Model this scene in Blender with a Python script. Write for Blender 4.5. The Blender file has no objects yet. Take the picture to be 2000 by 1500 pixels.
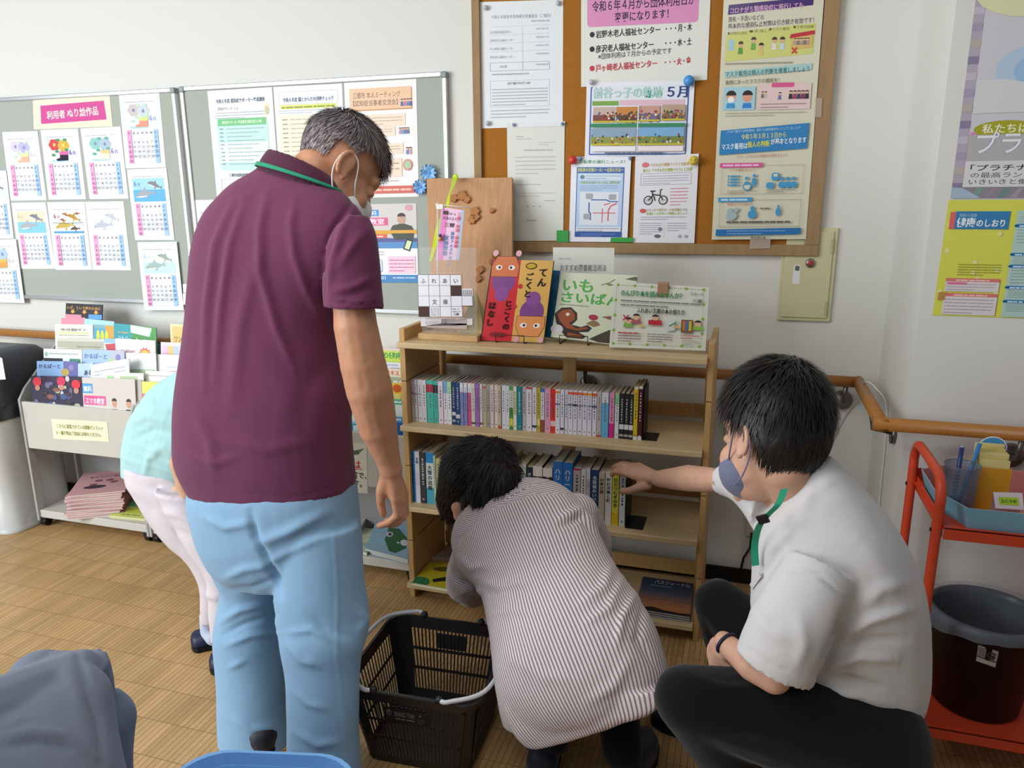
import bpy, bmesh, math, random
from mathutils import Vector, Matrix, noise
R_ = random.Random(7)
SC = bpy.context.scene
COL = SC.collection
V = Vector
# ---------------------------------------------------------------- camera
FPX = 1489.3
CAMH = 1.4


def _rot(p, r, y):
    cy, sy, cp, sp, cr, sr = math.cos(y), math.sin(y), math.cos(p), math.sin(p), math.cos(r), math.sin(r)
    R1 = Matrix(((cy, sy, 0), (-sy, cy, 0), (0, 0, 1)))
    B = Matrix(((1, 0, 0), (0, 0, -1), (0, 1, 0)))
    P = Matrix(((1, 0, 0), (0, cp, -sp), (0, sp, cp)))
    Q = Matrix(((cr, -sr, 0), (sr, cr, 0), (0, 0, 1)))
    return Q @ P @ B @ R1


RC = _rot(math.radians(13.79), math.radians(-.396), math.radians(17.247))
RT = RC.transposed()
cam = bpy.data.cameras.new('camera')
cam.sensor_width = 36
cam.lens = FPX / 2000 * 36
cam.clip_start = .02
camo = bpy.data.objects.new('camera', cam)
COL.objects.link(camo)
m = Matrix((RC[0], -RC[1], -RC[2])).transposed().to_4x4()
m.translation = (0, 0, CAMH)
camo.matrix_world = m
SC.camera = camo
# ---------------------------------------------------------------- light
SC.view_settings.view_transform = 'Standard'
SC.view_settings.look = 'None'
SC.view_settings.exposure = 0.0
SC.view_settings.gamma = 1
SC.view_settings.use_curve_mapping = False
wd = bpy.data.worlds.new('room_light')
SC.world = wd
wd.use_nodes = True
wd.node_tree.nodes['Background'].inputs[0].default_value = (.86, .93, 1.0, 1)
wd.node_tree.nodes['Background'].inputs[1].default_value = .25


def area(name, loc, target, sx, sy, power, col=(1, 1, 1), spread=180):
    l = bpy.data.lights.new(name, 'AREA')
    l.shape = 'RECTANGLE'
    l.size, l.size_y, l.energy, l.color = sx, sy, power, col
    l.spread = math.radians(spread)
    o = bpy.data.objects.new(name, l)
    COL.objects.link(o)
    o.location = loc
    o.rotation_euler = (V(target) - V(loc)).to_track_quat('-Z', 'Y').to_euler()
    return o


area('window_daylight', (-4.0, -1.1, 1.8), (-.9, 2.3, .9), 2.8, 1.9, 195, (.9, .96, 1.0))
area('ceiling_lamp_light', (-1.3, .6, 2.55), (-1.3, .9, 0), 2.4, 1.2, 32, (1, .97, .92))

# ---------------------------------------------------------------- helpers


def ray(x, y):
    return RT @ V(((x - 1000) / FPX, (y - 750) / FPX, 1))


def at(x, y, Y):
    d = ray(x, y)
    return V((0, 0, CAMH)) + d * (Y / d[1])


def atZ(x, y, z=0.):
    d = ray(x, y)
    return V((0, 0, CAMH)) + d * ((z - CAMH) / d[2])


def atX(x, y, X):
    d = ray(x, y)
    return V((0, 0, CAMH)) + d * (X / d[0])


def lin(h):
    h = h.lstrip('#')
    c = [int(h[i:i + 2], 16) / 255 for i in (0, 2, 4)]
    return tuple(x / 12.92 if x <= .04045 else ((x + .055) / 1.055) ** 2.4 for x in c) + (1,)


_M = {}


def M(hexc, rough=.6, kind='', spec=.3, **kw):
    """a node material of one colour; kind picks the procedural surface"""
    key = (hexc, rough, kind, spec, tuple(sorted(kw.items())))
    if key in _M:
        return _M[key]
    mt = bpy.data.materials.new((kind or 'matte') + '_' + hexc.lstrip('#'))
    mt.use_nodes = True
    nt = mt.node_tree
    b = nt.nodes['Principled BSDF']
    c = lin(hexc)
    b.inputs['Base Color'].default_value = c
    b.inputs['Roughness'].default_value = rough
    b.inputs['Specular IOR Level'].default_value = spec
    if kw.get('metal'):
        b.inputs['Metallic'].default_value = kw['metal']
    if kw.get('alpha'):
        b.inputs['Alpha'].default_value = kw['alpha']
    if kw.get('trans'):
        b.inputs['Transmission Weight'].default_value = kw['trans']
        b.inputs['IOR'].default_value = kw.get('ior', 1.15)
    N, L = nt.nodes.new, nt.links.new
    if kind in ('cloth', 'wood', 'skin', 'wall', 'hair', 'cork', 'plastic', 'ply'):
        tc = N('ShaderNodeTexCoord')
        mp = N('ShaderNodeMapping')
        L(tc.outputs['Object'], mp.inputs[0])
        nz = N('ShaderNodeTexNoise')
        L(mp.outputs[0], nz.inputs['Vector'])
        sc, det, amt, bump, stretch = {
            'cloth': (900, 2, .06, .12, (1, 1, 1)), 'wood': (9, 6, .16, .03, kw.get('grain', (.5, 9, 9))),
            'skin': (28, 4, .09, .05, (1, 1, 1)), 'wall': (160, 3, .012, .03, (1, 1, 1)),
            'hair': (60, 4, .35, .3, (1, 1, 1)), 'cork': (300, 3, .14, .12, (1, 1, 1)),
            'plastic': (40, 2, .03, .0, (1, 1, 1)), 'ply': (5, 5, .12, .02, (2.2, 1, .35))}[kind]
        mp.inputs['Scale'].default_value = stretch
        nz.inputs['Scale'].default_value = sc
        nz.inputs['Detail'].default_value = det
        mx = N('ShaderNodeMix')
        mx.data_type = 'RGBA'
        L(nz.outputs[0], mx.inputs[0])
        mx.inputs[6].default_value = tuple(x * (1 - amt * 1.6) for x in c[:3]) + (1,)
        mx.inputs[7].default_value = tuple(min(1, x * (1 + amt * 1.6)) for x in c[:3]) + (1,)
        L(mx.outputs[2], b.inputs['Base Color'])
        if bump:
            bp = N('ShaderNodeBump')
            bp.inputs['Strength'].default_value = bump
            bp.inputs['Distance'].default_value = .002
            L(nz.outputs[0], bp.inputs['Height'])
            L(bp.outputs[0], b.inputs['Normal'])
    if kind == 'skin':
        b.inputs['Subsurface Weight'].default_value = .12
        b.inputs['Subsurface Radius'].default_value = (.01, .004, .002)
    if kind == 'cloth':
        b.inputs['Sheen Weight'].default_value = .15
    _M[key] = mt
    return mt


def children_shift(p):
    v = V((0, 0, 0))
    while p is not None:
        v += p.location
        p = p.parent
    return v


class MB:
    """collects geometry in world space and links it as one mesh object"""

    def __init__(s):
        s.v, s.f, s.m, s.mats, s.sm = [], [], [], [], []

    def mi(s, mat):
        if mat not in s.mats:
            s.mats.append(mat)
        return s.mats.index(mat)

    def add(s, vs, fs, mat, smooth=False):
        o = len(s.v)
        s.v += [V(p) for p in vs]
        k = s.mi(mat)
        for f in fs:
            s.f.append([i + o for i in f])
            s.m.append(k)
            s.sm.append(smooth)
        return s

    def hexa(s, p, mat):
        return s.add(p, [(0, 3, 2, 1), (4, 5, 6, 7), (0, 1, 5, 4), (1, 2, 6, 5), (2, 3, 7, 6), (3, 0, 4, 7)], mat)

    def box(s, x0, x1, y0, y1, z0, z1, mat):
        return s.hexa([(x0, y0, z0), (x1, y0, z0), (x1, y1, z0), (x0, y1, z0), (x0, y0, z1), (x1, y0, z1), (x1, y1, z1), (x0, y1, z1)], mat)

    def obox(s, c, ax, ay, az, mat):
        c, ax, ay, az = V(c), V(ax), V(ay), V(az)
        return s.hexa([c - ax - ay - az, c + ax - ay - az, c + ax + ay - az, c - ax + ay - az, c - ax - ay + az, c + ax - ay + az, c + ax + ay + az, c - ax + ay + az], mat)

    def tube(s, pts, r, mat, n=10, caps=True):
        pts = [V(p) for p in pts]
        rs = r if isinstance(r, (list, tuple)) else [r] * len(pts)
        vs, fs = [], []
        t0 = (pts[1] - pts[0]).normalized()
        a = t0.orthogonal().normalized()
        for i, p in enumerate(pts):
            t = (pts[min(i + 1, len(pts) - 1)] - pts[max(i - 1, 0)]).normalized()
            a = (a - t * a.dot(t)).normalized()
            b = t.cross(a)
            for k in range(n):
                q = 2 * math.pi * k / n
                vs.append(p + (a * math.cos(q) + b * math.sin(q)) * rs[i])
        for i in range(len(pts) - 1):
            for k in range(n):
                fs.append((i * n + k, i * n + (k + 1) % n, (i + 1) * n + (k + 1) % n, (i + 1) * n + k))
        if caps:
            fs.append(tuple(range(n))[::-1])
            fs.append(tuple(range((len(pts) - 1) * n, len(pts) * n)))
        return s.add(vs, fs, mat, True)

    def lathe(s, c, prof, mat, n=28, sy=1.0, axis='Z'):
        vs, fs = [], []
        for r, z in prof:
            for k in range(n):
                q = 2 * math.pi * k / n
                p = (r * math.cos(q), r * sy * math.sin(q), z)
                if axis == 'Y':
                    p = (p[0], -p[2], p[1])
                vs.append(V(c) + V(p))
        for i in range(len(prof) - 1):
            for k in range(n):
                fs.append((i * n + k, i * n + (k + 1) % n, (i + 1) * n + (k + 1) % n, (i + 1) * n + k))
        fs.append(tuple(range(n))[::-1])
        fs.append(tuple(range((len(prof) - 1) * n, len(prof) * n)))
        return s.add(vs, fs, mat, True)

    def ball(s, c, r, mat, n=12, ax=None):
        bm = bmesh.new()
        bmesh.ops.create_icosphere(bm, subdivisions=2 if n < 20 else 3, radius=1)
        c = V(c)
        A = ax or (V((1, 0, 0)), V((0, 1, 0)), V((0, 0, 1)))
        rr = r if isinstance(r, (tuple, list)) else (r, r, r)
        vs = [c + A[0] * v.co.x * rr[0] + A[1] * v.co.y * rr[1] + A[2] * v.co.z * rr[2] for v in bm.verts]
        fs = [[v.index for v in f.verts] for f in bm.faces]
        bm.free()
        return s.add(vs, fs, mat, True)

    def prism(s, pts, d, mat, smooth=False):
        """closed outline pts extruded by vector d"""
        pts = [V(p) for p in pts]
        n = len(pts)
        d = V(d)
        fs = [tuple(range(n)), tuple(range(2 * n - 1, n - 1, -1))]
        fs += [(i, n + i, n + (i + 1) % n, (i + 1) % n) for i in range(n)]
        return s.add(pts + [p + d for p in pts], fs, mat, smooth)

    def build(s, name, parent=None, base=None, bevel=0, seg=2, mods=()):
        if parent is not None:
            o = children_shift(parent)
        elif base is not None:
            o = V(base)
        else:
            xs = [p for p in s.v]
            o = V(((min(p.x for p in xs) + max(p.x for p in xs)) / 2, (min(p.y for p in xs) + max(p.y for p in xs)) / 2, min(p.z for p in xs)))
        me = bpy.data.meshes.new(name)
        me.from_pydata([p - o for p in s.v], [], s.f)
        for mt in s.mats:
            me.materials.append(mt)
        me.polygons.foreach_set('material_index', s.m)
        me.polygons.foreach_set('use_smooth', s.sm)
        me.update()
        ob = bpy.data.objects.new(name, me)
        COL.objects.link(ob)
        if parent is not None:
            ob.parent = parent
        else:
            ob.location = o
        if bevel:
            b = ob.modifiers.new('edge', 'BEVEL')
            b.width, b.segments, b.limit_method = bevel, seg, 'ANGLE'
        return ob


def tag(o, label=None, cat=None, group=None, kind=None):
    if label:
        o['label'] = label
    if cat:
        o['category'] = cat
    if group:
        o['group'] = group
    if kind:
        o['kind'] = kind
    return o


def thing(name, label, cat, loc, group=None):
    o = bpy.data.objects.new(name, None)
    COL.objects.link(o)
    o.location = loc
    o.empty_display_size = .05
    return tag(o, label, cat, group)


_FC = bpy.data.curves.new('glyphs', 'FONT')
_FC.resolution_u = 2
_FO = bpy.data.objects.new('glyphs', _FC)
_TX = {}


def glyphs(t, bold=0., spacing=1.):
    k = (t, bold, spacing)
    if k not in _TX:
        _FC.body = t
        _FC.offset = bold
        _FC.space_character = spacing
        me = bpy.data.meshes.new_from_object(_FO)
        _TX[k] = ([v.co.copy() for v in me.vertices], [tuple(p.vertices) for p in me.polygons])
        bpy.data.meshes.remove(me)
    return _TX[k]


class Sheet:
    """a printed sheet given by its four corners (tl, tr, br, bl) in the world; u runs right, v runs down, both 0..1"""

    def __init__(s, c, mat='#F2F3F2', rough=.55, thick=.0006, spec=.25, back=None):
        s.c = [V(p) for p in c]
        s.W = ((s.c[1] - s.c[0]).length + (s.c[2] - s.c[3]).length) / 2
        s.H = ((s.c[3] - s.c[0]).length + (s.c[2] - s.c[1]).length) / 2
        s.n = ((s.c[3] - s.c[0]).cross(s.c[1] - s.c[0])).normalized()
        s.rough, s.spec = rough, spec
        s.mb = MB()
        s.h = .00035
        d = -s.n * thick
        p = s.c
        s.mb.hexa([p[3] + d, p[2] + d, p[1] + d, p[0] + d, p[3], p[2], p[1], p[0]], M(mat, rough, spec=spec))

    def P(s, u, v, h=None):
        a = s.c[0].lerp(s.c[1], u)
        b = s.c[3].lerp(s.c[2], u)
        return a.lerp(b, v) + s.n * (s.h if h is None else h)

    def _m(s, col):
        return col if not isinstance(col, str) else M(col, s.rough, spec=s.spec)

    def poly(s, pts, col):
        s.h += .00006
        s.mb.add([s.P(u, v) for u, v in pts], [tuple(range(len(pts)))[::-1]], s._m(col))
        return s

    def rect(s, u0, v0, u1, v1, col):
        return s.poly([(u0, v0), (u1, v0), (u1, v1), (u0, v1)], col)

    def rrect(s, u0, v0, u1, v1, col, r=.02):
        ru, rv = r, r * s.W / s.H
        pts = []
        for cu, cv, a0 in ((u1 - ru, v0 + rv, -90), (u1 - ru, v1 - rv, 0), (u0 + ru, v1 - rv, 90), (u0 + ru, v0 + rv, 180)):
            for k in range(6):
                q = math.radians(a0 + 18 * k)
                pts.append((cu + ru * math.cos(q), cv + rv * math.sin(q)))
        return s.poly(pts, col)

    def ell(s, cu, cv, ru, rv, col, a0=0, a1=360, n=20):
        return s.poly([(cu + ru * math.cos(math.radians(a0 + (a1 - a0) * k / n)), cv + rv * math.sin(math.radians(a0 + (a1 - a0) * k / n))) for k in range(n if a1 - a0 == 360 else n + 1)], col)

    def dot(s, cu, cv, r, col):
        return s.ell(cu, cv, r, r * s.W / s.H, col, n=12)

    def line(s, pts, w, col):
        """w as a fraction of the width"""
        s.h += .00006
        for (u0, v0), (u1, v1) in zip(pts, pts[1:]):
            x0, y0, x1, y1 = u0 * s.W, v0 * s.H, u1 * s.W, v1 * s.H
            L = math.hypot(x1 - x0, y1 - y0) or 1
            nx, ny = -(y1 - y0) / L * w * s.W / 2, (x1 - x0) / L * w * s.W / 2
            q = [((x0 + nx) / s.W, (y0 + ny) / s.H), ((x1 + nx) / s.W, (y1 + ny) / s.H), ((x1 - nx) / s.W, (y1 - ny) / s.H), ((x0 - nx) / s.W, (y0 - ny) / s.H)]
            s.mb.add([s.P(a, b) for a, b in q], [(0, 1, 2, 3)], s._m(col))
        return s

    def frame(s, u0, v0, u1, v1, w, col):
        return s.line([(u0, v0), (u1, v0), (u1, v1), (u0, v1), (u0, v0)], w, col)

    def text(s, t, u, v, size, col='#333333', width=None, align='l', bold=0., vert=False, rot=0., shear=0.):
        """v is the base line; size is the em height as a fraction of the sheet height; width squeezes the line to that fraction"""
        s.h += .00006
        em = size * s.H
        if vert:
            for i, ch in enumerate(t):
                s.text(ch, u, v + i * size * 1.04, size, col, None, 'c', bold)
            return s
        big = max(map(ord, t)) > 0x2FFF
        lim = .012 if max(map(ord, t)) >= 0x4E00 else .018 if big else .05
        if bold > lim and big:
            # heavier strokes: the line is printed twice, a hair apart
            sh_ = (bold - lim) * size * s.H / s.W * .55
            s.text(t, u - sh_, v, size, col, width, align, lim, False, rot, shear)
            return s.text(t, u + sh_, v, size, col, width, align, lim, False, rot, shear)
        vs, fs = glyphs(t, bold)
        if not vs:
            return s
        x1 = max(p.x for p in vs)
        x0 = min(p.x for p in vs)
        k = em
        kx = (width * s.W / (x1 - x0)) if width else em
        ox = u * s.W - (x0 * kx if align == 'l' else (x0 + x1) / 2 * kx if align == 'c' else x1 * kx)
        cr, sr = math.cos(rot), math.sin(rot)
        pts = []
        for p in vs:
            x, y = ox + p.x * kx + shear * p.y * k - u * s.W, p.y * k
            x, y = x * cr - y * sr, x * sr + y * cr
            pts.append(s.P(u + x / s.W, v - y / s.H))
        s.mb.add(pts, fs, s._m(col))
        return s

    def greek(s, u0, u1, v, size, col='#8A8C8E', seed=0):
        """an unreadable line of small print: short dashes"""
        rg = random.Random(seed + int(v * 9999))
        u = u0
        s.h += .00003
        em = size * s.H / s.W
        while u < u1 - em * .6:
            L = min(u1 - u, em * rg.uniform(1.2, 4.5))
            s.mb.add([s.P(a, b) for a, b in ((u, v - size * .7), (u + L, v - size * .7), (u + L, v - size * .1), (u, v - size * .1))], [(3, 2, 1, 0)], s._m(col))
            u += L + em * rg.uniform(.15, .5)
        return s

    def para(s, u0, u1, v0, v1, n, col='#9A9C9E', seed=0, k=.42):
        st = (v1 - v0) / n
        for i in range(n):
            e = u1 if i < n - 1 else u0 + (u1 - u0) * .6
            s.greek(u0, e, v0 + st * (i + .9), st * k, col, seed + i)
        return s

    def build(s, name, label=None, cat=None, group=None, parent=None):
        return tag(s.mb.build(name, parent), label, cat, group)


def wsheet(px, Y, *a, **k):
    return Sheet([at(x, y, Y) for x, y in px], *a, **k)


# ---------------------------------------------------------------- the room
WB, WR, XC = 2.72, 2.23, .435
wallm = M('#DCDBD5', .85, 'wall', .15)


def structure(mb, name, label=None):
    return tag(mb.build(name, base=(0, 0, 0)), label, None, None, 'structure')


def floor_mat():
    mt = bpy.data.materials.new('parquet')
    mt.use_nodes = True
    nt = mt.node_tree
    N, L = nt.nodes.new, nt.links.new
    b = nt.nodes['Principled BSDF']
    tc = N('ShaderNodeTexCoord')
    sp = N('ShaderNodeSeparateXYZ')
    L(tc.outputs['Object'], sp.inputs[0])
    cb = N('ShaderNodeCombineXYZ')
    ad = N('ShaderNodeMath')
    ad.operation = 'ADD'
    ad.inputs[1].default_value = 10.0 - .052
    L(sp.outputs[1], ad.inputs[0])
    L(ad.outputs[0], cb.inputs[0])
    ax = N('ShaderNodeMath')
    ax.operation = 'ADD'
    ax.inputs[1].default_value = 10
    L(sp.outputs[0], ax.inputs[0])
    L(ax.outputs[0], cb.inputs[1])
    br = N('ShaderNodeTexBrick')
    br.offset = 0
    L(cb.outputs[0], br.inputs['Vector'])
    br.inputs['Color1'].default_value = lin('#B08C5C')
    br.inputs['Color2'].default_value = lin('#C19C6B')
    br.inputs['Mortar'].default_value = lin('#84603A')
    br.inputs['Scale'].default_value = 1
    br.inputs['Mortar Size'].default_value = .0011
    br.inputs['Mortar Smooth'].default_value = .4
    br.inputs['Brick Width'].default_value = .12
    br.inputs['Row Height'].default_value = .0168
    nz = N('ShaderNodeTexNoise')
    nz.inputs['Scale'].default_value = 3.5
    nz.inputs['Detail'].default_value = 5
    L(tc.outputs['Object'], nz.inputs['Vector'])
    # a second brick grid of whole blocks varies the tone from block to block
    b2 = N('ShaderNodeTexBrick')
    b2.offset = .0
    L(cb.outputs[0], b2.inputs['Vector'])
    b2.inputs['Color1'].default_value = (.80, .80, .80, 1)
    b2.inputs['Color2'].default_value = (1.08, 1.04, 1.0, 1)
    b2.inputs['Mortar'].default_value = (.8, .74, .66, 1)
    b2.inputs['Scale'].default_value = 1
    b2.inputs['Mortar Size'].default_value = .0012
    b2.inputs['Brick Width'].default_value = .12
    b2.inputs['Row Height'].default_value = .0504
    mx = N('ShaderNodeMix')
    mx.data_type = 'RGBA'
    mx.blend_type = 'MULTIPLY'
    mx.inputs[0].default_value = .42
    L(br.outputs[0], mx.inputs[6])
    L(b2.outputs[0], mx.inputs[7])
    m2 = N('ShaderNodeMix')
    m2.data_type = 'RGBA'
    m2.blend_type = 'OVERLAY'
    m2.inputs[0].default_value = .25
    L(mx.outputs[2], m2.inputs[6])
    L(nz.outputs[0], m2.inputs[7])
    L(m2.outputs[2], b.inputs['Base Color'])
    b.inputs['Roughness'].default_value = .36
    b.inputs['Specular IOR Level'].default_value = .35
    bp = N('ShaderNodeBump')
    bp.inputs['Strength'].default_value = .15
    bp.inputs['Distance'].default_value = .001
    bp.invert = True
    L(br.outputs['Fac'], bp.inputs['Height'])
    L(bp.outputs[0], b.inputs['Normal'])
    return mt


structure(MB().add([(-9, -4, 0), (4, -4, 0), (4, 3, 0), (-9, 3, 0)], [(0, 1, 2, 3)], floor_mat()), 'floor')
structure(MB().box(-9, XC + .08, WB, WB + .12, 0, 3.2, wallm), 'wall_back')
structure(MB().box(XC, 4, WR, WB + .12, 0, 3.2, wallm), 'wall_right')
bb = M('#1B1A1A', .5)
structure(MB().box(-9, XC, WB - .012, WB, 0, .055, bb), 'baseboard_back')
structure(MB().box(XC - .012, XC, WR - .012, WB - .012, 0, .055, bb).box(XC, 4, WR - .012, WR, 0, .055, bb), 'baseboard_right')

# handrail: three runs round the jog of the wall, on round steel plates
railm = M('#A86F33', .38, 'wood', .4, grain=(.4, 8, 8))
hr = thing('handrail', 'brown wooden handrail running along the wall on round steel brackets', 'handrail', (-1, WB - .07, .8))
RZ = .803
xr = XC - .07
MB().tube([(-5, WB - .07, RZ), (xr, WB - .07, RZ)], .0185, railm, 16).build('back_rail', hr)
MB().tube([(xr, WB - .055, RZ), (xr, WR - .085, RZ)], .0185, railm, 16).build('corner_rail', hr)
MB().tube([(xr - .022, WR - .07, RZ), (3, WR - .07, RZ)], .0185, railm, 16).build('right_rail', hr)
steel = M('#77706A', .35, metal=.85)
for x, y in ((.328, WB), (-.545, WB), (-2.2, WB), (.694, WR)):
    MB().lathe((x, y - .012, .725), [(.032, -.0118), (.032, 0), (.029, .004), (.0, .0045)], steel, axis='Y').tube([(x, y - .014, .728), (x, y - .06, .735), (x, y - .07, .788)], .0075, steel).build('bracket', hr)
MB().lathe((XC - .012, WR + .12, .725), [(.0, -.001), (.001, 0)], steel).tube([(XC - .001, WR + .12, .725), (XC - .012, WR + .12, .725)], .031, steel, 20).tube([(XC - .01, WR + .12, .728), (XC - .06, WR + .12, .735), (xr, WR + .12, .79)], .0075, steel).build('bracket', hr)
cb = [at(1447, 1112, WB - .015), at(1452, 1090, WB - .02), at(1465, 1070, WB - .015), at(1468, 1040, WB - .012)]
tag(MB().tube(cb, .004, M('#222222', .5), 8).build('power_cord'), 'short black cord dropping from the wall outlet beside the bookshelf', 'cord')
tag(MB().box(at(1458, 1015, WB)[0], at(1476, 1015, WB)[0], WB - .011, WB - .0005, at(1465, 1046, WB)[2], at(1465, 984, WB)[2], M('#CFC9B8', .5)).build('wall_outlet', bevel=.002), 'beige wall outlet plate right of the bookshelf, behind the squatting person', 'outlet')
wc = M('#CFCFC8', .5)


def catmull(P, n=8):
    P = [V(p) for p in P]
    out = []
    for i in range(len(P) - 1):
        a, b, c, d = P[max(i - 1, 0)], P[i], P[i + 1], P[min(i + 2, len(P) - 1)]
        for k in range(n):
            t = k / n
            out.append(.5 * ((2 * b) + (c - a) * t + (2 * a - 5 * b + 4 * c - d) * t * t + (3 * b - a - 3 * c + d) * t ** 3))
    return out + [P[-1]]


tag(MB().tube(catmull([at(1560, 1010, WB - .006), at(1617, 880, WB - .006), at(1655, 805, WB - .006), at(1683, 772, WB - .04), V((xr + .006, WB - .16, RZ + .021)), V((xr + .03, WB - .2, RZ + .016)), V((XC - .006, WB - .24, RZ - .05)), V((XC - .006, WB - .28, .5)), V((XC - .006, WB - .29, .3))]), .0028, wc, 8).build('white_cable'), 'thin white cable looped over the handrail at the wall corner', 'cable')
# cream wall box (fire hose panel door)
pc = [(1533, 443), (1640, 445), (1621, 629), (1517, 625)]
bx = thing('wall_panel', 'cream metal wall panel with a red button, half behind the corkboard', 'panel', at(1575, 627, WB))
q = [at(x, y, WB - .013) for x, y in pc]
x0, x1, z0, z1 = q[3][0], q[2][0], q[3][2], q[1][2]
crm = M('#CDC8A0', .45, spec=.4)
MB().box(x0, x1, WB - .011, WB - .0003, z0, z1, crm).build('frame', bx, bevel=.002)
MB().box(x0 + .012, x1 - .012, WB - .016, WB - .0112, z0 + .012, z1 - .012, crm).build('door', bx, bevel=.0015)
b = at(1583, 514, WB - .02)
MB().lathe((b[0], WB - .0161, b[2]), [(.0155, 0), (.0145, .005)], M('#9A8F86', .3, metal=.6), axis='Y').lathe((b[0], WB - .0212, b[2]), [(.009, 0), (.007, .003)], M('#B03A34', .4), axis='Y').build('button', bx)
s = wsheet([(1551, 517), (1564, 518), (1561, 555), (1547, 554)], WB - .0166, '#E4E2E4')
s.rect(.2, .05, .85, .3, '#5F6A60')
s.build('sticker', parent=bx)
for y0 in (466, 588):
    a = at(1626 - (y0 - 466) * .1, y0, WB)
    MB().box(a[0] - .004, a[0] + .002, WB - .02, WB - .0165, a[2] - .045, a[2], M('#B9B48E', .4)).build('hinge', bx)
# ---------------------------------------------------------------- grey-green notice boards
alu = M('#C9CCCE', .3, metal=.7)
feltm = M('#A8AEA6', .9, 'cloth', .1)
capm = M('#8E9498', .4)
BY = WB - .016


def notice_board(x0, x1, z0, z1, label):
    t = thing('notice_board', label, 'board', ((x0 + x1) / 2, WB, z0), 'grey notice boards on the wall')
    MB().box(x0 + .012, x1 - .012, BY, WB - .0004, z0 + .012, z1 - .012, feltm).build('panel', t)
    for a, b, c, d in ((x0 + .02, x1 - .02, z1 - .017, z1), (x0 + .02, x1 - .02, z0, z0 + .017), (x0, x0 + .017, z0 + .02, z1 - .02), (x1 - .017, x1, z0 + .02, z1 - .02)):
        MB().box(a, b, BY - .007, WB - .0004, c, d, alu).build('frame', t, bevel=.003)
    for a in (x0, x1 - .02):
        for c in (z0, z1 - .02):
            MB().box(a - .001, a + .021, BY - .009, WB - .0002, c - .001, c + .021, capm).build('corner_cap', t, bevel=.004)


notice_board(-3.46, -2.242, .958, 1.833, 'grey notice board covered with colouring calendars, left of its twin')
notice_board(-2.218, -1.075, .958, 1.835, 'grey notice board with health flyers behind the standing person')

PS = BY - .0012
hdr = wsheet([(64, 196), (214, 185), (220, 247), (66, 253)], PS, '#E9E3CB', .8)
hdr.poly([(.1, .2), (.92, .17), (.935, .77), (.1, .82)], '#D0579A')
hdr.text('利用者 ぬり絵作品', .51, .62, .3, '#F2EBDD', .66, 'c', .03, rot=.03)
hdr.build('paper_sign', 'cream and pink header sign above the colouring calendars', 'sign')


def dolphin(s, cu, cv, k, col, flip=1, ang=.3):
    a = math.cos(ang), math.sin(ang) * flip
    r = s.W / s.H
    f = lambda x, y: (cu + k * (x * a[0] - y * a[1]) * flip, cv - k * (x * a[1] + y * a[0]) * r)
    pts = [(-1, -.12), (-.8, .08), (-.4, .3), (.1, .3), (.6, .12), (.95, .0), (1.25, .25), (1.15, -.02), (1.3, -.28), (.9, -.12), (.4, -.22), (.2, -.5), (.05, -.28), (-.5, -.26)]
    s.poly([f(*p) for p in pts], col)
    s.poly([f(*p) for p in [(-.1, .28), (.2, .55), (.3, .25)]], col)
    s.poly([f(*p) for p in [(-1, -.12), (-.5, -.26), (.05, -.28), (.4, -.22), (-.3, -.14)]], '#E8E8EA')
    s.dot(*f(-.72, .0), .008, '#444444')


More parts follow.
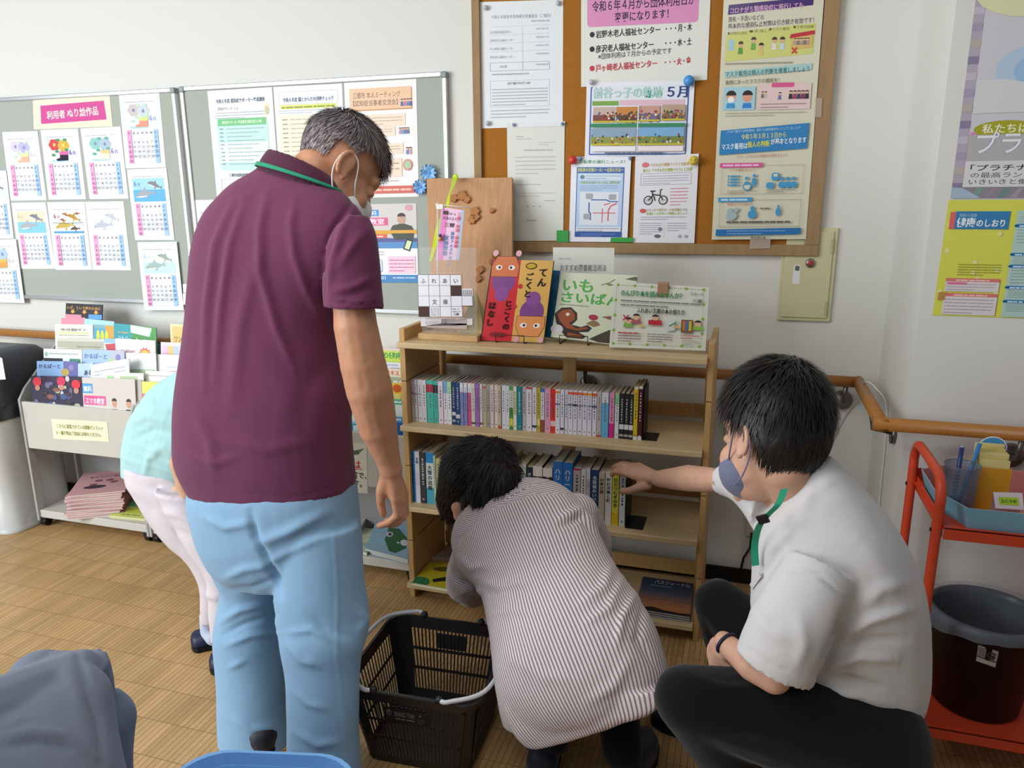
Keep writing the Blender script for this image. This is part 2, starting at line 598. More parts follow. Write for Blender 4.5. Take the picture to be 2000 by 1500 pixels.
def calendar(px, art, label, Y=PS, rough=.7):
    s = wsheet(px, Y, '#ECEEF4', rough)
    s.greek(.12, .62, .115, .02, '#B9BCC6', 3)
    s.greek(.66, .86, .115, .02, '#C4C7D0', 4)
    k = art[0]
    if k == 'f':      # potted flowers: petal, petal, leaf, pot rim, pot
        p1, p2, lf, rim, pot, num = art[1:]
        s.ell(.42, .445, .24, .016, '#A9D6E6' if pot != '#F1B79B' else '#E3E8EE')
        for cu, cv, c in ((.33, .215, p1), (.57, .23, p2)):
            for i in range(6):
                q = i * 1.047
                s.ell(cu + .085 * math.cos(q), cv + .046 * math.sin(q), .07, .04, c)
            s.dot(cu, cv, .035, '#E8D27A' if p1 == '#D2504F' else '#8795B4')
        for u, v in ((.44, .15), (.62, .15), (.38, .31), (.64, .29)):
            s.ell(u, v, .05, .02, lf)
        s.rect(.5, .3, .53, .33, lf)
        s.ell(.28, .36, .05, .02, lf)
        s.poly([(.44, .31), (.68, .31), (.67, .36), (.45, .36)], rim)
        s.poly([(.45, .36), (.67, .36), (.66, .44), (.38, .445), (.34, .42), (.45, .4)], pot)
        s.text('6', .70, .36, .095, num, None, 'l', .03)
        s.text('月', .79, .36, .06, num, None, 'l', .02)
    else:             # sea animals: sky, sea, body colours
        sky, sea, c1, c2, num = art[1:6]
        s.rect(.1, .13, .9, .3, sky)
        s.rect(.1, .29, .9, .455, sea)
        s.text('6', .13, .235, .095, num, None, 'l', .03)
        s.text('月', .22, .235, .055, num, None, 'l', .02)
        dolphin(s, .64, .22, .17, c2, 1, -.3)
        dolphin(s, .37, .345, .235, c1, 1, .15)
        if len(art) > 6:
            dolphin(s, .66, .39, .12, '#6B5446', 1, .1)
            dolphin(s, .45, .18, .09, '#B5743E', 1, -.2)
            dolphin(s, .76, .17, .07, '#A4523F', 1, .1)
            dolphin(s, .36, .26, .07, '#9B4A4A', 1, -.1)
            s.rect(.1, .425, .9, .455, '#5FA3CE')
            s.line([(.1, .3), (.4, .31), (.9, .3)], .01, '#4F6E86')
    s.rect(.12, .48, .225, .935, '#EDA9D2')
    s.rect(.78, .48, .885, .935, '#A9CDF2')
    for i in range(8):
        s.line([(.12, .48 + i * .065), (.885, .48 + i * .065)], .003, '#C6C8D2')
    for i, ch in enumerate('日月火水木金土'):
        s.text(ch, .172 + i * .11, .535, .036, ['#C0408A', '#555A66', '#555A66', '#555A66', '#555A66', '#555A66', '#3E76B8'][i], None, 'c', .02)
    for d in range(1, 31):
        i = (d + 5) % 7
        r = (d + 5) // 7
        s.text(str(d), .172 + i * .11, .597 + r * .0645, .05, '#B8589A' if i == 0 else '#4A7FBE' if i == 6 else '#7E818C', None, 'c', .01)
    return s.build('calendar_sheet', label, 'calendar', 'june colouring calendars')


calendar([(232, 185), (311, 181), (324, 327), (246, 329)], ('f', '#CDC3C4', '#C9D4DC', '#BFE0C4', '#D3DF8F', '#EE9B86', '#9DB4E4'), 'calendar with pale grey flowers, upper right corner of the board beside the pink sign')
calendar([(4, 258), (73, 256), (91, 391), (21, 392)], ('f', '#D5CDE8', '#BCB9E2', '#CFE0CF', '#DCE3A4', '#F1B79B', '#DDE2F0'), 'calendar with pale purple flowers, left of the red-flower calendar')
calendar([(79, 254), (152, 251), (168, 389), (95, 390)], ('f', '#D2504F', '#D9B24A', '#4E9C6B', '#E46FA8', '#2E2238', '#8C7CC4'), 'calendar with a bright red flower in a dark pot below the pink sign')
calendar([(157, 251), (235, 247), (251, 388), (175, 389)], ('f', '#93C9C6', '#AFC5D4', '#69B59C', '#F6C98F', '#F6E3D2', '#9F97D8'), 'calendar with teal flowers, right of the red-flower calendar')
calendar([(248, 331), (325, 328), (341, 469), (264, 469)], ('d', '#A9D8F0', '#6BB7EA', '#A4AEB6', '#8A8A90', '#7C8DBB'), 'calendar with a bright blue sea, near the right edge of the board', PS - .0012)
calendar([(22, 396), (89, 395), (109, 525), (40, 525)], ('d', '#F3DCC2', '#8BCDE2', '#AEB4BE', '#84889A', '#C9B8A0'), 'calendar with a peach sky and pale sea, below the pale purple flowers')
calendar([(92, 395), (165, 394), (180, 527), (109, 527)], ('d', '#F2F4F6', '#E7EEF4', '#C8B257', '#BE9438', '#A8407A', 1), 'calendar with yellow and brown fish, below the red-flower calendar')
calendar([(166, 394), (241, 393), (256, 528), (181, 527)], ('d', '#E9EFF7', '#E6EAF4', '#C0C5D2', '#C3C9D4', '#EBDDE2'), 'almost uncoloured pale grey dolphin calendar, right of the fish calendar')
calendar([(-46, 335), (12, 333), (27, 466), (-30, 467)], ('d', '#EAF0F8', '#DCE8F4', '#B9C3CE', '#6C7688', '#9DB4E4'), 'calendar cut by the left photo edge, upper of the two there', PS - .0012)
calendar([(-38, 469), (31, 467), (48, 592), (-20, 590)], ('f', '#A6C6E8', '#B4CBE8', '#A9CFC0', '#E6B95E', '#EFA35A', '#C9D6EC'), 'calendar with blue flowers in an orange pot hanging past the board bottom', PS - .009)
calendar([(-70, 262), (-8, 259), (6, 391), (-55, 392)], ('f', '#62B5C4', '#A9CBE0', '#7FB8A4', '#7FB8E0', '#6AA6D8', '#9DB4E4'), 'calendar sliver at the left photo edge beside the pale purple flowers', PS)
calendar([(268, 473), (345, 472), (359, 606), (282, 606)], ('d', '#F0F2F4', '#C9E2F2', '#A9BDBA', '#9DB0A2', '#A9C8EE'), 'calendar with a grey-green dolphin hanging over the lower board frame', PS - .009)
for y0, y1, l in ((555, 571, 'small cream label on the lower frame corner of the boards'), (573, 594, 'small white label card just below the cream label at the frame corner')):
    s = wsheet([(357, y0), (375, y0 - 1), (377, y1), (358, y1 + 1)], PS - .011, '#EEEBE0' if y0 < 560 else '#F6F6F6', .4, .004)
    s.line([(.05, .5), (.95, .5)], .04, '#D5D5CE')
    s.build('label_card', l, 'label')

# flyers on the right-hand grey board
s = wsheet([(405, 178), (531, 170), (546, 387), (424, 387)], PS, '#EDF1F2', .45)
s.text('令和６年度 認知症サポーター養成講座', .5, .115, .042, '#3A4668', .76, 'c', .03)
s.text('認知症サポーターとは', .14, .18, .03, '#5A6474', .32)
s.para(.1, .86, .19, .26, 3, '#9A9FB0', 5)
s.ell(.9, .16, .04, .03, '#F0DCC2')
s.ell(.9, .2, .035, .04, '#C9C2A0')
s.rrect(.1, .27, .9, .74, '#BFE3DC', .07)
s.rect(.12, .26, .88, .325, '#72BF80')
s.text('認知症サポーター養成講座 開催内容と日程', .5, .305, .03, '#E9F6E4', .62, 'c', .02)
s.rect(.12, .48, .88, .66, '#EAF3F4')
for i in range(10):
    s.greek(.14, .2, .36 + i * .036, .018, '#7E9C9A', i)
    s.greek(.25, .85 - .1 * (i % 3), .36 + i * .036, .016, '#9DB9B8', i + 20)
s.text('三郷市認知症簡易チェックサイト', .55, .795, .034, '#4A5468', .64, 'c', .02)
s.frame(.1, .82, .9, .95, .006, '#B8C6CE')
s.para(.32, .85, .83, .94, 4, '#A4ABB8', 9)
s.build('flyer', 'white flyer with a green table on the grey board, partly behind the standing person', 'flyer')
s = wsheet([(534, 170), (668, 163), (677, 384), (549, 387)], PS, '#EEF1F4', .45)
s.frame(.07, .05, .93, .16, .006, '#BFC8D2')
s.text('令和６年度 脳とからだの健康チェック', .5, .135, .042, '#46557A', .74, 'c', .03)
s.rect(.09, .165, .9, .2, '#DDE46A')
s.greek(.1, .88, .195, .022, '#8A9440', 2)
s.para(.06, .88, .2, .24, 2, '#A8B0C0', 4)
s.rect(.04, .25, .94, .95, '#EFE9CF')
for i in range(16):
    s.greek(.1, .18, .3 + i * .04, .018, '#9A9884', i)
    s.greek(.22, .9 - .13 * (i % 3), .3 + i * .04, .016, '#B9B6A0', i + 7)
s.build('flyer', 'flyer with a yellow highlighted line behind the standing head', 'flyer')
s = wsheet([(672, 162), (813, 154), (818, 384), (681, 387)], PS, '#EFEDEC', .45)
s.rect(.08, .065, .94, .245, '#C98F62')
s.rect(.07, .055, .925, .235, '#ECC3A0')
s.text('三郷市 本人ミーティング', .12, .135, .055, '#5B4A44', .66)
s.text('【認知症当事者交流会】', .12, .2, .052, '#5B4A44', .62)


def folk(s, cu, cv, k, cols, n=4):
    """a small printed group of people: heads and bodies"""
    r = s.W / s.H
    for i in range(n):
        x = cu + (i - (n - 1) / 2) * k * .9
        c = cols[i % len(cols)]
        s.poly([(x - k * .45, cv + k * 1.5 * r), (x - k * .35, cv + k * .3 * r), (x + k * .35, cv + k * .3 * r), (x + k * .45, cv + k * 1.5 * r)], c)
        s.dot(x, cv, k * .38, '#E6BFA0')
        s.ell(x, cv - k * .12 * r, k * .42, k * .3 * r, '#4B3A38', 180, 360)


folk(s, .86, .17, .045, ['#4F67A8', '#C9748E', '#5B88B4', '#6A5A8E'])
for v0, v1, u1 in ((.28, .38, .84), (.385, .465, .7), (.53, .62, .8), (.66, .82, .78)):
    s.rect(.12, v0, u1, v1, '#F4DCC8')
    s.para(.16, u1 - .04, v0 + .01, v1 - .01, 3, '#B4A296', 3)
folk(s, .82, .41, .04, ['#D98BA8', '#6FA8C8', '#8A6FAE', '#5E7F9E'])
folk(s, .88, .58, .045, ['#6C8FC0', '#D9A0A8'], 2)
s.ell(.86, .72, .065, .05, '#D98C86')
s.ell(.86, .72, .045, .035, '#A8CFA0')
s.para(.2, .72, .84, .88, 2, '#B4A296', 6)
s.rect(.08, .9, .97, .965, '#D4675A')
s.greek(.12, .9, .945, .028, '#F0C8BC', 8)
s.build('flyer', 'orange flyer with small printed figures at the right end of the grey board', 'flyer')
s = wsheet([(374, 391), (505, 388), (514, 562), (390, 562)], PS, '#E8EAF0', .45)
s.para(.12, .9, .1, .9, 14, '#B5B8C4', 2)
s.build('flyer', 'white text sheet at the lower left of the right-hand grey board', 'flyer')
s = wsheet([(668, 400), (813, 397), (817, 552), (676, 551)], PS, '#F3F4F7', .4)
s.rect(0, 0, 1, .5, '#D4CFCC')
s.rect(.28, .07, .5, .15, '#5B93D2')
s.text('無料', .39, .135, .062, '#E8F1FA', .16, 'c', .03)
s.rect(.02, .17, .62, .27, '#DC5F93')
s.text('スマホ教室', .32, .25, .08, '#FBE9EF', .5, 'c', .04)
s.rect(.02, .33, 1, .38, '#E3A83C')
s.rect(.02, .38, .6, .43, '#DE6A4C')
s.greek(.1, .55, .42, .03, '#F4D3C4', 1)
s.rect(0, .43, 1, .48, '#5A5E9C')
s.rect(0, .48, 1, .56, '#5B92CC')
s.ell(.8, .19, .055, .07, '#C9A08C')
s.ell(.8, .16, .055, .045, '#3E3632', 180, 360)
s.poly([(.64, .34), (.68, .27), (.78, .25), (.84, .25), (.93, .28), (.97, .34), (.95, .45), (.7, .45)], '#4D5049')
s.rect(.02, .33, 1, .37, '#E3A83C')
s.ell(.9, .05, .05, .04, '#D9A0A8')
s.poly([(.86, .44), (.95, .46), (.9, .6), (.81, .57)], '#33383A')
s.poly([(.87, .46), (.93, .475), (.89, .58), (.83, .56)], '#DDEBC0')
s.rrect(.05, .7, .52, .87, '#AFC7E6', .03)
s.rrect(.06, .71, .51, .86, '#F5F7FA', .03)
s.rect(.6, .66, .97, .88, '#F6D3E2')
s.para(.62, .95, .68, .86, 4, '#D46A9E', 4)
s.para(.08, .48, .73, .84, 3, '#A9AEB8', 5)
s.para(.06, .55, .58, .68, 3, '#A9AEB8', 6)
s.rect(0, .9, 1, 1, '#4E8CC4')
s.text('048-953-9601', .36, .96, .06, '#DCEBF7', .4, 'c', .02)
s.greek(.66, .97, .95, .03, '#B8D3EA', 3)
s.build('flyer', 'blue and pink flyer with a printed figure, lower right on the grey board', 'flyer')

# blue paper flowers on the board
for i, (x, y, r, l) in enumerate(((840, 338, .03, 'blue paper flower on the grey board, upper of the two above the plank'), (823, 365, .026, 'blue paper flower on the grey board, lower of the two by the orange flyer'))):
    c = at(x, y, PS)
    mb = MB()
    for k in range(11):
        q = k * 2 * math.pi / 11 + i
        a = V((math.cos(q), 0, math.sin(q)))
        b = V((-math.sin(q), 0, math.cos(q))) * .006
        cc = ['#7FB2E2', '#9CC6EE', '#6BA0D6'][k % 3]
        mb.add([c, c + a * r * .6 + b * 1.2 + V((0, -.014, 0)), c + a * r + b * .6 + V((0, -.02 - .004 * (k % 2), 0)), c + a * r * 1.08 + V((0, -.016, 0)), c + a * r - b * .6 + V((0, -.022, 0)), c + a * r * .6 - b * 1.2 + V((0, -.014, 0))], [(0, 1, 2, 3, 4, 5)], M(cc, .8))
    mb.ball(c + V((0, -.004, 0)), .006, M('#6BA0D6', .8))
    tag(mb.build('paper_flower'), l, 'flower', 'blue paper flowers')

# ---------------------------------------------------------------- corkboard
fx0, fx1 = at(921, 0, WB - .02)[0], at(1620, 248, WB - .02)[0]
fz0, fz1 = at(1300, 496, WB - .02)[2], 2.42
cork = thing('corkboard', 'large brown corkboard with a wooden frame above the bookshelf', 'board', ((fx0 + fx1) / 2, WB, fz0))
corkm, cfm = M('#A36A2B', .95, 'cork', .1), M('#9C7E5A', .6, 'wood', .25, grain=(6, 6, 1))
fw = .036
CY = WB - .012
MB().box(fx0 + .01, fx1 - .01, CY, WB - .0004, fz0 + .01, fz1 - .01, corkm).build('cork_panel', cork)
for a, b, c, d in ((fx0, fx1, fz0, fz0 + fw), (fx0, fx1, fz1 - fw, fz1), (fx0, fx0 + fw * .8, fz0 + fw, fz1 - fw), (fx1 - fw * 1.25, fx1, fz0 + fw, fz1 - fw)):
    MB().box(a, b, WB - .026, WB - .0002, c, d, cfm).build('frame', cork, bevel=.002)
CS = CY - .0012
pinw = M('#C9CCD6', .2, spec=.6, alpha=.75)


def pin(x, y, Y, mat, r, label, group=None, eyes=False):
    c = at(x, y, Y)
    mb = MB().ball(c + V((0, -r * .9, 0)), r, mat, 20).tube([c + V((0, -r * .5, 0)), c + V((0, .004, 0))], .0008, M('#B8B8B8', .3, metal=1))
    if eyes:
        for d in (-.4, .4):
            mb.ball(c + V((d * r, -r * 1.8, r * .1)), r * .13, M('#332A1A', .4))
    tag(mb.build('push_pin'), label, 'pin', group)


s = wsheet([(937, 4), (1100, -1), (1099, 246), (940, 251)], CS, '#E4E6E8', .5)
s.text('令和６年能登半島地震災害義援金（ご報告）', .5, .13, .03, '#8F92A4', .72, 'c')
s.greek(.62, .84, .165, .018, '#B0B2BC', 1)
for i, t in enumerate(('社会福祉協議会窓口', '岩野木老人福祉センター', '戸ヶ崎老人福祉センター', '彦沢老人福祉センター')):
    v = .245 + i * .065
    s.text(t, .12, v, .024, '#A5A7B2', .3 if i else .26)
    s.greek(.68, .83, v - .02, .018, '#B9BBC4', i)
    s.line([(.12, v - .05), (.84, v - .055)], .003, '#C6C8CE')
s.frame(.12, .475, .84, .54, .004, '#A9ABB4')
s.line([(.52, .475), (.52, .54)], .004, '#A9ABB4')
s.line([(.52, .2), (.52, .47)], .003, '#C6C8CE')
s.text('合計額', .28, .515, .022, '#9EA0AC', None, 'c')
s.greek(.68, .83, .505, .018, '#B9BBC4', 9)
s.greek(.14, .6, .575, .018, '#B0B2BC', 5)
s.frame(.12, .62, .84, .83, .003, '#C2C4CC')
s.text('《災害義援金の使い道》', .47, .65, .02, '#8F92A0', .28, 'c', .02)
s.para(.14, .82, .67, .82, 6, '#B0B2BC', 7)
s.para(.12, .84, .84, .92, 3, '#B5B7C0', 8)
s.build('notice', 'large white notice with a table at the upper left of the corkboard', 'notice')
for x, y, l in ((950, 16, 'clear pin at the upper left corner of the white table notice'), (1091, 7, 'clear pin at the upper right corner of the white table notice'), (954, 241, 'clear pin at the lower left corner of the white table notice')):
    pin(x, y, CS - .001, pinw, .0085, l, 'clear push pins')
s = wsheet([(990, 240), (1103, 238), (1100, 470), (993, 471)], CS - .0016, '#DCDCD4', .5)
s.greek(.16, .3, .12, .015, '#B9B9B2', 1)
s.greek(.16, .42, .14, .013, '#C0C0BA', 2)
s.para(.55, .85, .15, .19, 2, '#BDBDB6', 3)
s.greek(.3, .8, .235, .018, '#B4B4AE', 3)
s.para(.14, .85, .26, .43, 5, '#BFBFB8', 5)
s.greek(.2, .6, .52, .014, '#BBBBB4', 6)
s.para(.14, .85, .57, .62, 2, '#C2C2BC', 7)
s.greek(.65, .85, .66, .014, '#BBBBB4', 4)
for u in (.36, .47, .58):
    s.dot(u, .7, .012, '#A5A59E')
s.greek(.33, .52, .83, .024, '#BBBBB4', 1)
s.build('notice', 'pale typed letter on the corkboard between the plank and the blue traffic sheet', 'notice')
s = wsheet([(997, 239), (1104, 237), (1104, 246), (998, 249)], CS - .003, '#E8EAEC', .15, spec=.6)
s.build('plastic_strip', 'clear plastic strip holding the top of the typed letter', 'strip')
pin(1004, 244, CS - .004, M('#8FA3C2', .3), .006, 'grey pin at the left end of the clear plastic strip', 'small grey pins')
pin(1099, 242, CS - .004, M('#7F9CBE', .3), .006, 'grey pin at the right end of the clear plastic strip', 'small grey pins')
s = wsheet([(1135, -42), (1390, -52), (1381, 156), (1135, 170)], CS - .0016, '#E3E2DA', .5)
s.rrect(.05, .12, .915, .445, '#DD92BE', .03)
s.text('令和６年４月から団体利用日が', .49, .285, .105, '#2E2440', .8, 'c', .015, rot=.03)
s.text('変更になります！', .48, .395, .095, '#2E2440', .42, 'c', .015, rot=.03)
for v, t, d, c, w in ((.545, '岩野木老人福祉センター', '・・・月・木', '#2C3138', .51), (.68, '彦沢老人福祉センター', '・・・水・土', '#2C3138', .46), (.86, '戸ヶ崎老人福祉センター', '・・・火・金', '#C8394A', .49)):
    s.dot(.09, v - .03, .02, c)
    s.text(t, .12, v, .075, c, w, 'l', .015, rot=.03)
    s.text(d, .87, v - .03, .075, c, .2, 'r', .02, rot=.03)
s.text('※団体利用は７月からの予定です', .14, .745, .06, '#4A4E54', .58, 'l', .0, rot=.03)
s.build('notice', 'white notice with a pink heading panel on the corkboard', 'notice')
s = wsheet([(1146, 161), (1357, 158), (1349, 305), (1142, 306)], CS - .004, '#E8EAF2', .3, spec=.4)
s.frame(.045, .07, .95, .97, .012, '#4C67A8')
s.rect(.06, .05, .94, .24, '#E2E6EE')
s.text('前谷っ子の軌跡', .07, .2, .155, '#3E8E80', .65, 'l', .05)
s.text('前谷っ子の軌跡', .07, .2, .155, '#BFE2D8', .65, 'l', .0)
s.text('５月', .76, .2, .17, '#33457E', .18, 'l', .07)
s.rect(.06, .25, .31, .31, '#7FA84E')
s.rect(.32, .24, .92, .31, '#E0BCC8')
rg = random.Random(3)
for u0, u1, v0, v1, top, low in ((.07, .28, .33, .54, '#C8B2A6', '#8A4A42'), (.29, .49, .33, .54, '#C88848', '#6A4636'), (.5, .7, .32, .53, '#C89A8C', '#7A6A8A'), (.72, .93, .31, .52, '#B9A088', '#8A6848'), (.06, .49, .62, .85, '#8FA8BE', '#98984A'), (.51, .93, .61, .85, '#7FAED6', '#7C8A48')):
    s.rect(u0, v0, u1, (v0 + v1) / 2, top)
    s.rect(u0, (v0 + v1) / 2, u1, v1, low)
    for i in range(26):
        a, b = rg.uniform(u0, u1), rg.uniform(v0 + (v1 - v0) * .35, v1)
        s.ell(a, b, .01, .016, rg.choice(['#3C3846', '#C9B23E', '#E0E0E4', '#6A3A3A', '#D8A48A', '#4B6A3A', '#B8443E', '#5A6AA0']), n=7)
    s.rect(u0, v1 - .025, u1, v1, '#C9BA3A')
s.rect(.05, .555, .94, .605, '#3E8A62')
s.rect(.497, .32, .505, .94, '#E8EAF2')
s.rect(.06, .86, .49, .93, '#EDEDF2')
s.rect(.51, .86, .93, .93, '#F0E4EA')
s.greek(.2, .75, .965, .03, '#6A7488', 4)
s.build('newsletter', 'school newsletter with six small photographs on the corkboard', 'newsletter')
pin(1346, 159, CS - .006, M('#4D97DA', .35, spec=.5), .0175, 'round blue pin at the upper right of the school newsletter')
pin(1156, 161, CS - .006, pinw, .0095, 'clear pin at the upper left of the school newsletter', 'clear push pins')
s = wsheet([(1116, 306), (1233, 306), (1225, 473), (1111, 472)], CS - .0065, '#ECEDF4', .35, spec=.4)
s.text('自転車の通行ニュース！', .14, .075, .045, '#4C9A5E', .76, 'l', .02)
s.rect(.1, .12, .9, .94, '#4F6FB2')
s.rect(.115, .19, .885, .875, '#BCD3EE')
s.text('自転車の交通ルール！～右折の方法～', .5, .17, .05, '#DDE07A', .76, 'c', .03)
s.rect(.14, .2, .86, .27, '#D9E6F4')
s.para(.26, .84, .2, .26, 2, '#8FA0B8', 2)
s.ell(.2, .235, .04, .025, '#6E8F9E')
s.text('交差点を右折するときは二段階右折', .5, .31, .034, '#A9B84A', .66, 'c', .02)
s.para(.16, .8, .32, .39, 3, '#8FA2BE', 3)
s.rect(.17, .41, .83, .8, '#E2E6EE')
s.line([(.36, .5), (.62, .5), (.68, .52), (.82, .52)], .018, '#3E6CA8')
s.line([(.33, .53), (.33, .64), (.36, .66), (.36, .74)], .022, '#3E6CA8')
s.line([(.4, .655), (.78, .655)], .014, '#DC5A62')
s.line([(.56, .6), (.56, .77)], .014, '#DC5A62')
s.line([(.66, .75), (.66, .62), (.7, .57), (.8, .54)], .02, '#DC5A62')
s.line([(.58, .56), (.68, .54)], .016, '#DC5A62')
for u, v in ((.33, .46), (.72, .47), (.3, .7)):
    s.rrect(u - .06, v - .035, u + .06, v + .03, '#A9AEB4', .02)
s.rect(.12, .82, .88, .875, '#E4E7EC')
s.para(.14, .86, .82, .875, 2, '#6E7888', 6)
s.rect(.1, .885, .9, .94, '#3B5CA4')
s.para(.2, .8, .89, .935, 2, '#8FA6D8', 7)
s.build('notice', 'blue bordered traffic rule sheet with a red crossing diagram on the corkboard', 'notice')
pin(1120, 313, CS - .008, M('#D23C34', .35, spec=.5), .015, 'round red pin at the upper left of the traffic rule sheet')
pin(1231, 309, CS - .008, M('#7F9CBE', .3), .0065, 'small grey pin at the upper right of the traffic rule sheet', 'small grey pins')
pin(1134, 309, CS - .008, M('#7F9CBE', .3), .0065, 'small grey pin right beside the round red pin', 'small grey pins')
s = wsheet([(1241, 306), (1365, 300), (1356, 475), (1236, 474)], CS - .0065, '#E8E7EC', .35, spec=.4)
s.ell(.17, .1, .06, .03, '#E07A7A')
s.text('ペダル付き電動バイクと自転車', .24, .12, .042, '#C8A860', .62, 'l', .02)
s.text('新たに『ペダル付き電動バイク』に分類', .13, .18, .042, '#B5BC50', .78, 'l', .02)
s.frame(.1, .2, .9, .33, .005, '#9A9AA4')
s.para(.13, .86, .21, .32, 4, '#B0AEB8', 3)
s.para(.58, .86, .35, .57, 6, '#DA8A96', 4)
for cu in (.23, .47):
    s.ell(cu, .505, .075, .053, '#3A3436')
    s.ell(cu, .505, .058, .041, '#D9D8DC')
    s.line([(cu - .05, .505), (cu + .05, .505)], .006, '#77747A')
s.line([(.23, .505), (.32, .44), (.42, .45), (.47, .505)], .02, '#4A3A34')
s.line([(.42, .455), (.42, .39), (.45, .38)], .016, '#4A3A34')
s.line([(.3, .45), (.29, .4), (.26, .4), (.34, .4)], .018, '#2E2A2C')
s.line([(.32, .46), (.34, .51)], .02, '#4A3A34')
s.ell(.15, .625, .05, .025, '#D85A5A')
s.text('スイッチで走行モードを切替えでも', .2, .63, .035, '#B8A860', .66, 'l', .02)
s.text('交通ルールを守って運転しましょう', .2, .67, .035, '#AEBC58', .66, 'l', .02)
s.para(.12, .85, .68, .73, 2, '#A9A8B4', 5)
s.para(.1, .46, .75, .9, 6, '#B4B3BC', 6)
s.para(.55, .86, .75, .86, 4, '#B4B3BC', 7)
s.line([(.5, .74), (.5, .95)], .004, '#C0BFC8')
s.ell(.44, .84, .03, .02, '#77809A')
s.ell(.4, .92, .05, .02, '#6A6A74')
s.dot(.76, .92, .025, '#A9B4C2')
s.dot(.86, .92, .025, '#A9B4C2')
s.build('notice', 'white sheet with a small bicycle picture on the corkboard', 'notice')
pin(1355, 314, CS - .008, M('#DEC34A', .4, spec=.4), .0155, 'round yellow pin with two dots on the bicycle sheet', None, True)
s = wsheet([(1087, 450), (1110, 450), (1110, 473), (1087, 473)], WB - .0275, '#3FA24C', .5)
s.build('tape_piece', 'square of green tape on the corkboard frame below the typed letter', 'tape')
s = wsheet([(1193, 464), (1237, 464), (1236, 473), (1192, 473)], WB - .0275, '#3FA24C', .5)
s.build('tape_piece', 'green tape strip on the frame between traffic and bicycle sheets', 'tape')

# the long laminated poster
LY = WB - .0285
s = wsheet([(1415, -30), (1612, -36), (1574, 467), (1390, 468)], LY, '#D9D5BE', .22, .0012, .5)
s.poly([(.055, .075), (.9, .054), (.9, .084), (.05, .112)], '#4A3470')
s.text('コロナが５類感染症に移行しても', .075, .106, .024, '#D9A8CC', .73, 'l', .03, rot=.05)
s.text('換気・手洗いなどの', .06, .137, .022, '#6A6A70', .36, 'l', .01, rot=.04)
s.text('基本的な感染防止対策は引き続き有効です！', .06, .163, .022, '#6A6A70', .86, 'l', .01, rot=.05)
s.poly([(.05, .178), (.94, .15), (.93, .265), (.04, .288)], '#D2D27C')
for u, v, t in ((.06, .186, '定期的な換気'), (.28, .18, '手洗い'), (.48, .174, 'マスク着用'), (.72, .168, '３密の回避')):
    s.text('●' + t, u, v, .013, '#5C6040', .2, 'l')
s.rect(.075, .205, .13, .245, '#A9C9DC')
for u, v, c in ((.2, .225, '#5FA04A'), (.33, .21, '#6FB050'), (.41, .232, '#D8C07A'), (.54, .212, '#E6DCD0'), (.62, .212, '#C9D4E0')):
    s.poly([(u - .025, v + .035), (u - .02, v + .01), (u + .02, v + .01), (u + .025, v + .035)], c)
    s.dot(u, v, .024, '#E0B090')
    s.ell(u, v - .003, .026, .011, '#4A3A30', 180, 360)
s.poly([(.71, .197), (.92, .187), (.92, .24), (.71, .248)], '#D8B870')
s.poly([(.7, .19), (.93, .177), (.935, .192), (.69, .206)], '#C23A44')
folk(s, .81, .21, .035, ['#B0A090', '#8A7A70'], 5)
s.line([(.72, .24), (.77, .262)], .014, '#D2463E')
s.line([(.77, .24), (.72, .262)], .014, '#D2463E')
s.greek(.05, .76, .3, .01, '#A4A294', 1)
s.poly([(.05, .325), (.93, .3), (.93, .325), (.05, .35)], '#A9CCCB')
s.text('マスク着用は個人の判断を尊重しましょう', .06, .345, .022, '#3E7272', .85, 'l', .02, rot=.05)
s.text('着脱にあったマスクの着脱を！', .06, .375, .019, '#77705E', .55, 'l', rot=.03)
s.rect(.05, .385, .38, .475, '#A9CFDB')
for u, c, mk in ((.13, '#4E98C9', 1), (.3, '#3F86CC', 0)):
    s.poly([(u - .05, .468), (u - .04, .448), (u + .04, .448), (u + .05, .468)], c)
    s.ell(u, .425, .05, .02, '#DDA184')
    s.ell(u, .418, .054, .019, '#3B2C2A', 180, 360)
    if mk:
        s.ell(u, .434, .034, .012, '#F2F2EC')
s.rect(.41, .375, .94, .475, '#E4C9C6')
s.rrect(.54, .372, .77, .39, '#DA5F8E', .02)
folk(s, .47, .41, .035, ['#6A7A64', '#C9B4B0'], 2)
folk(s, .63, .415, .04, ['#7A78A0'], 1)
folk(s, .82, .41, .045, ['#3A3444', '#A8406A', '#4A4860', '#8A3A58'], 5)
s.para(.44, .9, .445, .47, 2, '#9A8A88', 4)
s.para(.08, .9, .48, .5, 2, '#A4A294', 5)
s.poly([(.04, .555), (.945, .53), (.94, .63), (.035, .652)], '#3A83BC')
s.text('これまで屋内では原則着用、屋外では原則着用なしとしていましたが', .1, .565, .012, '#BBD8EC', .76, 'l', rot=.045)
s.text('令和５年３月１３日から', .26, .59, .023, '#DDD67A', .46, 'l', .02, rot=.04)
s.text('マスク着用は', .06, .63, .026, '#EAF2F6', .27, 'l', .03, rot=.045)
s.text('個人の判断', .33, .622, .026, '#E2DC4A', .23, 'l', .03, rot=.045)
s.text('が基本となります', .57, .612, .026, '#EAF2F6', .36, 'l', .03, rot=.045)
s.text('ただし、以下のような場合には注意しましょう', .22, .665, .013, '#CF6A72', .52, 'l', rot=.03)
